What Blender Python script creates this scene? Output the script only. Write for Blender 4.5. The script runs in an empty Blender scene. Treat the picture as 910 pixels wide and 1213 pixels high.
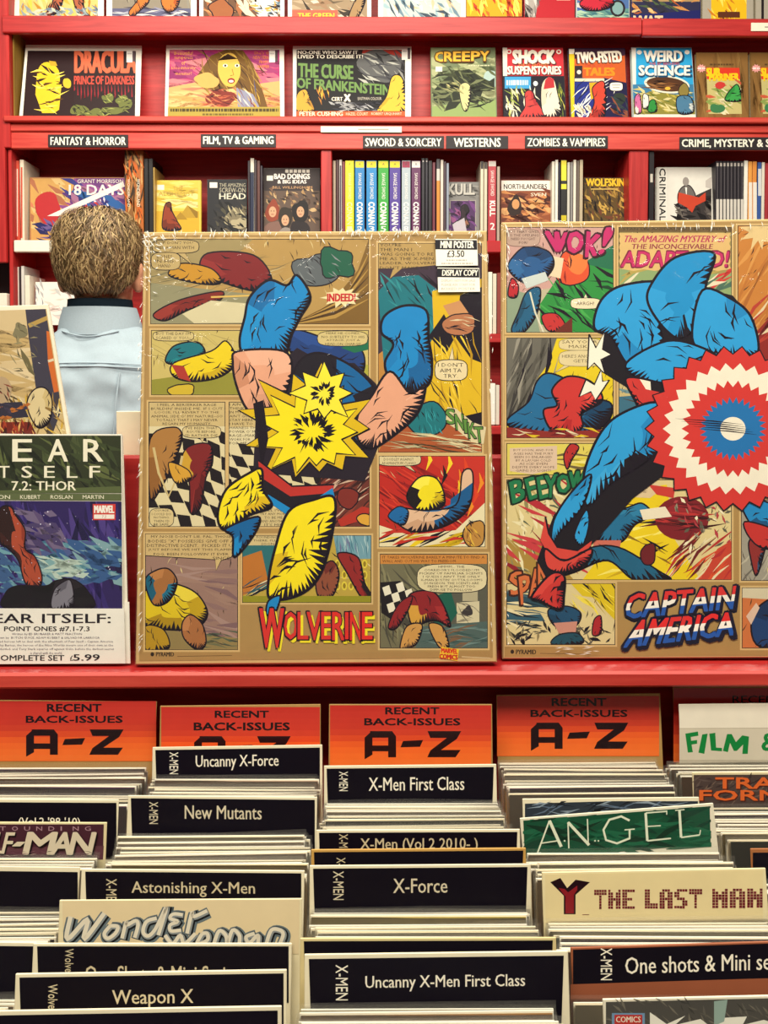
import bpy, bmesh, math, random
from mathutils import Vector, Matrix
from mathutils.geometry import tessellate_polygon

# ---------------------------------------------------------------- camera, world, lights, exposure
SC = bpy.context.scene
COL = SC.collection
PITCH, YAW = math.radians(2.0), math.radians(0.5)
FPX, CX = 1112.0, 455.0
CY = 432.4 + FPX * math.tan(PITCH)           # the photo is the lower part of a taller frame: its optical axis lies above the middle
CAM = Vector((0, 0, 1.41))
cam_data = bpy.data.cameras.new('camera')
cam_data.sensor_fit = 'VERTICAL'; cam_data.sensor_height = 36.0; cam_data.lens = 36.0 * FPX / 1213.0
cam_data.clip_start = 0.02; cam_data.shift_y = (CY - 606.5) / 1213.0
cam = bpy.data.objects.new('camera', cam_data); COL.objects.link(cam)
cam.location = CAM; cam.rotation_euler = (math.pi / 2 - PITCH, 0, -YAW)
SC.camera = cam
RM = cam.rotation_euler.to_matrix()

world = bpy.data.worlds.new('shop_air'); SC.world = world; world.use_nodes = True
bg = world.node_tree.nodes['Background']
bg.inputs[0].default_value = (1.0, 0.93, 0.80, 1); bg.inputs[1].default_value = 0.20

def area(name, loc, size, power, col=(1, .94, .80), aim=None):
    l = bpy.data.lights.new(name, 'AREA'); l.shape = 'RECTANGLE'; l.size, l.size_y = size; l.energy = power; l.color = col
    o = bpy.data.objects.new(name, l); COL.objects.link(o); o.location = loc
    if aim is not None:
        o.rotation_euler = (Vector(aim) - Vector(loc)).to_track_quat('-Z', 'Y').to_euler()
    return o
area('ceiling_light_over_bins', (0.1, 0.0, 3.1), (2.8, .7), 92, aim=(0.05, 1.1, 1.1))
area('ceiling_light_over_aisle', (-0.3, 1.75, 3.25), (2.6, .8), 78, aim=(-0.1, 3.0, 1.6))

SC.view_settings.view_transform = 'Standard'; SC.view_settings.look = 'None'
SC.view_settings.gamma = 1; SC.view_settings.use_curve_mapping = False
SC.view_settings.exposure = 0.0
SC.cycles.transparent_max_bounces = 24; SC.cycles.max_bounces = 6
SC.cycles.caustics_reflective = False; SC.cycles.caustics_refractive = False

# ---------------------------------------------------------------- where a pixel of the photo lies in the room
def ray(px, py): return RM @ Vector(((px - CX) / FPX, (CY - py) / FPX, -1))
def at_y(px, py, y): d = ray(px, py); return CAM + d * (y / d.y)
def at_z(px, py, z): d = ray(px, py); return CAM + d * ((z - CAM.z) / d.z)
def on_plane(px, py, O, N): d = ray(px, py); return CAM + d * ((O - CAM).dot(N) / d.dot(N))

# ---------------------------------------------------------------- materials
def lin(c): return c / 12.92 if c <= .04045 else ((c + .055) / 1.055) ** 2.4
def rgb(h): h = h.lstrip('#'); return tuple(lin(int(h[i:i + 2], 16) / 255) for i in (0, 2, 4)) + (1,)
_M = {}
def mat(h, rough=.5, spec=.3, noise=.08, scale=60.0):
    """printed card or paper of one colour with a faint procedural mottling"""
    key = (h, rough, spec, noise, scale)
    if key in _M: return _M[key]
    m = bpy.data.materials.new('ink_' + h.lstrip('#')); m.use_nodes = True; nt = m.node_tree; p = nt.nodes['Principled BSDF']
    c = rgb(h)
    p.inputs['Roughness'].default_value = rough; p.inputs['Specular IOR Level'].default_value = spec
    if noise > 0:
        tc = nt.nodes.new('ShaderNodeTexCoord'); n = nt.nodes.new('ShaderNodeTexNoise'); n.inputs['Scale'].default_value = scale; n.inputs['Detail'].default_value = 3
        mx = nt.nodes.new('ShaderNodeMix'); mx.data_type = 'RGBA'
        mx.inputs[6].default_value = tuple(x * (1 - noise) for x in c[:3]) + (1,); mx.inputs[7].default_value = tuple(min(1, x * (1 + noise)) for x in c[:3]) + (1,)
        nt.links.new(tc.outputs['Object'], n.inputs['Vector']); nt.links.new(n.outputs['Fac'], mx.inputs[0]); nt.links.new(mx.outputs[2], p.inputs['Base Color'])
    else: p.inputs['Base Color'].default_value = c
    m.diffuse_color = c
    _M[key] = m; return m
def wood(name, c1, c2, axis=0, rough=.42):
    m = bpy.data.materials.new(name); m.use_nodes = True; nt = m.node_tree; p = nt.nodes['Principled BSDF']
    tc = nt.nodes.new('ShaderNodeTexCoord'); mp = nt.nodes.new('ShaderNodeMapping')
    s = [26, 26, 26]; s[axis] = 1.6; mp.inputs['Scale'].default_value = s
    n = nt.nodes.new('ShaderNodeTexNoise'); n.inputs['Scale'].default_value = 3; n.inputs['Detail'].default_value = 6; n.inputs['Distortion'].default_value = .6
    r = nt.nodes.new('ShaderNodeValToRGB'); r.color_ramp.elements[0].position = .33; r.color_ramp.elements[1].position = .7
    r.color_ramp.elements[0].color = rgb(c1); r.color_ramp.elements[1].color = rgb(c2)
    b = nt.nodes.new('ShaderNodeBump'); b.inputs['Strength'].default_value = .12; b.inputs['Distance'].default_value = .002
    L = nt.links.new
    L(tc.outputs['Object'], mp.inputs[0]); L(mp.outputs[0], n.inputs['Vector']); L(n.outputs['Fac'], r.inputs[0]); L(r.outputs[0], p.inputs['Base Color'])
    L(n.outputs['Fac'], b.inputs['Height']); L(b.outputs[0], p.inputs['Normal'])
    p.inputs['Roughness'].default_value = rough; p.inputs['Specular IOR Level'].default_value = .35
    return m
def film(name, clear=.82, rough=.12, bump=0.0, scale=40.0):
    """clear plastic film: mostly see-through, glossy"""
    m = bpy.data.materials.new(name); m.use_nodes = True; nt = m.node_tree; nt.nodes.clear()
    o = nt.nodes.new('ShaderNodeOutputMaterial'); t = nt.nodes.new('ShaderNodeBsdfTransparent'); g = nt.nodes.new('ShaderNodeBsdfGlossy'); d = nt.nodes.new('ShaderNodeBsdfDiffuse')
    fr = nt.nodes.new('ShaderNodeFresnel'); fr.inputs[0].default_value = 1.42; m1 = nt.nodes.new('ShaderNodeMixShader'); mx = nt.nodes.new('ShaderNodeMixShader')
    g.inputs['Roughness'].default_value = rough; g.inputs['Color'].default_value = (1, 1, 1, 1); d.inputs['Color'].default_value = (.85, .83, .76, 1); mx.inputs[0].default_value = 1 - clear
    L = nt.links.new; L(fr.outputs[0], m1.inputs[0]); L(t.outputs[0], m1.inputs[1]); L(g.outputs[0], m1.inputs[2]); L(m1.outputs[0], mx.inputs[1]); L(d.outputs[0], mx.inputs[2]); L(mx.outputs[0], o.inputs[0])
    if bump:
        tc = nt.nodes.new('ShaderNodeTexCoord'); n = nt.nodes.new('ShaderNodeTexNoise'); n.inputs['Scale'].default_value = scale; n.inputs['Detail'].default_value = 4; n.inputs['Distortion'].default_value = 1.5
        b = nt.nodes.new('ShaderNodeBump'); b.inputs['Strength'].default_value = bump; b.inputs['Distance'].default_value = .01
        L(tc.outputs['Object'], n.inputs['Vector']); L(n.outputs['Fac'], b.inputs['Height']); L(b.outputs[0], g.inputs['Normal'])
    return m
RED = wood('red_painted_wood', '#a32022', '#c43230', 0)
REDV = wood('red_painted_upright', '#a32022', '#c43230', 2)
REDPALE = wood('worn_red_painted_wood', '#c23832', '#dc5446', 0)
REDEDGE = wood('rubbed_edge_wood', '#c4543a', '#e08a62', 0)
MUSTARD = wood('mustard_chipboard', '#7a5a1c', '#9a7a30', 2, .7)
WHITE = '#f3ecd8'; INK = '#150a1a'; CREAM = '#e8d8ac'; KRAFT = '#9a7440'
BAGFILM = film('comic_bag_film', .96, .2)
WRAP = film('shrink_wrap_film', .997, .1, .35, 26.0)

# ---------------------------------------------------------------- mesh building
class MB:
    def __init__(s): s.v, s.f, s.m, s.mats = [], [], [], []
    def mi(s, m):
        if m not in s.mats: s.mats.append(m)
        return s.mats.index(m)
    def face(s, pts, m):
        i = len(s.v); s.v += [Vector(p) for p in pts]; s.f.append(tuple(range(i, i + len(pts)))); s.m.append(s.mi(m))
    def grid(s, rows, m, close=False):
        i = len(s.v); n = len(rows[0]); k = s.mi(m)
        for r in rows: s.v += [Vector(p) for p in r]
        for a in range(len(rows) - 1):
            for b in range(n if close else n - 1):
                c = (b + 1) % n
                s.f.append((i + a * n + b, i + a * n + c, i + (a + 1) * n + c, i + (a + 1) * n + b)); s.m.append(k)
    def box(s, c, size, m, bev=.0, fr=None):
        """chamfered box; fr = (origin, u, n, w): local x, y, z axes"""
        hx, hy, hz = (a / 2 for a in size); b = min(bev, hx * .9, hy * .9, hz * .9)
        def T(p):
            p = Vector(p) + Vector(c)
            return p if fr is None else fr[0] + fr[1] * p.x + fr[2] * p.y + fr[3] * p.z
        k = s.mi(m)
        if b <= 0:
            i = len(s.v)
            s.v += [T((x * hx, y * hy, z * hz)) for z in (-1, 1) for y in (-1, 1) for x in (-1, 1)]
            for q in ((0, 2, 3, 1), (4, 5, 7, 6), (0, 1, 5, 4), (2, 6, 7, 3), (0, 4, 6, 2), (1, 3, 7, 5)):
                s.f.append(tuple(i + a for a in q)); s.m.append(k)
            return
        i = len(s.v); idx = {}
        for x in (-1, 1):
            for y in (-1, 1):
                for z in (-1, 1):
                    for a in range(3):
                        p = [x * hx, y * hy, z * hz]
                        for q in range(3):
                            if q != a: p[q] -= (x, y, z)[q] * b
                        idx[(x, y, z, a)] = len(s.v); s.v.append(T(p))
        def add(q): s.f.append(tuple(q)); s.m.append(k)
        for a in range(3):
            o1, o2 = [q for q in range(3) if q != a]
            for sg in (-1, 1):
                q = []
                for s1, s2 in ((-1, -1), (1, -1), (1, 1), (-1, 1)):
                    t = [0, 0, 0]; t[a] = sg; t[o1] = s1; t[o2] = s2; q.append(idx[(*t, a)])
                add(q)
            for s1 in (-1, 1):
                for s2 in (-1, 1):
                    t0 = [0, 0, 0]; t1 = [0, 0, 0]; t0[a] = -1; t1[a] = 1
                    for t in (t0, t1): t[o1] = s1; t[o2] = s2
                    add((idx[(*t0, o1)], idx[(*t1, o1)], idx[(*t1, o2)], idx[(*t0, o2)]))
        for x in (-1, 1):
            for y in (-1, 1):
                for z in (-1, 1): add([idx[(x, y, z, a)] for a in range(3)])
    def tube(s, pts, rad, m, n=10, cap=True):
        rows = []; P = [Vector(p) for p in pts]
        for i, p in enumerate(P):
            d = (P[min(i + 1, len(P) - 1)] - P[max(i - 1, 0)]).normalized()
            a = d.orthogonal().normalized() if i == 0 else (a - d * a.dot(d)).normalized()
            b = d.cross(a); r = rad[i] if isinstance(rad, (list, tuple)) else rad
            rows.append([p + (a * math.cos(2 * math.pi * q / n) + b * math.sin(2 * math.pi * q / n)) * r for q in range(n)])
        s.grid(rows, m, True)
        if cap: s.face(rows[0], m); s.face(rows[-1][::-1], m)
    def ball(s, c, r, m, nu=20, nv=12):
        r = (r, r, r) if isinstance(r, (int, float)) else r; c = Vector(c)
        rows = [[c + Vector((r[0] * math.sin(t) * math.cos(2 * math.pi * u / nu), r[1] * math.sin(t) * math.sin(2 * math.pi * u / nu), r[2] * math.cos(t))) for u in range(nu)] for t in [math.pi * (k + .02) / (nv + .04) for k in range(nv + 1)]]
        s.grid(rows, m, True)
    def loft(s, rings, m, n=28, power=2.4):
        """rings: (cx, cy, cz, half width, half depth)"""
        rows = []
        for cx, cy, cz, a, b in rings:
            r = []
            for q in range(n):
                t = 2 * math.pi * q / n; ct, st = math.cos(t), math.sin(t)
                r.append((cx + a * math.copysign(abs(ct) ** (2 / power), ct), cy + b * math.copysign(abs(st) ** (2 / power), st), cz))
            rows.append(r)
        s.grid(rows, m, True); s.face(rows[0], m); s.face(rows[-1][::-1], m)
    def build(s, name, parent=None, loc=None, smooth=False):
        """parent: parts keep world positions; loc: top-level origin"""
        O = Vector(loc) if loc is not None else (parent['_b'] if False else Vector((0, 0, 0)))
        if parent is not None: O = world_loc(parent)
        me = bpy.data.meshes.new(name); me.from_pydata([tuple(v - O) for v in s.v], [], s.f)
        for m in s.mats: me.materials.append(m)
        me.polygons.foreach_set('material_index', s.m)
        if smooth: me.polygons.foreach_set('use_smooth', [True] * len(s.f))
        me.update()
        o = bpy.data.objects.new(name, me); COL.objects.link(o)
        if parent is not None: o.parent = parent
        else: o.location = O
        return o
def world_loc(o):
    v = Vector(o.location)
    while o.parent: o = o.parent; v += Vector(o.location)
    return v
def tag(o, label, cat, group=None, kind=None):
    o['label'] = label; o['category'] = cat
    if group: o['group'] = group
    if kind: o['kind'] = kind
    return o
def thing(name, label, cat, loc, group=None):
    o = bpy.data.objects.new(name, None); COL.objects.link(o); o.location = loc; o.empty_display_size = .05
    return tag(o, label, cat, group)

# ---------------------------------------------------------------- printed matter: flat inks laid on a sheet
_T = {}
def glyphs(s, bold=0.0, res=2):
    k = (s, bold, res)
    if k in _T: return _T[k]
    c = bpy.data.curves.new('lettering', 'FONT'); c.body = s; c.resolution_u = res; c.offset = bold; c.align_x = 'CENTER'
    o = bpy.data.objects.new('lettering', c); COL.objects.link(o)
    me = o.to_mesh(); V = [(v.co.x, v.co.y) for v in me.vertices]; F = [tuple(p.vertices) for p in me.polygons]; o.to_mesh_clear()
    bpy.data.objects.remove(o); bpy.data.curves.remove(c)
    if not V: _T[k] = ([], []); return _T[k]
    x0, x1 = min(v[0] for v in V), max(v[0] for v in V); y0, y1 = min(v[1] for v in V), max(v[1] for v in V)
    V = [((x - x0) / max(1e-6, x1 - x0), (y - y0) / max(1e-6, y1 - y0)) for x, y in V]
    _T[k] = (V, F); return _T[k]
def clip_poly(P, C):
    a = sum(C[i][0] * C[(i + 1) % len(C)][1] - C[(i + 1) % len(C)][0] * C[i][1] for i in range(len(C)))
    s = 1 if a > 0 else -1; out = list(P)
    for i in range(len(C)):
        (ax, ay), (bx, by) = C[i], C[(i + 1) % len(C)]
        def side(p): return s * ((bx - ax) * (p[1] - ay) - (by - ay) * (p[0] - ax))
        inp, out = out, []
        for j in range(len(inp)):
            p, q = inp[j - 1], inp[j]; sp, sq = side(p), side(q)
            if (sp >= 0) != (sq >= 0):
                t = sp / (sp - sq); out.append((p[0] + (q[0] - p[0]) * t, p[1] + (q[1] - p[1]) * t))
            if sq >= 0: out.append(q)
        if not out: return []
    return out
class Art(MB):
    """inks printed on the plane through O with normal N (towards the reader), outlined in the photo's own coordinates"""
    def __init__(s, O, N, eps=4e-5, rough=.42, spec=.3, noise=.06):
        super().__init__(); s.O, s.N, s.eps, s.k = Vector(O), Vector(N).normalized(), eps, 0
        s.cells = {}; s.cl = None; s.P = dict(rough=rough, spec=spec, noise=noise); s.rnd = random.Random(7)
    def clip(s, *c):
        if not c: s.cl = None
        elif len(c) == 4 and not isinstance(c[0], tuple): x0, y0, x1, y1 = c; s.cl = [(x0, y0), (x1, y0), (x1, y1), (x0, y1)]
        else: s.cl = list(c)
    def _layer(s, P):
        """how many inks already lie under this shape (so that the print stays thinner than a sheet of card)"""
        xs = [p[0] for p in P]; ys = [p[1] for p in P]; top = 0; C = []
        for i in range(int(min(xs) // 2), int(max(xs) // 2) + 1):
            for j in range(int(min(ys) // 2), int(max(ys) // 2) + 1):
                C.append((i, j)); k, l = s.cells.get((i, j), (0, 0))
                top = max(top, l if k == s.k else l + 1)
        for c in C: s.cells[c] = (s.k, max(top, s.cells.get(c, (0, 0))[1]))
        return top
    def _emit(s, P, h):
        if s.cl: P = clip_poly(P, s.cl)
        if len(P) < 3: return
        lay = s._layer(P)
        V = [on_plane(x, y, s.O, s.N) + s.N * (s.eps * lay) for x, y in P]
        i = len(s.v); k = s.mi(mat(h, **s.P))
        if len(P) == 3: tr = [(0, 1, 2)]
        else: tr = tessellate_polygon([[Vector((x, -y, 0)) for x, y in P]])
        s.v += V
        for a, b, c in tr: s.f.append((i + a, i + b, i + c)); s.m.append(k)
    hold = False
    def poly(s, P, h): s.k += 0 if s.hold else 1; s._emit(P, h)
    def rect(s, x0, y0, x1, y1, h): s.poly([(x0, y0), (x1, y0), (x1, y1), (x0, y1)], h)
    def frame(s, x0, y0, x1, y1, h, w=1.0):
        s.k += 1
        for a in ((x0, y0, x1, y0 + w), (x0, y1 - w, x1, y1), (x0, y0, x0 + w, y1), (x1 - w, y0, x1, y1)):
            s._emit([(a[0], a[1]), (a[2], a[1]), (a[2], a[3]), (a[0], a[3])], h)
    def ell(s, cx, cy, rx, ry, h, n=20, rot=0.0):
        c, d = math.cos(rot), math.sin(rot)
        s.poly([(cx + rx * math.cos(t) * c - ry * math.sin(t) * d, cy + rx * math.cos(t) * d + ry * math.sin(t) * c) for t in [2 * math.pi * q / n for q in range(n)]], h)
    def line(s, P, w, h, taper=False):
        s.k += 0 if s.hold else 1; n = len(P); L, R = [], []
        for i, (x, y) in enumerate(P):
            a, b = P[max(0, i - 1)], P[min(n - 1, i + 1)]; dx, dy = b[0] - a[0], b[1] - a[1]; l = math.hypot(dx, dy) or 1
            ww = w / 2 * ((math.sin(math.pi * (i + .08) / (n - 1 + .16)) if n > 2 else (1 if i == 0 else .1)) if taper else 1)
            L.append((x - dy / l * ww, y + dx / l * ww)); R.append((x + dy / l * ww, y - dx / l * ww))
        for i in range(n - 1): s._emit([L[i], L[i + 1], R[i + 1]], h); s._emit([L[i], R[i + 1], R[i]], h)
    def out(s, P, h, w=1.6, ink=INK):
        """filled shape with an inked outline"""
        s.poly(P, h); s.line(list(P) + [P[0], P[1]], w, ink)
    def burst(s, cx, cy, r1, r2, n, h, jit=0.0, sy=1.0, ph=0.0):
        s.poly([(cx + (r1 if i % 2 else r2) * (1 + s.rnd.uniform(-jit, jit)) * math.cos(ph + math.pi * i / n), cy + sy * (r1 if i % 2 else r2) * (1 + s.rnd.uniform(-jit, jit)) * math.sin(ph + math.pi * i / n)) for i in range(2 * n)], h)
    def strokes(s, x0, y0, x1, y1, n, ang, ln, w, h, jit=.3, seed=1):
        r = random.Random(seed); cols = list(h) if isinstance(h, (list, tuple)) else [h]; Q = {c: [] for c in cols}
        for _ in range(int(n * 1.4)):
            x, y, a, l = r.uniform(x0, x1), r.uniform(y0, y1), ang + r.uniform(-jit, jit), ln * r.uniform(.5, 1.3)
            dx, dy = math.cos(a) * l / 2, math.sin(a) * l / 2; c = r.uniform(-.18, .18) * l
            Q[r.choice(cols)].append(([(x - dx, y - dy), (x - dy / l * c, y + dx / l * c), (x + dx, y + dy)], w * r.uniform(.4, 1.05)))
        for c in cols:
            s.k += 1; s.hold = True
            for p, ww in Q[c]: s.line(p, ww, c, True)
            s.hold = False
    def blob(s, cx, cy, rx, ry, h, n=11, jit=.22, seed=1, ink=None, w=1.4):
        r = random.Random(seed); q = [(1 + r.uniform(-jit, jit)) for _ in range(n)]; P = []
        for i in range(n * 3):
            t = i / 3; a = q[int(t) % n]; b = q[(int(t) + 1) % n]; f = t - int(t); f = f * f * (3 - 2 * f); k = a + (b - a) * f
            P.append((cx + rx * k * math.cos(2 * math.pi * t / n), cy + ry * k * math.sin(2 * math.pi * t / n)))
        s.out(P, h, w, ink) if ink else s.poly(P, h)
    def crystal(s, P, cen, cols, w=2.2, seed=1, ticks=0):
        """a rounded mass drawn with a brush: outline, feathered black on the shaded side, a few contour strokes"""
        n = len(P); r = random.Random(seed * 13 + n); C = []
        for i in range(n):
            p0, p1, p2, p3 = P[i - 1], P[i], P[(i + 1) % n], P[(i + 2) % n]
            for q in range(6):
                t = q / 6; C.append(tuple(.5 * ((2 * p1[k]) + (p2[k] - p0[k]) * t + (2 * p0[k] - 5 * p1[k] + 4 * p2[k] - p3[k]) * t * t + (3 * p1[k] - p0[k] - 3 * p2[k] + p3[k]) * t ** 3) for k in (0, 1)))
        m = len(C); s.poly(C, cols[0]); R = sum(math.hypot(x - cen[0], y - cen[1]) for x, y in C) / m
        for q in range(1, min(4, len(cols))):                       # patches of the other inks
            i = r.randrange(m); seg = [C[(i + k) % m] for k in range(m // 4)]
            s.poly(seg + [(cen[0] + (x - cen[0]) * .45, cen[1] + (y - cen[1]) * .45) for x, y in seg[::-1]], cols[q * (len(cols) - 1) // 3])
        s.line(C + [C[0], C[1]], w * 1.15, INK); s.hold = True
        area2 = sum(C[i][0] * C[(i + 1) % m][1] - C[(i + 1) % m][0] * C[i][1] for i in range(m)); sg = 1 if area2 > 0 else -1
        for i in range(m):
            a_, b_ = C[i - 1], C[(i + 1) % m]; nx, ny = (b_[1] - a_[1]) * sg, -(b_[0] - a_[0]) * sg; d = math.hypot(nx, ny) or 1; nx, ny = nx / d, ny / d
            lit = nx * .45 + ny * .89 + .35 * math.sin(i * .37 + seed)
            if lit < .25: continue
            x, y = C[i]; l = min(R * .75, math.hypot(x - cen[0], y - cen[1])) * r.uniform(.3, .75) * min(1, lit); sp = math.hypot(C[(i + 1) % m][0] - x, C[(i + 1) % m][1] - y)
            ix, iy = (cen[0] - x), (cen[1] - y); e = math.hypot(ix, iy) or 1; ix, iy = ix / e * .6 - nx * .4, iy / e * .6 - ny * .4
            s.poly([(x - ny * sp * .55, y + nx * sp * .55), (x + ny * sp * .55, y - nx * sp * .55), (x + ix * l, y + iy * l)], INK)
        mx = max(P, key=lambda p: math.hypot(p[0] - cen[0], p[1] - cen[1])); ax = math.atan2(mx[1] - cen[1], mx[0] - cen[0])
        for _ in range(int(ticks * .55) + 2):
            i = r.randrange(m); u = r.uniform(.15, .8); q = (C[i][0] + (cen[0] - C[i][0]) * u, C[i][1] + (cen[1] - C[i][1]) * u); l = R * r.uniform(.14, .34); an = ax + r.uniform(-.35, .35) + .5 * math.sin(i * .21)
            s.line([(q[0] - math.cos(an) * l, q[1] - math.sin(an) * l), (q[0] + math.sin(an) * l * .3, q[1] - math.cos(an) * l * .3), (q[0] + math.cos(an) * l, q[1] + math.sin(an) * l)], w * r.uniform(.6, 1.3), INK, True)
        s.hold = False
    def textq(s, t, TL, TR, BR, BL, h, bold=.02, res=2):
        V, F = glyphs(t, 0.0, res); s.k += 1
        H = min(math.hypot(BL[0] - TL[0], BL[1] - TL[1]), math.hypot(TR[0] - TL[0], TR[1] - TL[1])); e = max(0, bold) * H * .85
        def B(u, v):
            return (TL[0] * (1 - u) * v + TR[0] * u * v + BL[0] * (1 - u) * (1 - v) + BR[0] * u * (1 - v), TL[1] * (1 - u) * v + TR[1] * u * v + BL[1] * (1 - u) * (1 - v) + BR[1] * u * (1 - v))
        W0 = [B(u, v) for u, v in V]
        for dx, dy in ([(0, 0)] if e < .12 else [(0, 0), (-e, -e * .7), (e, -e * .7), (e, e * .7), (-e, e * .7)] + ([(0, -e), (0, e), (-e, 0), (e, 0)] if e > 1 else []) if e > .3 else [(-e, 0), (e, 0)]):   # heavier strokes: the letter printed again beside itself
            W = [(x + dx, y + dy) for x, y in W0]; s.k += 1
            if s.cl:
                for f in F: s._emit([W[i] for i in f], h)
            else:
                lay = s._layer(W)
                i = len(s.v); k = s.mi(mat(h, **s.P)); s.v += [on_plane(x, y, s.O, s.N) + s.N * (s.eps * lay) for x, y in W]
                for f in F: s.f.append(tuple(i + a for a in f)); s.m.append(k)
    def text(s, t, x0, y0, x1, y1, h, bold=.02, slant=0.0, res=2, dy=0.0):
        s.textq(t, (x0 + slant, y0), (x1 + slant, y0 + dy), (x1, y1 + dy), (x0, y1), h, bold, res)
    def lines(s, L, x0, y0, x1, dy, h, ht=None, bold=.01, center=True):
        ht = ht or dy * .68; mx = max(len(l) for l in L)
        for i, l in enumerate(L):
            w = (x1 - x0) * len(l) / mx; a = (x0 + x1 - w) / 2 if center else x0
            if l.strip(): s.text(l, a, y0 + i * dy, a + w, y0 + i * dy + ht, h, bold, res=1)
    def explosion(s, cx, cy, R, h, ink, w=2.4, seed=1, cracks=20):
        """a jagged comic explosion; R = list of alternating radii"""
        n = len(R); P = [(cx + R[i] * math.cos(2 * math.pi * i / n), cy + R[i] * math.sin(2 * math.pi * i / n)) for i in range(n)]; r = random.Random(seed)
        s.out(P, h, w); s.k += 1; s.hold = True
        for i in range(cracks):
            t = 2 * math.pi * (i + r.random()) / cracks; a, b = r.uniform(.16, .4), r.uniform(.5, .8); q = R[int(t / (2 * math.pi) * n) % n]; e = min(q, R[(int(t / (2 * math.pi) * n) + 1) % n])
            s.line([(cx + e * a * math.cos(t), cy + e * a * math.sin(t)), (cx + e * (a + b) / 2 * math.cos(t + .06), cy + e * (a + b) / 2 * math.sin(t + .06)), (cx + e * b * math.cos(t), cy + e * b * math.sin(t))], w * r.uniform(.8, 2.6), ink, True)
        s.hold = False
    def greek(s, x0, y0, x1, y1, h, seed=1):
        """print too small to read: a broken row of marks"""
        r = random.Random(seed); x = x0
        while x < x1: w = min(r.uniform(1.2, 4), x1 - x); s.rect(x, y0, x + w, y1, h); x += w + r.uniform(.5, 1.0)
    def bubble(s, x0, y0, x1, y1, h, tail=None, ink=INK, w=1.1, n=20):
        cx, cy, rx, ry = (x0 + x1) / 2, (y0 + y1) / 2, (x1 - x0) / 2, (y1 - y0) / 2; P = []
        if tail: s.out([(cx - rx * .3, cy), (cx + rx * .25, cy), tail], h, w, ink)
        for q in range(n):
            t = 2 * math.pi * q / n; c, d = math.cos(t), math.sin(t); P.append((cx + rx * math.copysign(abs(c) ** .6, c), cy + ry * math.copysign(abs(d) ** .6, d)))
        s.out(P, h, w, ink)
# ---------------------------------------------------------------- the shell of the shop
def structure(name, mb):
    o = mb.build(name); o['kind'] = 'structure'; return o
f = MB(); f.box((0, 2.0, -.02), (9, 7, .04), mat('#6b5a50', .6, .3, .15, 6)); structure('floor', f)
f = MB(); f.box((0, 3.80, 1.7), (9, .08, 3.4), mat('#8e2a2c', .6, .3, .1, 4)); structure('wall_back', f)

# ---------------------------------------------------------------- red bookcase against the back wall
YF = 3.42                                    # plane of the bookcase's face
def zf(px, py, y=YF): return at_y(px, py, y).z
def xf(px, py=100, y=YF): return at_y(px, py, y).x
XL, XR = xf(9), xf(1000)
bc = thing('wall_bookcase', 'tall red painted wooden bookcase along the back wall, full of books', 'bookcase', (0, 3.55, 0))
def plank(name, x0, x1, y0, y1, z0, z1, m=RED, bev=.003, parent=bc):
    b = MB(); b.box(((x0 + x1) / 2, (y0 + y1) / 2, (z0 + z1) / 2), (x1 - x0, y1 - y0, z1 - z0), m, bev); return b.build(name, parent)
Z_TOPLIP = (zf(450, 45), zf(450, 25)); Z_MID = (zf(450, 146.5, 3.40), zf(450, 140, 3.40)); Z_FASC = (zf(450, 178), zf(450, 159)); Z_RAIL = (zf(450, 158), zf(450, 149))
Z_C = zf(40, 286); Z_CB = zf(40, 299); Z_B = Z_MID[1] - .004; Z_A = Z_TOPLIP[1] - .012
Z_D = Z_C - .335; Z_E = Z_D - .335; Z_F = Z_E - .335
YB = YF + .12                                # shallow display back for the face-out rows
plank('back_panel', XL, XR, YB, YB + .012, Z_FASC[1], 3.0)
plank('back_panel', XL, XR, 3.64, 3.655, .08, Z_FASC[1])
# upper rows: lips, shelves
xs = xf(757, 38)
plank('shelf_lip', XL, xs - .001, YF - .045, YF - .02, Z_TOPLIP[0], Z_TOPLIP[1])
plank('shelf_lip', xs + .001, XR, YF - .045, YF - .02, Z_TOPLIP[0] - .004, Z_TOPLIP[1] - .003)
plank('shelf', XL + .02, XR, YF - .02, YB, Z_A - .022, Z_A)
plank('shelf', XL + .02, XR, YF - .02, YB + .13, Z_B - .02, Z_B)
plank('shelf_lip', XL, XR, YF - .045, YF - .02, Z_MID[0], Z_MID[1], REDPALE)
plank('rail', XL, XR, YF - .022, YF + .004, Z_RAIL[0], Z_RAIL[1] - .002, REDPALE)
plank('fascia', XL, XR, YF - .018, YF + .006, Z_FASC[0], Z_FASC[1], REDPALE)
# uprights
plank('side_panel', xf(9), xf(13.6), YF - .01, 3.655, .0, Z_FASC[0], REDV)
plank('side_panel', xf(6), xf(15), YF - .03, 3.655, Z_FASC[0], 3.0, REDV)
plank('side_lining', xf(15.2), xf(17), YF + .0, YB, Z_B, Z_A - .02, MUSTARD)
for a, b in ((380, 393), (746, 769), (1040, 1056)):
    plank('divider', xf(a), xf(b), YF - .005, 3.64, .08, Z_FASC[0], REDV)
for i, (zt, th) in enumerate(((Z_C, Z_C - Z_CB), (Z_D, .03), (Z_E, .03), (Z_F, .03), (.12, .03))):
    plank('shelf', xf(13.6), XR, YF + .012, 3.64, zt - .024, zt)
    if i == 0:
        plank('shelf_edging', xf(15), xf(380), YF - .012, YF + .012, zt - th, zt + .003, mat('#f6efdc', .5))
        plank('shelf_edging', xf(393), xf(746), YF - .012, YF + .012, zt - th, zt + .003, mat('#b02228', .5))
        plank('shelf_edging', xf(769), xf(1000), YF - .012, YF + .012, zt - th, zt + .003, mat('#b02228', .5))
    else:
        plank('shelf_edging', xf(13.6), XR, YF - .008, YF + .012, zt - th, zt + .002, RED)
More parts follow.
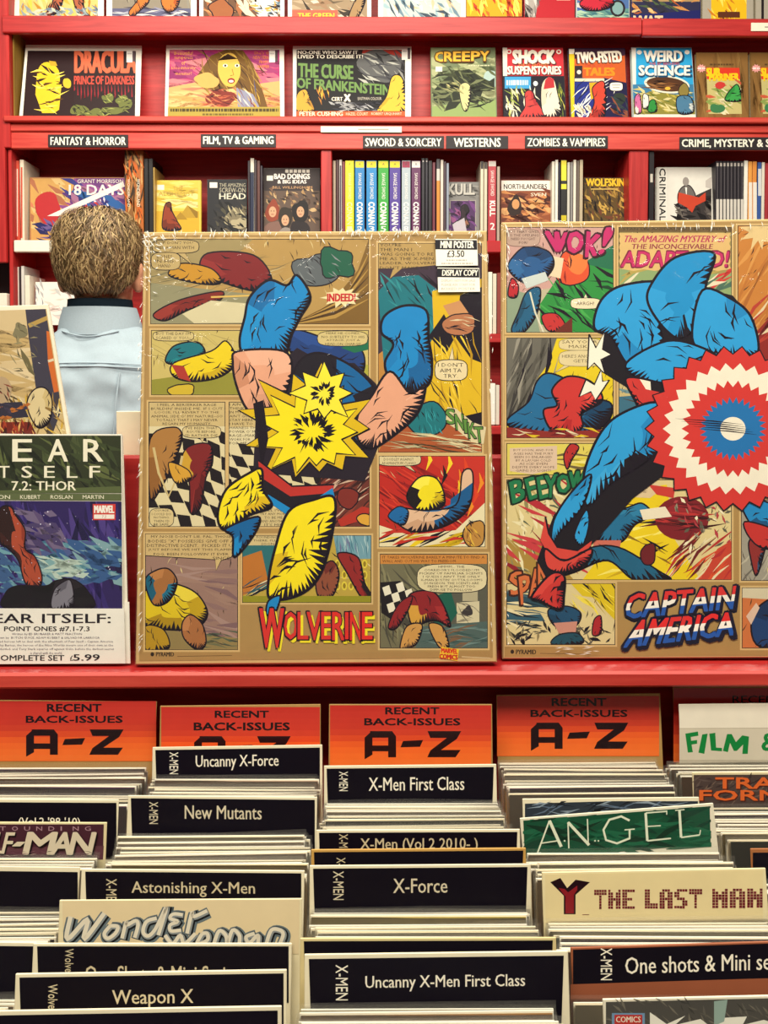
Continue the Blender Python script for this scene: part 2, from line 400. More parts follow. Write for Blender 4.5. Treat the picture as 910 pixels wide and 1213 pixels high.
# painted filler board and the next unit at the far left
nb = thing('neighbouring_bookcase', 'red bookcase end board at the far left, beside the large bookcase', 'bookcase', (-1.25, 3.5, 0))
plank('end_board', -1.75, xf(8.2), YF - .03, YF - .005, zf(0, 312), 3.0, REDV, .003, nb)
plank('back_panel', -1.75, xf(8.2), 3.6, 3.64, 0, zf(0, 312) + .05, mat('#2a1418', .6), .003, nb)
plank('shelf', -1.75, xf(8.2), YF - .03, 3.6, zf(0, 366) , zf(0, 348), mat('#f0e8d6', .5), .003, nb)
plank('side_panel', -1.75, -1.72, YF - .03, 3.64, 0, zf(0, 312), REDV, .003, nb)

# section signs and the price strip on the fascia (stuck to it)
def section_sign(t, x0, y0, x1, y1, tx0=None, tx1=None):
    c = at_y((x0 + x1) / 2, (y0 + y1) / 2, YF - .02)
    a, b = at_y(x0, y0, YF - .02), at_y(x1, y1, YF - .02)
    m = MB(); m.box(((a.x + b.x) / 2, YF - .0205, (a.z + b.z) / 2), (b.x - a.x, .003, a.z - b.z), mat('#2b2528', .5), .0006)
    s = m.build('section_sign', bc); s['label'] = 'dark sign strip reading ' + t
    A = Art((0, YF - .0222, 0), (0, -1, 0), 2e-4); A.text(t, tx0 or x0 + 3, y0 + 2.6, tx1 or x1 - 3, y1 - 2.6, '#f4efdf', .035, res=2); A.build('sign_lettering', s)
section_sign('FANTASY & HORROR', 57, 159.5, 152, 174.5)
section_sign('FILM, TV & GAMING', 238, 159, 327, 174.5)
section_sign('SWORD & SORCERY', 430, 161, 526, 176)
section_sign('WESTERNS', 528.5, 161, 602, 176.5, 538, 593)
section_sign('ZOMBIES & VAMPIRES', 622, 161, 720, 176)
section_sign('CRIME, MYSTERY & SUSPENSE', 805, 162.5, 960, 178)
def strip(name, x0, y0, x1, y1, y, txt):
    a, b = at_y(x0, y0, y), at_y(x1, y1, y)
    m = MB(); m.box(((a.x + b.x) / 2, y, (a.z + b.z) / 2), (b.x - a.x, .002, a.z - b.z), mat('#f3ead4', .45), .0004); s = m.build(name, bc)
    A = Art((0, y - .0014, 0), (0, -1, 0), 2e-4); A.line([(x0 + (x1 - x0) * .46, (y0 + y1) / 2), (x1 - (x1 - x0) * .16, (y0 + y1) / 2)], 1.4, '#a39a90'); A.build('printed_line', s)
strip('price_strip', 380, 149.5, 476, 157, YF - .025, '')
strip('price_strip', 890, 27, 925, 37, YF - .048, '')

# ---------------------------------------------------------------- the browser bin in the foreground
ZL = 1.075                                   # top of the display ledge
bn = thing('browser_bin', 'red painted wooden comic browser bin with a display ledge, in the foreground', 'browser bin', (0, .8, 0))
def bplank(*a, **k): return plank(*a, parent=bn, **k)
BX0, BX1, ZBOT = -.62, .68, .715
bplank('display_ledge', BX0, BX1, 1.013, 1.42, ZL - .017, ZL, m=RED)
bplank('ledge_edging', BX0, BX1, 1.009, 1.015, ZL - .0165, ZL + .001, m=REDPALE)
bplank('back_board', BX0, BX1, 1.0935, 1.1115, ZL - .02, 1.304, m=RED)
bplank('bin_back', BX0, BX1, 1.085, 1.103, .0, ZL - .017, m=RED)
bplank('bin_floor', BX0, BX1,   .43, 1.085, ZBOT - .030, ZBOT - .009, m=RED)
bplank('front_panel', BX0, BX1, .415, .433, .0, .93, m=RED)
bplank('far_panel', BX0, BX1, 1.38, 1.398, 0, ZL - .017, m=RED)
for x in (BX0 + .009, BX1 - .009): bplank('end_panel', x - .009, x + .009, .433, 1.085, 0, .92, m=REDV)
COLX = [-.341, -.155, .0285, .2130, .3960]
# ---------------------------------------------------------------- back issues in the bin: header cards, signs and bagged comics
LEAN = math.radians(9)
UPV = Vector((0, math.sin(LEAN), math.cos(LEAN))); NRM = Vector((0, -math.cos(LEAN), math.sin(LEAN)))
W = .18
def card_frame(P, H, roll=0.0, w=W):
    u = Vector((math.cos(roll), 0, 0)) + UPV * math.sin(roll); u.normalize(); up = NRM.cross(u) * -1
    if up.z < 0: up = -up
    return u, up
COLS = [[] for _ in range(5)]
HEADERS = []                                  # (column, y where its plane meets the height of the comic tops)
def header(name, label, col, x0, x1, yl, yr, z=1.009, w=W, board='#e9dcb4', H=None, th=.0016, cat='header card', group=None, slack=.5):
    """a stiff card standing in the bin; its top corners are the photo's (x0,yl) and (x1,yr)"""
    xm, ym = (x0 + x1) / 2, (yl + yr) / 2
    P = at_z(xm, ym, z)
    if col is not None and slack: P.x = P.x * 1
    roll = 0.0
    a, b = on_plane(x0, yl, P, NRM), on_plane(x1, yr, P, NRM)
    u = (b - a).normalized(); up = (UPV - u * UPV.dot(u)).normalized(); w = (b - a).length
    H = H or (P.z - ZBOT) / math.cos(LEAN) - w * abs(u.z) / 2 - .002
    base = P - up * H
    o = thing(name, label, cat, (base.x, base.y, base.z), group)
    m = MB(); m.box((0, 0, H / 2), (w, th, H), mat(board, .55), .0004, (base, u, -NRM, up)); m.build('backing_card', o)
    HEADERS.append((col, P.y - (P.z - .975) * math.tan(LEAN)))
    if x0 > 2 and x1 < 900 or 'sign' in name: COLS[col].append(P.x)
    return o, P, NRM
def face_art(P, off=.0010, **k): return Art(P + NRM * off, NRM, 1.5e-5, **k)
DARK = '#0b0614'; LETTER = '#f4ecd8'; DIM = '#cfc09c'

# orange signs at the rear of each column
def az_sign(label, col, x0, x1, yt, yb, yl=0, letters=None, cover=None):
    P0 = at_z((x0 + x1) / 2, yt, 1.043)
    o, P, N = header('divider_sign', label, col, x0, x1, yt, yt + yl, z=1.043, board='#b08a50', cat='sign')
    A = face_art(P, rough=.25, spec=.5)
    h = yb - yt; n = 10; cols = ['#c33128', '#c6342a', '#c8362a', '#ca382a', '#cf3f2a', '#dd4c29', '#ec5f2a', '#f26a2c', '#f4702e', '#f47431']
    for i in range(n): A.rect(x0 + 1, yt + 1.5 + h * i / n, x1 - 1, yt + 1.5 + h * (i + 1.02) / n, cols[i])
    lx0, lx1, t1, t2, t3, t4, t5, t6 = letters
    K = '#1c0d14'
    cx = (lx0 + lx1) / 2; hw = (lx1 - lx0) / 2
    A.text('RECENT', cx - hw * .56, t1, cx + hw * .56, t2, K, .06); A.text('BACK-ISSUES', lx0, t3, lx1, t4, K, .06)
    # A - Z in heavy chamfered strokes
    H = t6 - t5; wA = (lx1 - lx0) * .33; s = wA * .25
    A.poly([(lx0, t5 + H * 1.08), (lx0, t5 + H * .25), (lx0 + s * .9, t5), (lx0 + s, t5 + H * .25), (lx0 + s, t5 + H * .9)], K)
    A.poly([(lx0 + s * .7, t5), (lx0 + wA - s * .5, t5), (lx0 + wA, t5 + H * .2), (lx0 + wA, t5 + H), (lx0 + wA - s, t5 + H), (lx0 + wA - s, t5 + H * .25), (lx0 + s * .7, t5 + H * .25)], K)
    A.rect(lx0 + s * .9, t5 + H * .55, lx0 + wA - s * .9, t5 + H * .77, K)
    A.poly([(lx0 + wA * 1.14, t5 + H * .62), (lx0 + wA * 1.22, t5 + H * .38), (lx0 + wA * 1.86, t5 + H * .34), (lx0 + wA * 1.76, t5 + H * .6)], K)
    zx = lx1 - wA * 1.0
    A.poly([(zx - wA * .03, t5), (lx1 + wA * .04, t5), (lx1 - wA * .1, t5 + H * .3), (zx + wA * .40, t5 + H * .72), (lx1 + wA * .02, t5 + H * .72), (lx1 - wA * .14, t5 + H), (zx - wA * .04, t5 + H), (zx + wA * .06, t5 + H * .74), (zx + wA * .58, t5 + H * .26), (zx + wA * .06, t5 + H * .26)], K)
    A.build('printed_sign', o)
    return o
az_sign('orange A to Z recent back-issues sign at the rear of the leftmost bin column', 0, -8, 186, 829, 900, 2, (31, 145, 834, 843, 848, 856, 864, 894))
az_sign('orange recent back-issues sign mostly hidden by the black card with bright white lettering', 1, 190, 380, 836, 905, -2, (230, 343, 842, 850, 856, 865, 872, 902))
az_sign('orange A to Z recent back-issues sign between the two posters, above a black card', 2, 390, 583, 834, 905, 0, (432, 545, 838, 846, 851, 859, 866, 897))
az_sign('orange A to Z recent back-issues sign above the loose cream comics without a black card', 3, 588, 782, 823, 894, -2, (629, 743, 827, 836, 841, 849, 856, 887))
o5, P5, N5 = header('divider_sign', 'red and orange back-issues sign hidden behind the white film sign', 4, 797, 990, 814, 812, z=1.048, board='#b08a50', cat='sign')
A = face_art(P5, rough=.25, spec=.5)
for i in range(8): A.rect(798, 815 + 11 * i, 990, 826 + 11 * i, ['#a82026', '#b42a28', '#c33128', '#c8362a', '#cf3f2a', '#e2522a', '#f06a2c', '#f47431'][i])
A.text('RECENT', 868, 824, 930, 833, '#1c0d14', .03); A.build('printed_sign', o5)

# white film sign
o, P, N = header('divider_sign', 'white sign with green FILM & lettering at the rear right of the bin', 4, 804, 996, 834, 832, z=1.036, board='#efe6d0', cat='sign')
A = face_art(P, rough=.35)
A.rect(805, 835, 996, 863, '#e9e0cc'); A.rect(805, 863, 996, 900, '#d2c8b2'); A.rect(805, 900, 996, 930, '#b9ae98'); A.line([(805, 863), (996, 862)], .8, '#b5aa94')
G = '#15803c'
A.poly([(812, 869), (827, 866.5), (827.5, 871.5), (818.5, 873), (819, 877.5), (826, 876.5), (826, 881), (819.5, 882), (821, 891), (815, 891.5)], G)
A.poly([(832, 870), (838.5, 869), (834.5, 893), (827.5, 891.5)], G)
A.poly([(840.5, 869), (847.5, 868), (848.5, 885.5), (855.5, 886), (855.5, 890), (842.5, 889)], G)
A.poly([(861.5, 869.5), (867, 869.5), (872, 879), (879.5, 871), (887.5, 872.5), (886, 893), (879.5, 893), (880.5, 882), (873, 889.5), (869.5, 889.5), (865, 880), (862.5, 891), (856.5, 889.5)], G)
A.text('&', 903, 869, 921, 889, G, .05); A.text('TV', 932, 869, 962, 891, G, .06); A.build('printed_sign', o)

def black_header(label, col, x0, x1, yl, yr, yb, big=None, side=None, board='#efe4c4', letter=LETTER, inset=(3.0, 3.5), art=None, name='header_card', z=1.009, dy=0):
    o, P, N = header(name, label, col, x0, x1, yl, yr, z=z, board=board)
    A = face_art(P, rough=.45, spec=.2)
    dl = yr - yl; ix, iy = inset
    yB = max(yb, yl + 45) + 26
    A.poly([(x0 + ix, yl + iy), (x1 - ix, yr + iy), (x1 - ix - (yB - yr) * .03 * (x1 > 455), yB + dl), (x0 + ix + (yB - yl) * .03 * (x0 < 455), yB)], DARK)
    if side:
        t, a, b, c, d = side; A.textq(t, (c, b), (c - (d - b) * .0, d), (a, d), (a, b), letter, .015)
    if big:
        t, a, b, c, d = big; sl = dl / max(1, x1 - x0) * (c - a); A.textq(t, (a, b), (c, b + sl), (c, d + sl), (a, d), letter, .012)
    if art: art(A)
    A.build('printed_label', o)
    return o
# leftmost column
black_header('black header card at the left edge, its lettering cut off by a purple card', 0, -82, 141, 946, 947, 985, ("(Vol.2 '98-'10)", 22, 968, 95, 981), inset=(3, 4))
def purple(A):
    A.poly([(-104, 976.5), (123, 976.5), (122, 1018), (-104, 1018)], '#46222f'); A.poly([(-104, 1006), (123, 1002), (122, 1018), (-104, 1018)], '#5d3540')
    for i, ch in enumerate('ASTOUNDING'): A.text(ch, -29 + i * 14.4, 979, (-22 if ch != 'I' else -27.5) + i * 14.4, 984, '#b08a94', .02)
    for t, a, b in (('W', -44, -24), ('O', -20, -8), ('L', -8, 2), ('F', 2, 12), ('-', 15, 24), ('M', 28, 62), ('A', 60, 84), ('N', 82, 108)):
        y0, y1 = (986, 1011) if t != '-' else (997, 1002)
        A.text(t, a + 1.5, y0 + 1.5, b + 1.5, y1 + 1.5, '#120810', .05, 6); A.text(t, a, y0, b, y1, '#d9cbb0', .05, 6)
    A.strokes(0, 1008, 118, 1017, 26, .0, 12, .8, ['#2c1620', '#7c5660', '#b89c90'], .3, 4)
o, P, N = header('header_card', 'purple header card with slanted pale lettering at the left edge', 0, -108, 127, 973, 974, z=1.004, board='#e2d2a4')
A = face_art(P, rough=.28); purple(A); A.build('printed_label', o)
black_header('plain black header card at the left edge in front of the purple card', 0, -155, 95, 1024, 1027, 1078, inset=(3, 6))
black_header('black header card at the bottom left edge, left of the two stacked white-lettered cards', 0, -232, 44, 1113, 1116, 1158, None, ('Wolverine', -200, 1122, -190, 1160), inset=(4, 5))
# second column
black_header('black header card with bright white lettering directly before the half-hidden orange sign', 1, 181, 382, 885, 882, 923, ('Uncanny X-Force', 232, 895, 330, 913), ('X-MEN', 201, 891, 211, 917))
black_header('black header card with two pale words, second from the back of its column', 1, 152, 376, 942, 944, 983, ('New Mutants', 219, 954, 310, 970), ('X-MEN', 177, 950, 187, 976), letter='#d9cdb0')
black_header('black header card with pale lettering just behind the cream fantasy lettered card', 1, 97, 361, 1029, 1031, 1065, ('Astonishing X-Men', 156, 1044, 302, 1062), ('X-MEN', 126, 1041, 138, 1075), letter='#d0c2a0', inset=(4, 3.5))
def wonder(A):
    A.poly([(74, 1067), (355, 1066), (354, 1130), (75, 1132)], '#e4d0a6')
    A.clip(75, 1067, 354, 1130)
    def word(L, c, o):
        for pts, w in L:
            q = [(x + o, y + o) for x, y in pts]; S = []
            for a in range(len(q) - 1):
                p0, p1, p2, p3 = q[max(0, a - 1)], q[a], q[a + 1], q[min(len(q) - 1, a + 2)]
                for b in range(5):
                    t = b / 5; S.append(tuple(.5 * (2 * p1[k] + (p2[k] - p0[k]) * t + (2 * p0[k] - 5 * p1[k] + 4 * p2[k] - p3[k]) * t * t + (3 * p1[k] - p0[k] - 3 * p2[k] + p3[k]) * t ** 3) for k in (0, 1)))
            A.line(S + [q[-1]], w, c)
    Wd = [([(84, 1086), (80, 1113), (104, 1089), (100, 1113), (124, 1082)], 6), ([(131, 1097), (124, 1106), (128, 1112), (137, 1106), (140, 1098), (131, 1097)], 5), ([(145, 1112), (150, 1092), (151, 1096), (161, 1091), (164, 1096), (160, 1111)], 5),
          ([(186, 1088), (174, 1092), (170, 1104), (176, 1109), (185, 1100), (198, 1074), (188, 1108)], 5), ([(217, 1084), (206, 1083), (202, 1088), (211, 1092), (202, 1096), (203, 1103), (215, 1102)], 4.6), ([(222, 1106), (228, 1081), (230, 1086), (246, 1079)], 5),
          ([(196, 1108), (205, 1118), (214, 1108), (219, 1118), (232, 1106)], 5), ([(240, 1106), (234, 1118), (246, 1114), (246, 1106), (240, 1106)], 5), ([(254, 1118), (260, 1103), (268, 1108), (270, 1118), (276, 1102), (284, 1108), (284, 1118)], 5),
          ([(302, 1106), (292, 1110), (296, 1117), (306, 1108), (306, 1118)], 5), ([(316, 1118), (322, 1102), (332, 1102), (336, 1107), (332, 1118)], 5)]
    word([(p, w + 8.5) for p, w in Wd], '#66757c', 1.8); word([(p, w + 4.5) for p, w in Wd], '#10151c', 1.2); word([(p, w + 1.8) for p, w in Wd], '#8b9294', .4); word([(p, w * .85) for p, w in Wd], '#e2dac6', -.4); A.clip()
o, P, N = header('header_card', 'cream header card with swooping grey silver lettering', 1, 71, 358, 1066, 1064, z=1.009, board='#e9dcb4')
A = face_art(P, rough=.3); wonder(A); A.build('printed_label', o)
black_header('black header card with its lower lettering hidden by the card before it', 1, 40, 346, 1117, 1117, 1153, ('One Shots & Mini Series', 101, 1144, 283, 1165), ('Wolverine', 77, 1124, 87, 1168), letter='#d0c2a0', inset=(4, 4))
black_header('black header card with pale lettering in the second bin column, second nearest the viewer', 1, 19, 340, 1153, 1148, 1200, ('Weapon X', 133, 1173, 229, 1195), ('Wolverine', 57, 1166, 68, 1212), letter='#e0d2ae', inset=(4, 5))
black_header('blank black header card nearest the viewer at the bottom left', 1, -14, 334, 1197, 1191, 1225, inset=(5, 6))
# third column
black_header('black header card with white lettering directly before the orange sign between the posters', 2, 384, 588, 907, 905, 942, ('X-Men First Class', 437, 921, 550, 937), ('X-MEN', 402, 914, 412, 937))
black_header('black header card with lettering cut off by a blank black card below', 2, 375, 616, 983, 982, 1008, ('X-Men (Vol 2 2010- )', 427, 993, 566, 1010), ('X-MEN', 402, 988, 412, 1016), letter='#cfc09c')
black_header('blank black header card with an orange-brown edge, sandwiched between two lettered cards', 2, 369, 623, 1006, 1004, 1030, None, ('X-MEN', 399, 1016, 409, 1044), board='#c99a50', letter='#cfc09c')
black_header('black header card with two short pale words midway down the central column', 2, 367, 629, 1025, 1023, 1069, ('X-Force', 466, 1041, 530, 1058), ('X-MEN', 395, 1032, 407, 1066), letter='#d9cdb0', inset=(4, 4))
black_header('black header card just showing over the large black card at the bottom centre', 2, 356, 659, 1111, 1110, 1125, inset=(4, 4), board='#d8c690')
black_header('large black header card with white lettering at the bottom centre', 2, 361, 673, 1130, 1126, 1195, ('Uncanny X-Men First Class', 433, 1156, 622, 1175), ('X-MEN', 398, 1143, 412, 1185), inset=(5, 6))
# fourth column
def blue(A):
    A.poly([(622, 952), (830, 946), (830, 985), (622, 985)], '#2a3440'); A.strokes(628, 950, 800, 966, 26, -.2, 30, 3, ['#5a6c84', '#8898a8', '#141a24'], .4, 9)
o, P, N = header('header_card', 'header card with a dark blue picture just showing behind the green card', 3, 619, 828, 946, 944, z=.999, board='#ece2c4'); A = face_art(P); A.clip(621, 949, 827, 990); blue(A); A.build('printed_label', o)
def angel(A):
    A.clip((619, 971.5), (842, 954.5), (843, 1003), (621, 1020))
    A.poly([(620, 972), (841, 955), (842, 1000), (622, 1018)], '#0d4a34')
    A.strokes(622, 962, 840, 1008, 40, -.1, 50, 9, ['#12573c', '#0a3a2c', '#186044', '#083024'], .5, 12)
    c = '#dfe6cc'
    def sk(p, w): A.line(p, w, c)
    sk([(637, 1010), (651, 972)], 1.8); sk([(651, 972), (665, 1003)], 3.6); sk([(640, 999), (660, 996)], 1.4); sk([(634, 1011), (641, 1010)], 1.2)
    sk([(674, 1005), (673, 974)], 1.6); sk([(673, 974), (698, 1001)], 3.4); sk([(697, 1001), (696, 970)], 1.5)
    sk([(746, 972), (736, 967), (722, 971), (715, 983), (718, 995), (731, 999), (746, 993), (746, 983)], 2.6); sk([(740, 983), (752, 982)], 1.4)
    sk([(765, 963), (767, 996)], 3.0); sk([(765, 963), (790, 961)], 1.6); sk([(766, 979), (783, 978)], 1.4); sk([(767, 996), (795, 993)], 1.8); sk([(790, 960), (790, 965)], 1.2)
    sk([(805, 959), (807, 992)], 3.0); sk([(807, 992), (829, 989)], 1.8); sk([(829, 989), (830, 983)], 1.2); sk([(800, 960), (811, 959)], 1.2)
    for x in (669, 705, 709): A.ell(x, 996, 1.1, 1.1, c, 8)
o, P, N = header('header_card', 'tilted green header card with pale serif capital lettering', 3, 616, 845, 969, 951, z=1.011, board='#e6dfc6'); A = face_art(P, rough=.25, spec=.5); angel(A); A.build('printed_label', o)
# the pale card with blocky lettering
GL = {'T': ['11111', '11111', '00100', '00100', '00100', '00100', '00100'], 'H': ['10001', '11011', '11011', '11111', '11011', '11011', '11011'], 'E': ['11111', '11000', '11000', '11110', '11000', '11000', '11111'],
      'L': ['11000', '11000', '11000', '11000', '11000', '11111', '11111'], 'A': ['01110', '11011', '11011', '11111', '11011', '11011', '11011'], 'S': ['01111', '11000', '11000', '01110', '00011', '00011', '11110'],
      'M': ['10001', '11011', '11111', '11111', '11011', '11011', '11011'], 'N': ['11001', '11101', '11111', '11111', '11011', '11011', '11011']}
def lastman(A):
    A.poly([(646, 1036), (904, 1031), (904, 1096), (647, 1094)], '#ecd9a2')
    A.poly([(652, 1045), (664, 1040), (672, 1052), (682, 1042), (699, 1045), (682, 1060), (682, 1083), (668, 1083), (668, 1061)], '#231018')
    A.poly([(662, 1052), (669, 1053), (673, 1057), (680, 1052), (684, 1049), (684, 1054), (680, 1060), (680, 1082), (670, 1082), (670, 1062)], '#8c2028')
    x = 704
    for w_, t in ((50, 'THE'), (70, 'LAST'), (62, 'MAN')):
        n = len(t); cw = w_ / n
        for i, ch in enumerate(t):
            for r, row in enumerate(GL[ch]):
                for c, b in enumerate(row):
                    if b == '1':
                        px, py = x + cw * i + c * cw * .18, 1054 + r * 3.3 - (x + cw * i - 704) * .008
                        A.rect(px, py, px + cw * .16, py + 2.9, '#6a1c28' if (r + c) % 3 else '#7d2730')
        x += w_ + 10
    A.line([(690, 1083.5), (698, 1083.5)], .8, '#6a1c28')
o, P, N = header('header_card', 'cream header card with dark red blocky lettering behind a large letter', 3, 642, 907, 1033, 1028, z=1.011, board='#efdfae'); A = face_art(P, rough=.3); lastman(A); A.build('printed_label', o)
o = black_header('black header card on brown kraft board with white lettering at the lower right', 3, 676, 966, 1122, 1113, 1162, ('One shots & Mini series', 741, 1134, 944, 1154), ('X-MEN', 712, 1123, 725, 1161), board='#a05a3a', inset=(3, 3),
                 art=lambda A: A.poly([(676, 1166), (966, 1157), (967, 1240), (676, 1240)], '#97553a'))
def star_head(A):
    A.clip(718, 1178, 1020, 1240)
    A.poly([(718, 1187), (1020, 1180), (1020, 1240), (718, 1240)], '#4a4742'); A.strokes(720, 1186, 960, 1235, 60, .8, 16, 3, ['#5c584f', '#3a3834', '#6e685c'], .6, 21)
    A.rect(725, 1200, 764, 1240, '#6e8fae'); A.rect(728, 1202, 761, 1240, '#b8322c'); A.text('COMICS', 730, 1204, 759, 1211, '#e8dcc8', .03)
    A.poly([(770, 1199), (790, 1213), (812, 1203), (800, 1214), (830, 1207), (842, 1216), (770, 1220)], '#e9e4d4'); A.poly([(850, 1206), (885, 1204), (880, 1214), (905, 1208), (930, 1216), (850, 1222)], '#e9e4d4')
    A.poly([(846, 1186), (862, 1184), (858, 1210), (846, 1215)], '#8fa59a')
o, P, N = header('header_card', 'grey header card with a small red and blue box at the bottom right corner', 3, 714, 1024, 1183, 1176, z=1.006, board='#e9e0c8'); A = face_art(P); star_head(A); A.build('printed_label', o)
# fifth column
def robots(A):
    A.poly([(822, 918), (1010, 917), (1010, 960), (822, 960)], '#4a3c38'); A.strokes(824, 920, 960, 948, 50, -.5, 14, 3, ['#5f504a', '#362a2a', '#6f5c50'], .7, 31)
    for t, x0, y0, x1, y1 in (('TRANS', 848, 921, 962, 934), ('FORMERS', 829, 936, 985, 948)):
        A.text(t, x0 + 1.2, y0 + 1, x1 + 1.2, y1 + 1, '#4a1c14', .09); A.text(t, x0, y0, x1, y1, '#d9642c', .05)
o, P, N = header('header_card', 'dark grey header card with orange block lettering in front of the white film sign', 4, 820, 1022, 915, 914, z=1.007, board='#d8c8a0'); A = face_art(P); robots(A); A.build('printed_label', o)
black_header('small dark header card at the right edge behind the cream blocky-lettered card', 4, 889, 1112, 1005, 1003, 1032, board='#a8683c', inset=(3, 5), z=1.0)

# ---- the bagged comics: one of each kind, then copies between the cards
def comic_kind(board, page, cover):
    m = MB(); t = .0013
    m.box((0, .0008, .131), (.1705, .0010, .262), mat(board, .5, .3, .04), .0003)
    m.box((0, -.0005, .1304), (.1680, .0014, .2608), mat(page, .6, .3, .12, 220), .0003)
    m.box((0, -.00135, .1305), (.1682, .0003, .261), mat(cover, .3, .4, .25, 30))
    return m
KINDS = [('#f3ead2', '#cfc3a4', '#d9cdb0'), ('#f6efdc', '#b4a98c', '#c8a890'), ('#efe4c6', '#cabd9c', '#cfc6b4'), ('#f3ecd8', '#a99e84', '#a8743a'), ('#ddd2b4', '#b8ab8c', '#2c5a48'),
         ('#f7f0de', '#c4b898', '#5a3a60'), ('#e6dab8', '#9c917a', '#141420'), ('#f3ead2', '#c0b494', '#c8b060')]
_km = [comic_kind(*k) for k in KINDS]
def local_mesh(mb, name):
    o = mb.build(name); me = o.data; bpy.data.objects.remove(o); return me
KM = [local_mesh(m, 'bagged_comic') for m in _km]
def bag_mesh(seed):
    r = random.Random(seed); m = MB(); w = .0872; d = .00158; H = .2635
    rows = lambda y, top: [[(-w, y, 0), (0, y, 0), (w, y, 0)], [(-w, y, top - .012), (0, y, top - .012), (w, y, top - .012)], [(-w, y + r.uniform(-.0001, .0001), top + r.uniform(-.0015, .0015)), (0, y, top + r.uniform(-.0015, .0015)), (w, y, top + r.uniform(-.0015, .002))]]
    m.grid(rows(-d, H - .002), BAGFILM); m.grid(rows(d, H + .002), BAGFILM)
    for x in (-w, w): m.face([(x, -d, 0), (x, d, 0), (x, d, H - .004), (x, -d, H - .006)], BAGFILM)
    return m
BAGS = [local_mesh(bag_mesh(i), 'bag') for i in range(5)]
proto = bpy.data.objects.new('bagged_comic', KM[0]); proto_bag = bpy.data.objects.new('bag', BAGS[0])
COLX = [sum(q) / len(q) for q in COLS]; COLX[0] = COLX[1] - .183; COLX[4] = COLX[3] + .184
print('COLX', COLX)
R = random.Random(11)
WHERE = ['leftmost', 'second', 'third', 'fourth', 'rightmost']
n_comics = 0
def edge_art(o, ): pass
PITCHC = .0039
for c in range(5):
    ys = sorted([y for k, y in HEADERS if k == c], reverse=True)
    ends = ys + [.52]
    for g, (ya, yb) in enumerate(zip(ends[:-1], ends[1:])):
        gap = .0047
        y = ya - (gap if g else .013); k = 0
        bound = max(yb + gap * 1.15, yb * 1.08 - .004 if yb > .53 else 0)
        grp = 'bagged comics standing in the %s bin column' % WHERE[c]
        lab = 'bagged comic in the %s bin column, in front of its %s' % (WHERE[c], 'sign' if g == 0 else '%s card from the back' % ['', 'first', 'second', 'third', 'fourth', 'fifth', 'sixth', 'seventh'][min(g, 7)])
        while y > bound and y > .525:
            o = proto.copy(); o.data = KM[min(7, int(abs(R.gauss(0, 3.1))))]; b = proto_bag.copy(); b.data = BAGS[R.randrange(5)]
            COL.objects.link(o); COL.objects.link(b); b.parent = o
            zt = .975 + R.uniform(-.0022, .0022) + (.004 if R.random() < .10 else 0)
            H = .262; x = COLX[c] + R.gauss(0, .0012) + (-.002 if k % 9 < 5 else .0015)
            up = UPV; top = Vector((x, y, .975)); base = top - up * H; base += up * (zt - .975)
            o.location = base; o.rotation_euler = (-LEAN, max(-.008, min(.008, R.gauss(0, .0042))), .013 * math.sin(k * .32 + g * 2.1 + c) * min(1, k / 4) * max(0, min(1, (y - bound) / .014)))
            o['label'] = lab; o['category'] = 'comic'; o['group'] = grp
            n_comics += 1; k += 1
            y -= PITCHC * R.uniform(.97, 1.13)
print('COMICS', n_comics)
# ---------------------------------------------------------------- the two mounted posters on the ledge
def slab_frame(BL, BR, TL, TR, zb=ZL):
    """plane of a flat thing standing on the ledge, from its corners in the photo"""
    a, b = at_z(*BL, zb), at_z(*BR, zb); y = (a.y + b.y) / 2
    a, b = at_y(*BL, y), at_y(*BR, y); return a, b
def lean_plane(px, py, zb, lean):
    O = at_z(px, py, zb); return O, Vector((0, -math.cos(lean), math.sin(lean)))
def panel_box(name, parent, O, N, quad, th, m, front=0.0, bev=.0006):
    """a sheet of thickness th whose front corners (TL,TR,BR,BL) lie at the photo's points on the plane"""
    P = [on_plane(x, y, O, N) + N * front for x, y in quad]; B = [p - N * th for p in P]
    c = sum(P, Vector()) / 4
    b = MB(); F = [p + (c - p).normalized() * bev for p in P]
    b.face(F, m)
    for i in range(4):
        j = (i + 1) % 4; f1, f2 = P[i] - N * bev, P[j] - N * bev
        b.face([F[j], F[i], f1, f2], m); b.face([f2, f1, B[i], B[j]], m)
    b.face(B[::-1], m); return b.build(name, parent)
def wrap_film(parent, O, N, quad, front, m, amp=.0016, seed=1, n=34, only=False):
    """shrink wrap: tight over the face, puckered near the edges"""
    r = random.Random(seed); rows = []
    TL, TR, BR, BL = [on_plane(x, y, O, N) for x, y in quad]
    ph = [(r.uniform(20, 70), r.uniform(20, 70), r.uniform(0, 6)) for _ in range(5)]
    for j in range(n + 1):
        v = j / n; row = []
        for i in range(n + 1):
            u = i / n; p = TL * (1 - u) * (1 - v) + TR * u * (1 - v) + BR * u * v + BL * (1 - u) * v
            e = min(u, v, 1 - u, 1 - v); k = math.exp(-e / .035)
            h = sum(math.sin(a * u + b * v + c) for a, b, c in ph) / 5
            row.append(p + N * (front + amp * (.25 * (h + 1) * .5 + k * (.5 + r.uniform(-.5, .5)))))
        rows.append(row)
    b = MB(); b.grid(rows, m)
    if only: return b
    return b.build('shrink_wrap', parent, smooth=False)
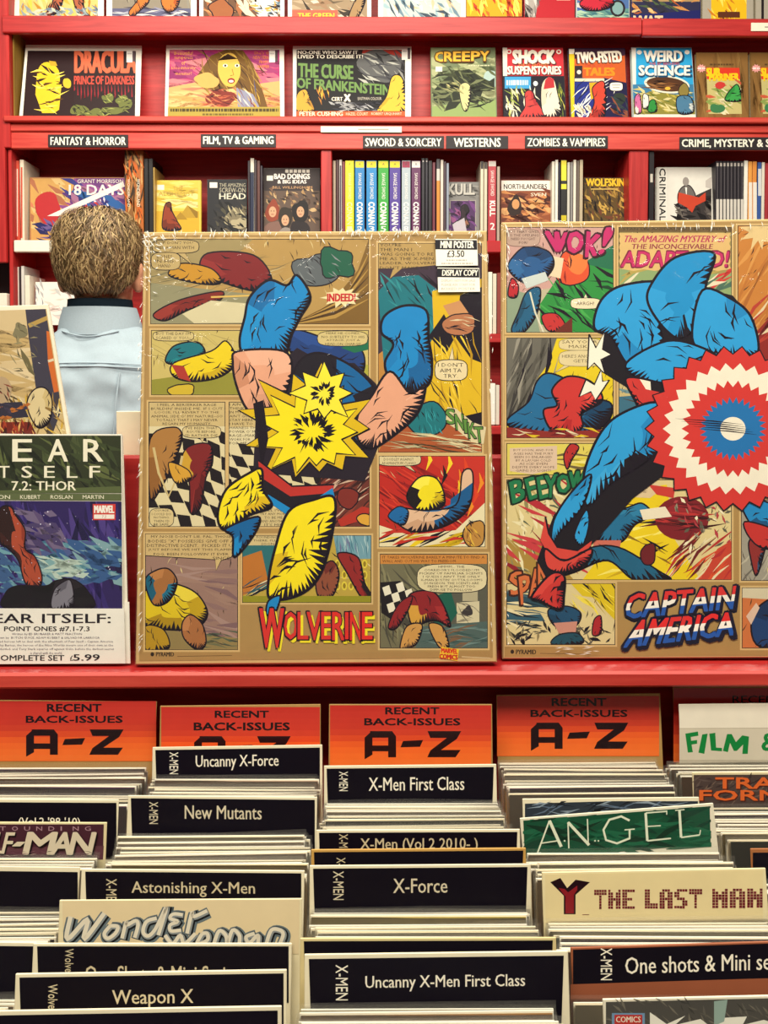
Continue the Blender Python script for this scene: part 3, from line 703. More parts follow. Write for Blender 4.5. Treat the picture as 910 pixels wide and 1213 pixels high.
def crinkle(parent, O, N, spots, front, quad, lift, amp, seed):
    """the film, with small gathered folds coloured pale to stand for its glints"""
    b = wrap_film(parent, O, N, quad, lift, WRAP, amp, seed, only=True); m = FOLD_GLINT
    for x, y, ln, ang, w in spots:
        dx, dy = math.cos(ang) * ln / 2, math.sin(ang) * ln / 2
        A, B = on_plane(x - dx, y - dy, O, N) + N * front, on_plane(x + dx, y + dy, O, N) + N * front
        s = N.cross((B - A).normalized()) * (w / FPX / 2); M = (A + B) / 2 + N * .0008
        b.face([A, M + s, B, M - s], m)
    b.build('shrink_wrap', parent)
FOLD_GLINT = film('film_fold_glint', .12, .15)  # nearly opaque pale film: the wrap's highlights painted onto its gathered folds

LP = math.radians(10.0)
OL, NL = lean_plane(374, 787, ZL + .0038, LP)
tL = thing('mounted_poster', 'shrink-wrapped poster of yellow and blue comic panels with price stickers, left of the two', 'poster', (OL.x, OL.y + .01, ZL))
QL = [(170, 274.5), (577, 273), (589, 785), (160, 788)]
panel_box('mount_board', tL, OL, NL, QL, .011, mat('#c9a870', .55, .3, .1, 80), bev=.002)
A = Art(OL + NL * .0003, NL, 1e-5, rough=.33, spec=.35)
PAP = '#c39a5c'; BRN = '#9a733c'; SAL = '#e0a080'; YEL = '#f2dc18'; YEL2 = '#d9b416'; BLU = '#1583c4'; BLU2 = '#0d5f9a'; TEAL = '#17707c'
A.poly([(174, 279), (573, 277.5), (584, 779), (165, 783)], '#a5824e')
A.poly([(176, 281), (571, 279.5), (581, 716), (579, 772), (168, 774)], '#a98650')
def panel(c, x0, y0, x1, y1): A.clip(); A.rect(x0 - 2.2, y0 - 2.2, x1 + 2.2, y1 + 2.2, '#cfae74'); A.rect(x0, y0, x1, y1, c); A.frame(x0, y0, x1, y1, INK, .8); A.clip(x0 + .6, y0 + .6, x1 - .6, y1 - .6); A.strokes(x0, y0, x1, y1, (x1 - x0) * (y1 - y0) / 420, .5 + (x0 % 7) * .3, 11, 1.5, ['#4a3420', INK, '#d8c48c'], .5, int(x0))
# P1 tan storm
panel('#b08d50', 178, 283, 437, 384)
A.poly([(178, 283), (300, 283), (250, 330), (178, 350)], '#9c8a5c'); A.poly([(178, 335), (330, 352), (345, 384), (178, 384)], '#8d8868')
A.strokes(178, 300, 330, 345, 24, -.25, 70, 1.2, ['#6e6a50', '#5c5a48', '#c2b488'], .15, 3)
A.poly([(437, 283), (437, 384), (345, 384), (392, 360), (424, 320)], '#7a5a28'); 
for i in range(7): A.line([(437, 300 + i * 9), (415 - i * 3, 345 + i * 5), (372 - i * 4, 372 + i * 2)], 4.5, '#4a3216' if i % 2 else '#b08a44', True)
A.crystal([(246, 300), (300, 302), (322, 330), (306, 345), (262, 334), (238, 322)], (284, 320), ['#7c2024', '#8e2a2a', '#6a1a20'], 1.6, 3, 5)
A.crystal([(215, 312), (250, 318), (262, 335), (236, 336), (200, 326)], (235, 326), ['#c08a28', '#a8761e', '#d09a38'], 1.4, 4, 3)
A.crystal([(182, 372), (214, 355), (262, 345), (258, 358), (226, 366), (196, 380)], (222, 362), ['#7c2420', '#93322a', '#5e1a1a'], 1.4, 5, 3)
A.poly([(216, 372), (250, 356), (300, 360), (330, 372), (320, 382), (230, 383)], '#cfc49c'); A.line([(250, 352), (300, 350), (340, 356)], 2, '#d8b25c')
A.blob(376, 318, 26, 18, '#5c6266', 9, .25, 5, INK); A.blob(398, 312, 22, 18, '#1c5a44', 9, .25, 8, INK); A.strokes(355, 305, 400, 335, 14, .9, 12, 2, [INK, '#82888a'], .5, 4)
A.bubble(180, 284, 236, 300, '#b9a06a', (228, 314), INK, .8); A.lines(['HEY, DON\'T YOU', 'MISS A MAN WITH'], 184, 286, 230, 5.5, '#3a2c1c'); A.bubble(179, 299, 214, 320, '#b9a06a', (220, 322), INK, .8); A.lines(['BONES', 'IN HIS', 'HAND'], 184, 302, 206, 5.5, '#3a2c1c')
A.k += 1; A.burst(405, 352, 15, 23, 11, '#e6d6a4', .15, .55, .2); A.text('INDEED!', 388, 348, 421, 357, '#c0222a', .06)
# P2 right tall panel
panel('#8a6a48', 448, 288, 571, 536)
A.poly([(448, 310), (571, 300), (571, 350), (520, 350), (480, 420), (448, 430)], '#3c2c3c'); A.poly([(448, 420), (500, 380), (571, 400), (571, 536), (448, 536)], '#b9823c')
A.poly([(448, 345), (466, 328), (496, 326), (520, 345), (522, 395), (490, 440), (455, 436)], TEAL)
A.strokes(450, 330, 515, 430, 26, 1.0, 30, 3.5, ['#0f5058', '#2a8a90', INK], .35, 6)
A.poly([(512, 345), (571, 330), (571, 510), (540, 512), (505, 478), (498, 430), (514, 398)], '#d8b01c'); A.poly([(545, 350), (571, 340), (571, 430), (558, 425), (540, 400)], INK)
A.poly([(508, 398), (526, 372), (540, 398), (528, 420)], INK); A.poly([(525, 362), (545, 356), (556, 372), (538, 384)], '#c58c5c'); A.strokes(512, 400, 565, 505, 22, 1.2, 40, 3, [INK, '#b58a12', '#eac83a'], .3, 9)
A.blob(544, 384, 20, 14, '#b0704c', 8, .15, 3, INK); A.strokes(530, 378, 560, 392, 8, .1, 16, 2, ['#d8c8a0', INK, '#8a4a34'], .3, 5)
A.poly([(500, 478), (520, 500), (571, 488), (571, 506), (515, 512)], INK); A.poly([(480, 500), (571, 505), (571, 536), (448, 536), (456, 520)], '#a8542c')
A.blob(506, 496, 22, 18, '#177078', 10, .22, 5, INK, 1.6); A.strokes(488, 484, 524, 512, 14, 1.3, 15, 2, [INK, '#0d4a52', '#2a929a'], .3, 2)
A.strokes(470, 515, 568, 534, 20, .15, 55, 2.2, ['#b8b088', '#e0d0a0', '#4a3a24'], .12, 8)
A.poly([(448, 288), (515, 288), (518, 314), (476, 318), (462, 330), (466, 318), (448, 318)], '#b29258'); A.lines(["YOU'RE", 'THE MAN I', 'WAS GOING TO RE', 'ME AS THE X-MEN', 'LEADER, WOLVERINE', "DON'T MAKE ME L"], 450, 288.5, 522, 5.4, '#33261c', None, .012, False)
A.bubble(515, 426, 554, 451, '#e2cfa0', (536, 411), INK, 1.0); A.lines(["I DON'T", 'AIM TA', 'TRY.'], 519, 430, 549, 6.6, '#2a1c18')
# P3 yellow cream panel with blue cluster
panel('#c6b268', 179, 391, 437, 468)
A.poly([(179, 450), (250, 440), (437, 452), (437, 468), (179, 468)], '#8f8a34'); A.poly([(300, 440), (437, 432), (437, 455), (300, 458)], '#a9a43e')
A.strokes(182, 398, 270, 430, 14, .5, 40, 1, ['#a4935a', '#8d7c48'], .3, 14)
A.crystal([(196, 428), (206, 410), (232, 405), (243, 416), (236, 430), (212, 432)], (219, 419), [TEAL, '#1d8088', '#0f5058'], 1.5, 7, 5)
A.crystal([(206, 430), (250, 416), (268, 404), (280, 428), (262, 446), (230, 452), (206, 446)], (244, 434), ['#e4c81c', '#c9a816', '#f0da38'], 1.5, 8, 7); A.poly([(203, 432), (212, 448), (226, 452), (218, 434)], '#a8342a')
A.blob(215, 462, 16, 8, '#c9ac30', 8, .2, 3, INK)
A.crystal([(338, 402), (352, 391), (384, 400), (420, 408), (432, 424), (426, 446), (392, 448), (360, 440), (346, 420)], (384, 422), ['#1c3c78', '#16305e', '#24488c', '#122450'], 1.6, 9, 12)
A.poly([(404, 412), (424, 405), (437, 402), (437, 414), (420, 418)], '#1a6a4a')
A.bubble(181, 392, 230, 404, '#cdb97e', (240, 408), INK, .7); A.lines(['BUT THE DAY I\'M', 'SCARED O\' YOU--'], 185, 393.5, 226, 5, '#3a2c1c'); A.bubble(376, 392, 436, 410, '#cdb97e', None, INK, .7); A.lines(['HERE HE COMES,', 'NO SUBTLETY TO HIS', 'ATTACK. JUST A', 'HEAD-ON CHARGE!'], 381, 393.5, 432, 4.2, '#3a2c1c')
# P4 P5 checkered panels
def checks(x0, y0, x1, y1, n, sh, seed, cols=('#e0d4ac', '#1a1218')):
    w = (x1 - x0) / n; m = int((y1 - y0) / w) + 2; A.k += 1; A.hold = True
    for j in range(m):
        for i in range(-2, n + 2):
            if (i + j) % 2: 
                x, y = x0 + i * w + j * sh, y0 + j * w; q = lambda a, b: (a + math.sin(b * .06 + seed) * 4, b + math.sin(a * .05) * 5)
                A.poly([q(x, y), q(x + w, y + 3), q(x + w + sh, y + w + 3), q(x + sh, y + w)], cols[1])
    A.hold = False
panel('#cdb884', 176, 476, 267, 624)
A.rect(176, 505, 267, 624, '#d9cba0'); checks(178, 508, 268, 624, 6, 4, 2)
A.crystal([(178, 520), (206, 506), (216, 518), (206, 548), (190, 580), (178, 590)], (196, 540), ['#a8763c', '#8d5c2c', '#bd8a50'], 1.4, 3, 6)
A.crystal([(222, 530), (248, 526), (252, 548), (244, 566), (238, 600), (226, 608), (224, 570), (214, 552)], (234, 556), ['#7a2022', '#8f2c2a', '#5c161a', '#c89a30'], 1.4, 4, 8)
A.line([(182, 530), (188, 560), (200, 588), (212, 560), (216, 540)], 3, '#cbb47c'); A.crystal([(200, 548), (222, 556), (226, 568), (208, 572)], (214, 561), ['#cf9a34', '#b9822a'], 1.2, 2, 1)
A.rect(177, 477, 266, 505, '#c8b07a'); A.lines(["I FEEL A BERSERKER RAGE", 'BUILDIN\' INSIDE ME. IF I CUT', "LOOSE, I'LL REVERT TO THE", 'ANIMAL SIDE O\' MY NATURE--SO', 'TOTALLY THAT I MAY NEVER', 'REGAIN MY HUMANITY.'], 179, 478, 264, 4.5, '#33261c')
A.bubble(216, 504, 262, 519, '#d2bd88', (240, 524), INK, .7); A.lines(["I'VE BEEN THAT", 'ROUTE BEFORE.', "I'D RATHER DIE."], 219, 505.5, 259, 4.4, '#33261c')
A.bubble(177, 602, 206, 624, '#d2bd88', None, INK, .7); A.lines(["'COURSE,", 'I COULD DO', "NOTHING,", "THEN I'D", 'BE SAFE.'], 180, 603.5, 203, 4.1, '#33261c')
panel('#cdb884', 271, 476, 438, 624)
A.rect(271, 505, 438, 624, '#d9cba0'); checks(272, 520, 340, 600, 5, 4, 5)
A.rect(380, 560, 438, 624, '#6a3028'); A.strokes(385, 560, 436, 620, 24, -.6, 40, 4, ['#8e3a2c', '#c8a890', '#3a1a1a'], .2, 7); A.poly([(400, 616), (430, 600), (438, 602), (436, 614), (404, 624)], '#b03024'); A.blob(432, 616, 9, 7, '#d8a038', 7, .2, 2, INK)
A.blob(412, 592, 14, 12, '#7c2a24', 9, .25, 4, INK)
A.rect(272, 477, 437, 506, '#c8b07a'); A.lines(["I AIN'T GOT", 'THINKIN\'', 'IN MY BLOOD', "AIN'T GONNA", 'STAY HERE', 'I HAVE TO', 'HARNESS THE', 'POWER O\' MY', 'RAGE--MAKE IT', 'WORK FOR', 'FOR ME.'], 272, 477.5, 312, 4.6, '#33261c', None, .01, False)
A.rect(290, 602, 350, 624, '#cdb884'); A.lines(['ALL I\'VE', 'TRY ANY MORE', 'TO BE ME', 'AND ANOTHER', "IT'S MIL"], 308, 603, 340, 4.3, '#33261c')
# P6 mauve panel
panel('#957468', 172, 632, 282, 770)
A.strokes(175, 665, 280, 768, 34, .2, 50, 9, ['#8a6a66', '#a3847a', '#7c5e60', '#9b7a6c'], .3, 3); A.poly([(172, 742), (225, 750), (282, 756), (282, 770), (172, 770)], '#8d7a4c'); A.strokes(235, 750, 280, 766, 14, .1, 22, 3, ['#4a5a48', '#6a6a4c', '#3a3a34'], .3, 5)
A.crystal([(172, 700), (190, 690), (216, 694), (236, 706), (246, 728), (232, 744), (200, 746), (172, 740)], (208, 720), ['#d8bc1c', '#bd9c18', '#e6d040', '#a88612'], 1.6, 5, 12)
A.crystal([(172, 688), (184, 676), (200, 674), (210, 690), (200, 712), (182, 716)], (190, 694), ['#a06838', '#1a6c88', '#b67a46', '#145a74'], 1.5, 6, 5)
A.crystal([(226, 728), (240, 740), (244, 762), (234, 770), (218, 756), (216, 738)], (230, 748), ['#a4683c', '#b87a4a', '#8a5430'], 1.4, 7, 4); A.crystal([(172, 742), (194, 746), (200, 768), (172, 770)], (184, 758), ['#b08a1c', '#8d6a14'], 1.3, 2, 4)
A.poly([(172, 632), (282, 632), (282, 646), (274, 660), (262, 664), (256, 676), (255, 663), (205, 660), (172, 658)], '#c9ad76'); A.line([(282, 646), (274, 660), (262, 664), (256, 676), (255, 663), (205, 660), (172, 658)], .8, INK)
A.lines(["MY NOSE DON'T LIE, PAL. THOSE", 'BODIES "X" POSSESSES GIVE OFF A', "DISTINCTIVE SCENT.  PICKED IT UP", 'JUST BEFORE WE HIT THIS FLAMIN\'', "FOG, BEEN FOLLOWIN' IT EVER"], 174, 634, 279, 5.2, '#2e221c'); A.text('SINCE.', 252, 659.5, 274, 663, '#2e221c', .01)
# P7
panel('#b79c40', 287, 634, 440, 714)
A.poly([(395, 634), (440, 634), (440, 662), (400, 662)], '#6f9aa8'); A.strokes(400, 635, 438, 658, 22, 1.4, 22, 2, ['#4a7a8c', '#a4c0c4', '#6a6a90'], .15, 4); A.rect(287, 634, 345, 646, '#cdb884'); A.lines(["POUNDING IT", "THERE, I'LL GO", 'SOON...'], 300, 635, 338, 4, '#33261c')
A.poly([(287, 646), (345, 646), (345, 690), (287, 705)], '#2a6a70'); A.poly([(287, 660), (310, 652), (318, 690), (287, 706)], '#b8702c'); A.strokes(288, 690, 340, 708, 14, -.4, 34, 2.4, ['#d8c8a0', '#31505c', INK], .2, 6)
for i in range(6):
    for j in range(3): A.ell(392 + i * 8, 668 + j * 13, 3.4, 5.5, '#d9c440', 10); A.ell(392 + i * 8, 668 + j * 13, 1.8, 3.4, '#8f7820', 8)
A.crystal([(400, 656), (424, 660), (432, 690), (440, 706), (430, 710), (412, 680)], (420, 682), ['#8e2424', '#a8342a', '#64181c', '#1e1418'], 1.5, 4, 5); A.crystal([(375, 684), (392, 664), (402, 680), (394, 706), (378, 708)], (388, 688), ['#8a4a34', '#6e2a24', '#a4603c'], 1.4, 5, 6); A.rect(287, 706, 440, 714, '#8f8a20')
# P8 fire panel
panel('#b8261e', 449, 540, 575, 648)
A.strokes(450, 556, 540, 620, 26, .55, 70, 5, ['#8e161a', '#d23a26', '#6a1014'], .2, 3)
A.poly([(500, 540), (575, 540), (575, 620), (556, 600), (540, 570)], '#c23024')
for i in range(16):
    x = 505 + (i * 37) % 68; y = 545 + (i * 23) % 60; A.line([(x, y + 12), (x + 5, y), (x + 2, y - 12)], 5, ['#eecb28', '#e88a20', '#1a1014', '#d8401e'][i % 4], True)
A.poly([(449, 622), (485, 634), (540, 628), (575, 595), (575, 648), (449, 648)], '#e3d6ac'); A.strokes(452, 630, 572, 646, 22, -.25, 38, 5, ['#e4c41c', INK, '#c8a414', '#c03024'], .25, 8)
A.crystal([(466, 614), (474, 602), (500, 604), (540, 598), (548, 560), (560, 560), (556, 600), (530, 622), (490, 630)], (512, 608), ['#dcb492', '#c69a78', '#1d6aa4', '#14568a', '#e6c4a4', '#1d6aa4'], 1.6, 5, 8)
A.crystal([(482, 588), (496, 566), (516, 566), (526, 584), (524, 600), (496, 604)], (506, 584), ['#ecd81c', '#d0b414', '#f4e64a', '#181014'], 1.6, 6, 5); A.crystal([(460, 612), (472, 600), (484, 606), (478, 622)], (473, 610), ['#1763a0', '#0f4c80'], 1.2, 2, 1)
A.blob(562, 632, 13, 17, '#b9853c', 8, .18, 3, INK); A.strokes(552, 618, 572, 645, 12, 1.2, 12, 2.2, ['#e0b440', INK, '#8a5a28'], .6, 4)
A.bubble(446, 536, 499, 552, '#d5c496', (493, 560), INK, .8); A.lines(["--BUT IT DON'T HATE", 'DOODLEY AGAINST', 'ADAMANTIUM CLAWS!'], 450, 538, 495, 4.6, '#33261c')
# P9 dungeon panel
panel('#6e6a50', 450, 656, 578, 768)
A.strokes(452, 676, 520, 766, 40, 1.2, 40, 5, ['#55523e', '#85805e', '#47443a'], .5, 3); A.rect(450, 657, 577, 668, '#c8843c'); A.lines(['IT TAKES WOLVERINE BARELY A MINUTE TO FIND A', 'WALL AND CUT HIS WAY TO FREEDOM.'], 453, 658.5, 574, 4.6, '#4a2414', None, .012, False)
A.poly([(528, 690), (578, 690), (578, 740), (528, 742)], '#57564a'); A.rect(548, 690, 566, 712, '#b3a988'); A.poly([(541, 714), (568, 712), (568, 738), (541, 738)], '#cfc4a0'); A.blob(554, 724, 7, 6, '#3a3434', 9, .3, 3); A.strokes(542, 714, 566, 736, 6, .6, 22, 1.6, ['#6a6458'], .9, 4)
A.poly([(450, 690), (474, 688), (484, 700), (470, 738), (452, 726)], '#1a1418')
for i in range(4):
    for j in range(4):
        if (i + j) % 2 == 0: x, y = 453 + i * 8 + j * 2.5, 696 + j * 10 - i * 2; A.poly([(x, y), (x + 8, y - 3), (x + 11, y + 7), (x + 3, y + 10)], '#e6dfc6')
A.poly([(516, 706), (534, 700), (542, 726), (530, 744), (514, 742)], '#175a4a'); A.poly([(500, 742), (578, 736), (578, 768), (492, 768)], '#4c605c'); A.strokes(505, 742, 576, 766, 24, -.1, 30, 3, ['#38504e', '#6a8480', '#7a5a40'], .3, 9)
A.crystal([(484, 706), (510, 700), (524, 714), (534, 742), (520, 736), (508, 736), (488, 740)], (506, 718), ['#8a1e24', '#a02a2c', '#6a161c', '#d09a3c'], 1.5, 8, 6); A.crystal([(482, 742), (500, 740), (494, 762), (480, 768), (474, 766)], (488, 754), ['#c8934c', '#aa7838'], 1.3, 3, 2); A.crystal([(508, 740), (524, 742), (532, 766), (520, 766)], (520, 752), ['#c8934c', '#aa7838'], 1.3, 4, 2); A.crystal([(460, 742), (472, 716), (488, 706), (484, 722), (470, 744)], (474, 726), ['#8a1e24', '#6a161c'], 1.2, 5, 2)
A.bubble(494, 668, 577, 702, '#dbcda2', None, INK, .8, 26); A.lines(['HMMM... THE', "CORRIDOR'S FLOODED! I'M", "PICKIN' UP FAMILIAR SCENTS.", "I GUESS I AIN'T THE ONLY", "X-MAN BUSTIN' OUTTA DOOM'S", 'DUNGEON. THE SCENTS ARE', 'FRESH BUT ALMOST TOO', 'DIFFUSE TO FOLLOW.'], 497, 670, 573, 3.9, '#33261c')
# the big burst of coloured shards across the panels
A.clip()
def hatch(P0, P1, n, ln, w=1.6, side=1):
    return
    for i in range(n):
        t = (i + .5) / n; x, y = P0[0] + (P1[0] - P0[0]) * t, P0[1] + (P1[1] - P0[1]) * t; dx, dy = P1[0] - P0[0], P1[1] - P0[1]; d = math.hypot(dx, dy); l = ln * (.6 + .5 * ((i * 7) % 5) / 4)
        A.line([(x, y), (x - dy / d * l * side * .5, y + dx / d * l * side * .5), (x - dy / d * l * side, y + dx / d * l * side)], w, INK, True)
A.poly([(334, 428), (352, 412), (384, 430), (420, 430), (446, 455), (452, 520), (432, 570), (300, 560), (304, 470)], '#221826')
A.crystal([(346, 470), (352, 432), (378, 418), (420, 436), (448, 470), (446, 520), (400, 540), (356, 520)], (398, 478), [BLU2, BLU, '#1a1420', BLU2, '#1a1420', BLU, '#1a1420', BLU2], 2.4, 3, 8)
A.crystal([(296, 352), (318, 332), (340, 338), (352, 326), (368, 352), (356, 376), (346, 396), (334, 424), (292, 420), (284, 404), (290, 376)], (324, 378), [BLU, '#1a90d0', BLU2, BLU, '#1278b8', BLU, '#0f68a4', BLU, BLU2, BLU, '#1a8ccc'], 2.6, 5, 22)
A.crystal([(282, 416), (336, 416), (346, 440), (334, 476), (316, 490), (294, 486), (280, 456), (276, 430)], (308, 448), [SAL, '#d0906f', '#e8ae90', SAL, '#c88868', SAL, '#e4a688', '#d49878'], 2.4, 6, 16)
A.crystal([(456, 374), (480, 362), (505, 368), (508, 400), (512, 430), (508, 455), (486, 466), (464, 452), (456, 430), (466, 408), (452, 394)], (482, 412), [BLU, '#1a90d0', BLU2, BLU, '#0f68a4', BLU, '#1278b8', BLU2, BLU, '#1a8ccc', BLU2], 2.6, 7, 22)
A.crystal([(462, 440), (486, 466), (504, 456), (496, 488), (472, 512), (440, 532), (424, 520), (424, 492), (440, 470)], (462, 488), [SAL, '#d0906f', '#e8ae90', SAL, '#c88868', SAL, '#e4a688', '#d49878', SAL], 2.4, 8, 16)
A.explosion(372, 508, [66, 46, 74, 50, 60, 44, 52, 40, 62, 46, 78, 52, 84, 50, 92, 56, 88, 48, 70, 50, 80, 46, 62, 44, 76, 50][:26], '#d9b416', '#8a6a10', 2.6, 4, 18)
A.explosion(370, 512, [54, 36, 58, 38, 46, 34, 40, 30, 52, 36, 64, 40, 68, 40, 74, 44, 66, 36, 54, 38, 62, 36, 50, 34, 60, 38], YEL, INK, 2.2, 5, 44)
A.explosion(384, 466, [34, 20, 40, 22, 30, 20, 34, 22, 42, 24, 36, 20, 38, 22, 34, 20], '#f4e23a', INK, 2.2, 6, 22)
A.poly([(300, 478), (312, 474), (318, 520), (310, 556)], INK)
A.poly([(306, 545), (346, 576), (396, 574), (394, 584), (344, 588), (308, 566)], '#b8302a'); A.line([(306, 545), (346, 576), (396, 574)], 2, INK)
A.poly([(310, 566), (344, 588), (392, 584), (384, 604), (344, 604), (312, 588)], '#1a1420'); A.poly([(376, 590), (394, 578), (398, 594), (384, 606), (340, 610), (312, 590), (318, 586), (344, 602)], BLU)
A.crystal([(258, 612), (268, 580), (296, 560), (310, 556), (312, 580), (322, 600), (296, 610), (268, 628)], (288, 590), [YEL, '#e6cc16', '#f8ea48', YEL, YEL2, YEL, '#e6cc16', YEL], 2.6, 11, 22)
A.crystal([(268, 626), (306, 612), (302, 632), (278, 660), (276, 636)], (288, 630), [BLU2, BLU, '#0f5c98', BLU], 2.2, 12, 5)
A.crystal([(342, 606), (372, 592), (396, 590), (394, 630), (380, 680), (356, 704), (322, 710), (318, 690), (326, 650)], (356, 650), [YEL, '#f8ea48', YEL, '#e6cc16', YEL, YEL2, YEL, '#f8ea48', YEL], 2.8, 13, 30)
hatch((330, 650), (322, 700), 8, 13, 2.4, -1); hatch((386, 640), (366, 696), 8, 12, 2.2, 1)
A.crystal([(318, 712), (332, 706), (326, 726), (316, 728)], (323, 718), [BLU, BLU2], 1.8, 14, 0)
# title lettering
def logo(dx, dy, c, b):
    for t, a, b2, y0, y1 in (('W', 309, 337, 722, 766), ('O', 337, 353, 727, 756), ('L', 354, 368, 727, 756), ('V', 366, 384, 727, 757), ('E', 384, 398, 726, 756), ('R', 399, 415, 726, 756), ('I', 416, 421, 726, 756), ('N', 422, 437, 726, 757), ('E', 427 + 10.5, 442, 726, 756)):
        A.text(t, a + dx, y0 + dy, b2 + dx, y1 + dy, c, b)
for t, a, b2, y0, y1 in [('W', 308, 336, 721, 767), ('O', 337, 352, 725, 757), ('L', 353, 365, 725, 757), ('V', 364, 381, 725, 758), ('E', 381, 393, 725, 757), ('R', 394, 408, 725, 758), ('I', 409, 414, 725, 757), ('N', 415, 428, 725, 758), ('E', 429, 441, 725, 757)]:
    A.text(t, a + 3, y0 + 4, b2 + 3, y1 + 4, '#f0dc28', .05)
for t, a, b2, y0, y1 in [('W', 308, 336, 721, 767), ('O', 337, 352, 725, 757), ('L', 353, 365, 725, 757), ('V', 364, 381, 725, 758), ('E', 381, 393, 725, 757), ('R', 394, 408, 725, 758), ('I', 409, 414, 725, 757), ('N', 415, 428, 725, 758), ('E', 429, 441, 725, 757)]:
    A.text(t, a - 1, y0 - 1, b2 + 1, y1 + 1, INK, .07); A.text(t, a, y0, b2, y1, '#d3302a', .035)
A.poly([(523, 766), (544, 769), (542, 783), (520, 779)], '#e8c02c'); A.text('MARVEL', 523, 767.5, 542, 773, '#d0301e', .08, dy=1.5); A.text('COMICS', 521, 774.5, 542, 780, '#c0281e', .08, dy=1.5)
A.ell(180.5, 775, 2.2, 2.6, '#2c1e16', 10); A.text('PYRAMID', 185, 772.5, 206, 777.5, '#2c1e16', .05); A.line([(210, 777.5), (275, 776.5)], .7, '#6a4e2c'); A.line([(547, 778), (581, 779.5)], 1.0, '#d8c090')
# sound effect
A.poly([(530, 482), (540, 484), (560, 500), (576, 506), (573, 526), (560, 524), (540, 508), (528, 500)], '#d8c89c')
for t, a, b, c, d in (('S', 530, 540, 485, 502), ('N', 541, 550, 491, 509), ('I', 551, 555, 497, 513), ('K', 556, 564, 501, 519), ('T', 564, 573, 506, 524)): A.text(t, a - .6, c - .6, b + .6, d + .6, INK, .1, -2); A.text(t, a, c, b, d, '#5c8a3c', .05, -2)
A.build('printed_artwork', tL)
# price stickers
def sticker(x0, y0, x1, y1, head, hx0, hx1, body, lab):
    q = [(x0, y0), (x1, y0 + .5), (x1 + 1, y1), (x0 + 1, y1 + .5)]
    s = panel_box('price_sticker', tL, OL, NL, q, .0005, mat('#f4efe0', .5), .0036, .0001); s['label'] = lab
    B = Art(OL + NL * .0037, NL, 1e-5); ym = y0 + (y1 - y0) * .36
    B.poly([(x0, y0), (x1, y0 + .5), (x1 + .4, ym + .5), (x0 + .4, ym)], '#16121c'); B.text(head, hx0, y0 + 1.6, hx1, ym - 1.6, '#f4efe0', .045, .3); body(B); B.build('sticker_print', s)
sticker(515.5, 284, 565, 315.5, 'MINI POSTER', 522, 561, lambda B: (B.text('£3.50', 530, 296.5, 550, 304.5, '#2a242c', .03), B.greek(529, 307.4, 553, 309, '#bdb5a9', 3), B.greek(523, 311.2, 560, 312.8, '#bdb5a9', 4)), 'white sticker with a black band reading MINI POSTER')
sticker(518, 318, 567.5, 346.5, 'DISPLAY COPY', 524, 566, lambda B: [B.text(t, 523, 331 + i * 4.8, 563, 333.8 + i * 4.8, '#b4aca0', 0) for i, t in enumerate(('DISPLAY: NOT FOR SALE', 'PLEASE ASK STAFF FOR', 'BOXED POSTER'))], 'white sticker with a black band reading DISPLAY COPY')
rr = random.Random(5); sp = []
for i in range(90): sp.append((rr.uniform(172, 575), 275 + abs(rr.gauss(0, 5)), rr.uniform(3, 11), rr.uniform(.9, 2.3), rr.uniform(1.0, 2.2)))
for i in range(60): sp.append((171 + abs(rr.gauss(0, 12)), 276 + abs(rr.gauss(0, 34)), rr.uniform(3, 9), rr.uniform(-.6, 1.6), rr.uniform(1, 2)))
for i in range(56): sp.append((166.5 + rr.uniform(-1.5, 2.5), rr.uniform(360, 780), rr.uniform(3, 10), rr.uniform(-1.3, -.8), rr.uniform(.8, 1.5)))
for i in range(22): sp.append((581.5 + rr.uniform(-2, 3), rr.uniform(290, 780), rr.uniform(3, 12), rr.uniform(1.2, 1.8), rr.uniform(.8, 1.6)))
crinkle(tL, OL, NL, sp, .0032, [(169, 273.5), (578, 272.5), (590.5, 785), (159.5, 788)], .0014, .0022, 3)

# right-hand poster
OR_, NR_ = lean_plane(800, 780, ZL + .0038, math.radians(9.2))
tR = thing('mounted_poster', 'shrink-wrapped poster of blue and red comic panels cut by the right picture edge', 'poster', (OR_.x, OR_.y + .01, ZL))
panel_box('mount_board', tR, OR_, NR_, [(594.5, 263), (1003, 258), (1020, 779), (595.5, 781)], .011, mat('#cdac74', .55, .3, .1, 80), bev=.002)
A = Art(OR_ + NR_ * .0003, NR_, 1e-5, rough=.33, spec=.35)
A.poly([(597, 266), (1000, 261), (1016, 776), (598, 778)], '#a8854e')
def panelR(*a): panel(*a)
LB = '#2a9ad6'; LB2 = '#1c84c0'
# R1
panel('#c79a90', 600, 269, 727, 394)
A.poly([(600, 350), (660, 340), (727, 360), (727, 394), (600, 394)], '#b9b090'); A.poly([(600, 340), (630, 350), (640, 394), (600, 394)], '#8a9a80')
A.poly([(640, 360), (660, 330), (690, 312), (727, 310), (727, 394), (676, 394), (640, 384)], '#2c8a3c'); A.strokes(642, 322, 725, 392, 30, .7, 36, 5, ['#1c6a30', '#46a44c', '#123c24', INK], .5, 4); A.poly([(690, 312), (727, 290), (727, 320)], '#1f6a4a')
A.blob(678, 318, 22, 20, '#d8502c', 10, .14, 3, INK); A.blob(684, 314, 13, 12, '#e87a3c', 9, .2, 4); A.strokes(660, 308, 676, 335, 8, 1.2, 12, 3, ['#8e241c', INK], .5, 5); A.poly([(640, 300), (668, 306), (664, 330), (640, 324)], '#e0cba8')
A.crystal([(602, 318), (608, 304), (624, 292), (650, 298), (656, 316), (640, 334), (618, 334)], (630, 314), ['#24568c', '#1c4474', '#2e669c', '#173a64'], 1.5, 5, 7); A.poly([(618, 330), (646, 322), (650, 332), (624, 342)], '#c8cfc8')
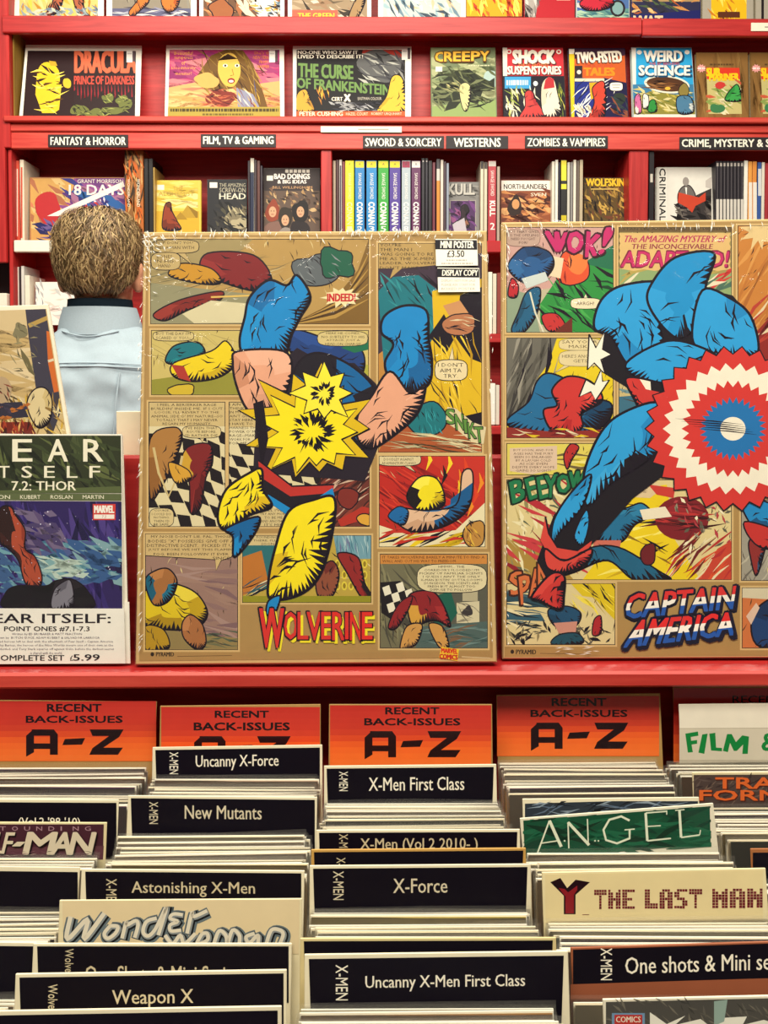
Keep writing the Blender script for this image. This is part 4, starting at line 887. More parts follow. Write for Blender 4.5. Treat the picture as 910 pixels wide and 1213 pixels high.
A.crystal([(606, 330), (614, 338), (612, 352), (602, 350)], (608, 342), ['#b8242e', '#94181f'], 1.3, 2, 1); A.crystal([(624, 346), (640, 342), (636, 372), (620, 394), (606, 392), (614, 370)], (626, 368), ['#1f5c80', '#184a68', '#2a6a8e'], 1.4, 3, 5); A.crystal([(642, 374), (660, 372), (670, 388), (650, 392)], (654, 382), ['#c03030', '#98202a'], 1.2, 4, 2)
A.line([(628, 346), (634, 370), (644, 394)], 2, '#d8d4bc'); A.poly([(656, 394), (678, 376), (678, 394)], '#6a2a20')
A.bubble(599, 271, 640, 292, '#b99a8a', (648, 296), '#8a6a60', .6); A.lines(['BUT THAT GIVES', 'US THE OPENING', 'NEED FOUGHT', 'FOR!'], 602, 273, 638, 4.3, '#4a302c'); A.bubble(676, 353, 712, 366, '#ead9b4', (694, 348), INK, .7); A.text('ARRGH!', 683, 357.5, 704, 361.5, '#3a2a24', .02)
A.clip()
for t, q in (('W', ((647, 275), (672, 277), (664, 297), (659, 298))), ('O', ((674, 273), (692, 278), (688, 298), (672, 300))), ('K', ((696, 275), (712, 280), (706, 302), (694, 304))), ('!', ((718, 268), (728, 272), (714, 300), (709, 302)))):
    TL, TR, BR, BL = q; A.textq(t, (TL[0] - 1.5, TL[1] - 1.5), (TR[0] + 1.5, TR[1] - 1.5), (BR[0] + 1.5, BR[1] + 1.5), (BL[0] - 1.5, BL[1] + 1.5), '#3a1020', .12); A.textq(t, *q, '#c22868', .08)
# R2 title caption
panel('#9a8a50', 733, 269, 867, 394)
A.poly([(733, 315), (770, 318), (800, 330), (867, 322), (867, 394), (733, 394)], '#8aa06a'); A.strokes(735, 318, 866, 392, 24, -.5, 40, 6, ['#c83a34', '#e0d4b4', '#4a6a58', '#b09a50'], .3, 8)
A.poly([(733 + 2 * (i % 2), 276 + i * 4.2) for i in range(11)] + [(738 + i * 12.5, 319 + 2 * (i % 2)) for i in range(11)] + [(866 - 2 * (i % 2), 318 - i * 4.2) for i in range(11)], '#d6b070'); A.rect(733, 269, 867, 275, '#6a5434'); A.text('STAN LEE AND JACK KIRBY PRESENT', 738, 270, 862, 273.6, '#3c2e20', .0)
M1 = '#b02a58'
A.text('The AMAZING MYSTERY of', 738, 279, 858, 287, M1, .04, 3); A.text('THE INCONCEIVABLE', 748, 289, 844, 295, '#8a2440', .04, 1); A.text('ADAPTOID!', 735, 297, 862, 317, '#7a1a3c', .06, 3); A.text('ADAPTOID!', 736, 298, 861, 316, '#c02a62', .03, 3)
# R3 orange
panel('#c07a34', 874, 267, 1000, 560)
A.strokes(876, 300, 998, 400, 30, -1.0, 80, 5, ['#a8642a', '#d09048', '#b56e2e'], .15, 6); A.burst(900, 275, 12, 22, 9, '#d9bc84', .2); A.poly([(890, 400), (915, 372), (960, 330), (1000, 340), (1000, 460), (890, 430)], '#8a2420'); A.strokes(890, 360, 1000, 440, 26, -.8, 60, 5, ['#d8c49c', '#6a1a1a', '#b03a2c'], .2, 7)
# R4
panel('#e0c41c', 600, 400, 727, 519)
A.poly([(600, 400), (660, 400), (650, 430), (636, 450), (628, 490), (610, 500), (600, 500)], '#6a665c'); A.strokes(602, 402, 650, 498, 30, 1.9, 60, 6, ['#3a3634', '#948e80', INK, '#58544c'], .2, 4)
A.crystal([(600, 500), (626, 476), (636, 452), (650, 442), (676, 452), (700, 470), (724, 478), (720, 500), (690, 517), (630, 516)], (668, 488), ['#1f6896', '#185680', '#2878a8', '#144a70', '#1f6896', '#123e60'], 1.8, 5, 14)
A.crystal([(654, 462), (672, 446), (700, 452), (714, 474), (690, 490), (690, 506), (672, 518), (652, 508), (644, 486), (660, 480)], (680, 480), ['#c83430', '#b02428', '#da463c', '#98181f', '#c83430'], 2, 6, 16)
A.poly([(600, 506), (660, 512), (727, 508), (727, 519), (600, 519)], '#8a2a24'); A.strokes(604, 508, 724, 518, 14, .1, 18, 3, ['#e0d0a8', '#d8b820', '#6a161a'], .3, 9)
A.bubble(662, 401, 714, 415, '#dcca98', None, '#8a7a58', .6); A.lines(['SAY YOUR', 'MASKS'], 666, 403, 708, 5.6, '#6a5a40'); A.bubble(662, 415, 716, 434, '#dcca98', (656, 442), '#8a7a58', .6); A.lines(["HERE'S ANOTHER", 'GETS..'], 666, 420, 712, 5.6, '#6a5a40')
# R5 behind
panel('#c4b078', 733, 400, 867, 560)
A.poly([(733, 470), (780, 466), (830, 480), (867, 500), (867, 560), (733, 560)], '#3a6a80'); A.blob(744, 412, 12, 10, '#1f7a40', 8, .25, 4, INK); A.poly([(733, 424), (775, 430), (780, 450), (733, 452)], '#d9c89a'); A.strokes(735, 460, 860, 555, 26, .1, 44, 4, ['#2a5268', '#6a8a90', '#4a3a30'], .3, 6)
# R6 caption strip
panel('#d9c85a', 600, 525, 867, 563)
A.strokes(660, 540, 866, 562, 20, .02, 60, 4, ['#c8b424', '#e8dc80', '#6a5a38'], .1, 7); A.poly([(604, 531), (660, 528), (660, 556), (630, 562), (604, 558)], '#d8bca0'); A.lines(['BUT SOON, AND FOR', 'AGES HAS THE FURY', 'BEEN SO ENLARGED', 'BY A LAUGH COLD', 'AS ICE! EVEN', 'DESPITE EVERY HOPE', 'GAINS SO LIGHT!'], 607, 532, 657, 4.0, '#5a3c34'); A.crystal([(676, 526), (686, 530), (678, 544), (672, 556), (668, 540)], (676, 538), ['#b42a28', '#8c1a1e'], 1.3, 3, 2)
# R7 big explosion
panel('#d9c68c', 600, 568, 867, 687)
A.poly([(600, 640), (640, 640), (680, 687), (600, 687)], '#a8863c'); A.strokes(602, 580, 660, 680, 34, .9, 24, 5, ['#8e8456', '#b8a468', '#57604c', '#e8dcae'], .6, 4)
A.strokes(604, 590, 690, 676, 12, .6, 60, 9, ['#b02a34', '#c43a40', '#8e1c28'], .25, 5)
A.poly([(700, 600), (740, 580), (790, 574), (800, 640), (830, 687), (690, 687), (710, 660)], '#e6c81a'); A.strokes(705, 590, 800, 682, 18, .2, 36, 4, ['#c8a414', '#f4e468', INK, '#8a6a14'], .5, 8)
A.ell(808, 614, 32, 26, '#7a1a22', 22); A.ell(810, 610, 24, 14, '#94242a', 18); A.strokes(782, 596, 836, 632, 14, .1, 40, 4, ['#5c1018', '#b83030', '#3a0a10'], .15, 3)
A.poly([(826, 687), (850, 650), (867, 640), (867, 687)], '#c2402c'); A.strokes(800, 640, 866, 686, 26, -.75, 46, 4, ['#e4d4a8', '#b02a2a', '#d8502c', '#6a1a1c'], .15, 9); A.strokes(800, 590, 866, 650, 30, .5, 10, 4, ['#8e8870', '#5c5848', '#efe4c0', '#b03a40'], 1.2, 11)
A.crystal([(700, 606), (716, 592), (738, 602), (760, 596), (772, 610), (752, 622), (736, 642), (708, 640), (698, 620)], (732, 616), ['#1f6c94', '#18587c', '#2a7ca4', '#144866', '#1f6c94'], 1.7, 4, 9); A.poly([(758, 604), (788, 600), (796, 612), (762, 616)], '#e8dcc0'); A.poly([(704, 640), (736, 640), (734, 650), (702, 652)], '#c86a58')
A.crystal([(650, 680), (690, 652), (732, 648), (780, 676), (794, 687), (752, 687), (720, 664), (680, 678), (648, 687)], (720, 660), ['#1d5f80', '#174e6a', '#266e90'], 1.7, 5, 8); A.blob(768, 656, 9, 14, '#6a1a20', 8, .2, 3, INK)
A.poly([(735, 570), (775, 570), (786, 578), (770, 590), (735, 588)], '#d8bf94'); A.lines(['FAR, SO GOOD...', 'BUT THIS IS', 'PHASE ONE!'], 738, 571.5, 772, 4.6, '#4a3428'); A.poly([(768, 574), (800, 578), (798, 590), (778, 586)], '#c43a30')
A.clip()
for t, q in (('B', ((604, 572), (618, 566), (622, 590), (608, 596))), ('E', ((622, 568), (632, 565), (638, 588), (628, 592))), ('E', ((636, 566), (646, 563), (650, 588), (640, 591))), ('Y', ((646, 564), (660, 562), (656, 588), (648, 590))), ('O', ((659, 564), (674, 562), (676, 580), (662, 586))), ('W', ((675, 560), (694, 558), (688, 576), (676, 578)))):
    TL, TR, BR, BL = q; A.textq(t, (TL[0] - 1.4, TL[1] - 1.4), (TR[0] + 1.4, TR[1] - 1.4), (BR[0] + 1.4, BR[1] + 1.4), (BL[0] - 1.4, BL[1] + 1.4), '#0c2418', .12); A.textq(t, *q, '#1d7448', .07)
# R8
panel('#d8c690', 600, 691, 729, 764)
A.poly([(600, 700), (634, 706), (650, 720), (600, 716)], '#2a4a58'); A.poly([(600, 722), (640, 726), (646, 736), (600, 734)], '#31586a'); A.strokes(602, 700, 640, 740, 12, .2, 44, 4, ['#1c2a34', '#506a74', '#e6d8aa'], .15, 4); A.poly([(676, 691), (729, 691), (729, 735), (716, 722), (704, 708), (690, 706)], '#d8bc1c'); A.strokes(680, 694, 726, 722, 14, .8, 26, 3, [INK, '#f0da48', '#a88a14'], .3, 5)
A.strokes(604, 738, 728, 762, 44, .4, 12, 4, ['#2e2a26', '#5a5448', '#8a7c58', INK], 1.3, 6); A.crystal([(650, 722), (672, 718), (688, 726), (684, 740), (668, 746), (654, 738)], (670, 732), ['#1c4a6c', '#163c58', '#255a7c'], 1.4, 3, 4); A.poly([(656, 738), (684, 736), (682, 750), (662, 750)], '#c88a78'); A.crystal([(662, 752), (684, 750), (690, 762), (654, 763)], (674, 757), ['#1c4a5c', '#163c4a'], 1.3, 4, 2); A.crystal([(704, 734), (712, 730), (712, 750), (702, 752)], (707, 742), ['#a8242a', '#7c141c'], 1.2, 5, 1)
A.clip()
for t, q in (('S', ((604, 680), (618, 676), (620, 700), (606, 706))), ('P', ((615, 684), (628, 680), (624, 712), (618, 716))), ('A', ((629, 676), (640, 672), (640, 702), (628, 706))), ('N', ((638, 668), (650, 666), (648, 690), (638, 694)))):
    TL, TR, BR, BL = q; A.textq(t, (TL[0] - 1.4, TL[1] - 1.4), (TR[0] + 1.4, TR[1] - 1.4), (BR[0] + 1.4, BR[1] + 1.4), (BL[0] - 1.4, BL[1] + 1.4), '#3a1a14', .12); A.textq(t, *q, '#d06c3c', .06)
# R10, R11
panel('#9a9484', 878, 592, 1008, 688); A.strokes(880, 600, 1000, 684, 24, -.9, 50, 4, ['#837c6c', '#b4ad98', '#6a645a'], .2, 5); A.crystal([(880, 592), (912, 596), (940, 620), (900, 628), (884, 612)], (904, 608), [LB2, '#14507c', '#181420'], 1.8, 3, 4); A.crystal([(888, 640), (908, 634), (904, 660), (896, 682), (890, 664)], (898, 654), ['#8a2a28', '#2a4a6a', '#6a1c20'], 1.5, 4, 4); A.crystal([(882, 618), (930, 632), (950, 650), (900, 648)], (910, 636), ['#c0302c', '#98202a'], 1.6, 5, 3)
panel('#c8703c', 879, 696, 1010, 768); A.poly([(879, 696), (1010, 696), (1010, 716), (879, 708)], '#cfc4a4'); A.crystal([(890, 738), (902, 716), (930, 706), (960, 730), (950, 766), (900, 766)], (922, 740), ['#173a6c', '#122c54', '#1e4880'], 1.8, 6, 6); A.poly([(884, 730), (896, 714), (900, 720), (890, 740)], '#d8b8a0')
# sweep of blue shards, red shard and a round flash
A.clip()
A.poly([(712, 440), (716, 396), (728, 350), (760, 332), (812, 336), (868, 350), (894, 380), (902, 440), (860, 470), (800, 500), (760, 470)], '#17101a')
A.crystal([(704, 388), (712, 356), (738, 338), (786, 336), (780, 372), (788, 420), (770, 450), (742, 430), (724, 400)], (752, 384), [LB, '#3aa8e0', LB2, LB, LB2, LB, '#38a4dc', LB2, LB], 2.6, 3, 24)
A.crystal([(772, 336), (800, 305), (846, 300), (836, 340), (842, 366), (812, 400), (790, 392), (768, 360)], (806, 352), ['#1a8cc8', LB2, '#17101a', '#1a8cc8', LB, '#17101a', LB2, LB], 2.6, 4, 8)
A.crystal([(832, 344), (866, 354), (890, 376), (898, 418), (872, 430), (840, 420), (820, 400)], (860, 386), [LB, LB2, '#3aa8e0', LB, LB2, LB], 2.6, 5, 18)
A.crystal([(742, 430), (790, 404), (832, 412), (852, 428), (826, 448), (794, 460), (758, 450)], (796, 430), [LB, '#d8e0dc', LB2, '#eceada', LB, LB2, LB], 2.4, 6, 10)
A.out([(698, 396), (706, 412), (716, 394), (714, 414), (724, 420), (712, 426), (716, 442), (704, 430), (696, 438)], '#f0ead6', 1.8); A.out([(686, 470), (694, 450), (704, 456), (712, 438), (714, 452), (722, 450), (706, 474), (700, 464)], '#f0ead6', 1.8)
A.crystal([(742, 448), (776, 452), (800, 462), (786, 496), (768, 500), (752, 474)], (772, 472), ['#c83430', '#f0e6d0', '#c83430', '#f0e6d0', '#b02428', '#17101a'], 2.2, 9, 2)
A.poly([(700, 560), (722, 500), (776, 480), (790, 560), (750, 590), (706, 640), (650, 690), (636, 664), (656, 610)], '#17101a')
A.crystal([(712, 512), (740, 488), (782, 478), (786, 520), (768, 546), (724, 574), (696, 600), (692, 560)], (740, 528), [LB, '#3aa8e0', LB2, LB, '#17101a', LB2, LB, '#38a4dc'], 2.6, 10, 18)
A.crystal([(656, 616), (676, 584), (700, 562), (690, 600), (664, 630), (654, 644)], (676, 602), [LB, LB2, '#17101a'], 2.2, 11, 4); A.crystal([(680, 634), (694, 604), (698, 620), (690, 646)], (690, 626), [LB, LB2], 2, 12, 2)
A.poly([(646, 612), (640, 640), (652, 660), (684, 664), (700, 646), (704, 622), (700, 640), (684, 652), (660, 648), (650, 632)], '#d2443a'); A.line([(646, 612), (650, 632), (660, 648), (684, 652), (700, 640), (704, 622)], 2.2, INK)
A.crystal([(646, 650), (668, 664), (700, 650), (694, 668), (668, 678), (648, 672)], (672, 664), ['#d2443a', '#b02c2c', '#17101a'], 2.2, 13, 4)
A.crystal([(630, 706), (652, 680), (668, 682), (668, 706), (664, 722), (640, 712)], (652, 702), ['#c83430', '#17101a', '#b02428', '#d8443c'], 2.4, 14, 6)
n = 30
for r1, r2, c in ((103, 98, INK), (101, 96, '#cf3530'), (81, 77, '#efe6d0'), (59, 55.5, '#cf3530'), (38, 35, '#1d6fae')): A.burst(868, 508, r2 - 3, r1 + 2, n, c, 0, .94)
A.ell(868, 508, 15, 14, '#efe6d0', 24)
for i in range(5): A.line([(800 + i * 7, 496 + i * 3), (845 + i * 5, 499 + i * 3), (880 + i * 4, 503 + i * 3)], 1.5, INK, True)
# title lettering in three bands
def band_title(t, q):
    def Q(e): return (q[0][0] - e, q[0][1] - e), (q[1][0] + e, q[1][1] - e), (q[2][0] + e, q[2][1] + e), (q[3][0] - e, q[3][1] + e)
    A.textq(t, *[(a + 1.5, b + 2) for a, b in Q(1.4)], '#141028', .08); A.textq(t, *Q(1.0), '#141028', .08)
    for k, c in enumerate(('#d83030', '#f2ece0', '#2455a8')):
        TL, TR, BR, BL = Q(0); L = lambda a, b, f: (a[0] + (b[0] - a[0]) * f, a[1] + (b[1] - a[1]) * f)
        f0, f1 = (-.2, .36, .66)[k], (.36, .66, 1.2)[k]
        A.clip(L(TL, BL, f0), L(TR, BR, f0), L(TR, BR, f1), L(TL, BL, f1)); A.textq(t, TL, TR, BR, BL, c, .03); A.clip()
band_title('CAPTAIN', ((745, 704), (872, 694), (868, 721), (739, 733))); band_title('AMERICA', ((753, 735), (870, 725), (868, 752), (738, 767)))
A.ell(607, 772, 2.2, 2.6, '#2c1e16', 10); A.text('PYRAMID', 611.5, 769.5, 635, 775, '#2c1e16', .05); A.line([(640, 774), (700, 775)], .7, '#6a4e2c')
A.build('printed_artwork', tR)
sp = []
for i in range(34): sp.append((rr.uniform(600, 905), 266 + abs(rr.gauss(0, 4)), rr.uniform(4, 12), rr.uniform(1.2, 1.8), rr.uniform(.8, 1.7)))
for i in range(14): sp.append((599 + abs(rr.gauss(0, 3)), rr.uniform(266, 330), rr.uniform(4, 14), rr.uniform(1.1, 1.7), rr.uniform(1, 2)))
for i in range(22): sp.append((599 + rr.uniform(-2, 3), rr.uniform(560, 775), rr.uniform(3, 8), rr.uniform(1.0, 2), rr.uniform(.7, 1.3)))
for i in range(12): sp.append((rr.uniform(660, 710), rr.uniform(764, 776), rr.uniform(4, 16), rr.uniform(-.3, .3), rr.uniform(.7, 1.3)))
crinkle(tR, OR_, NR_, sp, .0032, [(593.5, 262), (1004, 257), (1021, 779), (594.5, 781)], .0014, .0022, 8)
# ---------------------------------------------------------------- other stock on the ledge
LF = math.radians(9.6)
# large art print behind the comic set
OB, NB = lean_plane(40, 787, ZL + .003, LF); OB = OB + Vector((0, .0098, 0))
t = thing('bagged_art_print', 'tall bagged beige art print leaning behind the purple comic set at the left edge', 'art print', (OB.x - .05, OB.y, ZL))
qB = [(-95, 366), (57, 360.5), (126, 772), (-70, 772)]
panel_box('backing_board', t, OB, NB, qB, .004, mat('#efe6cc', .5), bev=.0005)
A = Art(OB + NB * .0003, NB, 2e-5, rough=.35); A.poly([(-92, 371), (55, 366), (118, 760), (-68, 760)], '#c9ae7a'); A.clip((-92, 371), (54, 366), (117, 760), (-68, 760))
A.poly([(-92, 366), (30, 366), (40, 480), (-92, 480)], '#cdb588'); A.strokes(-60, 380, 40, 470, 26, .2, 70, 14, ['#d6c096', '#c4a876', '#bfa26c'], .3, 2)
A.poly([(30, 366), (58, 366), (75, 480), (60, 520), (44, 470), (34, 400)], '#3c3846'); A.poly([(55, 392), (66, 395), (76, 462), (64, 465), (57, 430)], '#c8662a'); A.line([(34, 386), (62, 374)], 5, '#b0904c'); A.line([(57, 428), (70, 424)], 3, '#d8c8a8')
A.blob(24, 392, 10, 9, '#7c7456', 10, .3, 3); A.poly([(24, 412), (34, 425), (42, 446), (34, 440), (26, 424)], '#6a6040'); A.strokes(14, 384, 42, 440, 16, .8, 12, 2, ['#57503a', '#8e8460'], .9, 4)
A.strokes(0, 470, 90, 520, 70, 1.1, 22, 3, ['#8a6c34', '#e0cf9c', '#4a3a24', '#c8a23c', '#a88444', '#d8c48c'], .9, 6); A.crystal([(32, 480), (40, 462), (54, 460), (62, 476), (58, 500), (44, 506)], (47, 480), ['#d4c090', '#b89c60', '#8a6c38', '#c8b078'], 1.3, 4, 8)
A.poly([(-20, 478), (26, 476), (34, 494), (-20, 498)], '#2e2a3a'); A.strokes(-5, 478, 34, 496, 12, .6, 10, 5, ['#b0662c', '#3a3448'], .8, 8); A.poly([(-20, 500), (36, 500), (44, 516), (-20, 520)], '#6e2016'); A.strokes(-5, 500, 42, 516, 22, 1.4, 12, 3, ['#d8a458', '#3a0e0c', '#a03a20'], .4, 9); A.ell(2, 462, 12, 16, '#b09674', 16); A.strokes(-4, 452, 12, 474, 8, .8, 10, 2, ['#7c2a20', '#3a2c24'], .6, 3)
A.clip(); A.build('printed_picture', t)
wrap_film(t, OB, NB, [(-97, 364), (60, 358.5), (130, 774), (-72, 774)], .0012, WRAP, .0012, 12, 20)

# comic set with its price sheet
OC, NC = lean_plane(52, 787, ZL + .003, LF)
t = thing('bagged_comic_set', 'bagged comic set with a purple starry cover and white price sheet, left of the posters', 'comic set', (OC.x, OC.y + .008, ZL))
panel_box('backing_board', t, OC - NC * .0042, NC, [(-46, 513), (145.5, 516), (153, 786), (-50, 787)], .002, mat('#efe8d6', .5), bev=.0004)
panel_box('rear_sheet', t, OC - NC * .0028, NC, [(-46, 713), (153, 713), (154.5, 786), (-50, 787)], .0008, mat('#ece6d8', .5), bev=.0003)
cv = panel_box('comic_cover', t, OC, NC, [(-42, 514), (144.5, 514.5), (146, 722), (-44, 722)], .0024, mat('#e8e2d2', .4), bev=.0004)
A = Art(OC + NC * .0003, NC, 2e-5, rough=.25, spec=.45)
A.poly([(-40, 516), (143, 516), (144, 584), (-41, 584)], '#2e3420'); A.clip((-40, 516), (143, 516), (144, 584), (-41, 584))
A.strokes(-30, 518, 142, 580, 60, 1.0, 34, 9, ['#465030', '#1c2016', '#596238', '#262c1c', '#3a4428'], .7, 3); A.poly([(-40, 584.5 - 2), (143, 576), (144, 592), (-41, 592)], '#55603a'); A.clip()
A.poly([(-41, 584), (144, 585), (144, 593), (-41, 592)], '#5a6440')
A.poly([(-41, 593), (144, 594), (145, 721), (-43, 721)], '#2c1f58'); A.clip((-41, 593), (144, 594), (145, 721), (-43, 721))
A.strokes(-30, 600, 144, 720, 90, 1.25, 60, 12, ['#3a2a72', '#241a4a', '#4a3a80', '#33266a', '#1c1640'], .35, 5)
A.strokes(30, 640, 144, 690, 60, .3, 34, 14, ['#3f6a86', '#5a8c9c', '#4a5a8c', '#7ca0a8', '#35588a'], .6, 6); A.strokes(10, 605, 70, 650, 24, .5, 30, 12, ['#5a4a72', '#6e6080', '#483c66'], .5, 8)
A.strokes(-20, 650, 30, 700, 24, .4, 30, 10, ['#4a7a98', '#6a9aa8', '#3a5a88'], .5, 9); A.strokes(50, 660, 100, 682, 22, .2, 28, 7, ['#98b8b4', '#7aa4a8', '#b4c8bc'], .5, 2)
A.crystal([(0, 604), (12, 600), (20, 612), (30, 628), (30, 650), (42, 660), (50, 684), (44, 700), (30, 690), (22, 664), (10, 650), (0, 640)], (26, 654), ['#a84830', '#2a1414', '#c05c3a', '#8a3424', '#d0704a', '#3a1a18'], 1.4, 4, 14)
A.crystal([(6, 704), (20, 694), (54, 694), (66, 688), (86, 686), (104, 700), (106, 721), (10, 721)], (60, 708), ['#141018', '#201a22', '#0e0a12', '#1a161c'], 1.3, 5, 4); A.crystal([(64, 700), (74, 690), (84, 688), (88, 710), (84, 720), (62, 720)], (76, 706), ['#7a7884', '#5a5864', '#94929a'], 1.1, 6, 6)
r_ = random.Random(4)
for i in range(46): x, y = r_.uniform(-20, 142), r_.uniform(598, 690); q = r_.uniform(.3, .9); A.ell(x, y, q, q, '#d8d4ec', 6)
A.clip()
LT = '#ece6cc'
def serif_row(t, x0, x1, y0, y1, b, fr=.55):
    for i, ch in enumerate(t):
        if ch == ' ': continue
        w = (x1 - x0) / len(t); a = x0 + w * i; A.text(ch, a, y0, a + w * (fr if ch != 'I' else .12), y1, LT, b)
serif_row('FEAR', -27, 141, 520.5, 546.5, .02); serif_row('ITSELF', -28, 133, 552, 566, .02, .46); A.text('7.2: THOR', 14, 570, 90, 581, LT, .03)
for t_, a, b in (('FRACTION', -34, 12), ('KUBERT', 24, 48), ('ROSLAN', 60, 86), ('MARTIN', 98, 123)): A.text(t_, a, 586.5, b, 591, LT, .02)
A.rect(110, 597, 137, 616, '#cc3a34'); A.rect(111.5, 609.5, 135.5, 614.5, '#ece6dc'); A.text('MARVEL', 112, 599, 135, 607.5, '#f2ece0', .07); A.text('7.2', 121, 610.5, 126, 613.5, '#b03a34', .0)
A.build('cover_print', cv)
sh_ = panel_box('price_sheet', t, OC + NC * .0012, NC, [(-48, 720.5), (147, 721), (148.5, 786), (-50, 787)], .0008, mat('#ece8dc', .5), bev=.0003)
A = Art(OC + NC * .0015, NC, 2e-5); K = '#1c1620'
A.text('FEAR ITSELF:', -21, 727, 131, 738, K, .03); A.text('POINT ONES #7.1-7.3', 5, 742, 106, 748, K, .03)
for i, (t_, a, b) in enumerate((('Written by ED BRUBAKER & MATT FRACTION', 14, 97), ('Drawn by  BUTCH GUICE, ADAM KUBERT & SALVADOR LARROCA', -6, 118), ("Shattered heroes left to deal with the aftermath of Fear Itself - Captain America", -14, 134), ('and Bucky Barnes, the heroes of the Nine Worlds mourn one of their own as the', -14, 134), ('Hulk is divided, and Tony Stark squares off against Odin, before the darkest secret', -14, 135), ('is shared with the world.', 36, 74))): A.text(t_, a, 749.6 + i * 4.45, b, 752.8 + i * 4.45, '#7a7480', -.004, res=1)
A.text('COMPLETE SET', -8, 776, 76, 782.5, K, .03); A.text('£', 83, 776.5, 86.5, 782.5, K, .0); A.text('5.99', 87, 775, 118, 782.5, K, .045); A.build('sheet_print', sh_)
wrap_film(t, OC, NC, [(-52, 510), (149, 511), (155, 786), (-53, 787)], .0022, WRAP, .0008, 15, 16)

# cream card standing on the far half of the ledge, behind the red board
a_, b_ = at_y(138, 487, 1.122), at_y(190, 487, 1.122)
t = thing('blank_card', 'blank cream card showing between the man and the left poster', 'card', ((a_.x + b_.x) / 2, 1.123, ZL))
m = MB(); m.box(((a_.x + b_.x) / 2, 1.122, (a_.z + ZL) / 2), (b_.x - a_.x, .003, a_.z - ZL), mat('#f2e8c8', .5), .0008); m.build('card_sheet', t)
m = MB(); m.box(((a_.x + b_.x) / 2, 1.1245, (a_.z + ZL) / 2 - .004), (b_.x - a_.x - .004, .0012, a_.z - ZL - .01), mat('#d8c8a0', .5), .0004); m.build('backing_sheet', t)
# ---------------------------------------------------------------- books and prints on the wall bookcase
def spine_book(name, label, x0, x1, yt, zb, y=YF + .03, depth=.17, col='#222222', lean=0.0, group=None, art=None, pages='#d8ccb0', cat='book'):
    P = at_y((x0 + x1) / 2, yt, y); a, b = at_y(x0, yt, y).x, at_y(x1, yt, y).x; w = b - a - .0008; h = P.z - zb - .001; cx = (a + b) / 2
    m = MB(); c = mat(col, .4, .35, .06)
    m.box((cx, y + .0012, zb + h / 2 + .0005), (w, .0024, h), c, .0008)                       # spine
    for s in (-1, 1): m.box((cx + s * (w / 2 - .0006), y + depth / 2 + .002, zb + h / 2 + .0005), (.0012, depth, h), c, .0003)
    m.box((cx, y + depth / 2, zb + h / 2), (max(.002, w - .0026), depth - .008, h - .006), mat(pages, .7, .2, .12, 200), .0002)
    o = m.build(name, None, (cx, y + depth / 2, zb)); tag(o, label, cat, group)
    if art:
        A = Art((0, y - .0004, 0), (0, -1, 0), 1e-4); art(A); A.build('spine_lettering', o)
    return o
def vtext(A, t, x0, y0, x1, y1, h, bold=.03): A.textq(t, (x1, y0), (x1, y1), (x0, y1), (x0, y0), h, bold)
def face_book(name, label, x0, x1, yt, yb, y, zb=None, lean=8, th=.016, col='#333333', art=None, cat='book', rough=.5, group=None, quad=None, card=False):
    """a book or print standing face-out: front board, page block, back board"""
    L = math.radians(lean); N = Vector((0, -math.cos(L), math.sin(L)))
    O = at_y((x0 + x1) / 2, yb, y)
    if zb is not None: O.z = zb + .001; 
    q = quad or [(x0, yt), (x1, yt), (x1, yb), (x0, yb)]
    o = thing(name, label, cat, (O.x, O.y + .01, O.z), group)
    if card: panel_box('card_sheet', o, O, N, q, th, mat(col, .45), bev=.0006)
    else:
        panel_box('front_cover', o, O, N, q, .002, mat(col, .4), bev=.0005)
        ins = [(q[0][0] + .8, q[0][1] + .8), (q[1][0] - .8, q[1][1] + .8), (q[2][0] - .8, q[2][1] - .6), (q[3][0] + .8, q[3][1] - .6)]
        panel_box('page_block', o, O, N, ins, th - .004, mat('#d8ccb0', .7, .2, .12, 200), -.0021, bev=.0002)
        panel_box('back_cover', o, O, N, q, .002, mat(col, .4), -(th - .0018), bev=.0005)
    if art:
        A = Art(O + N * .0006, N, 1e-4, rough=rough, spec=.2); art(A); A.build('printed_face', o)
    return o
YS = YF + .02
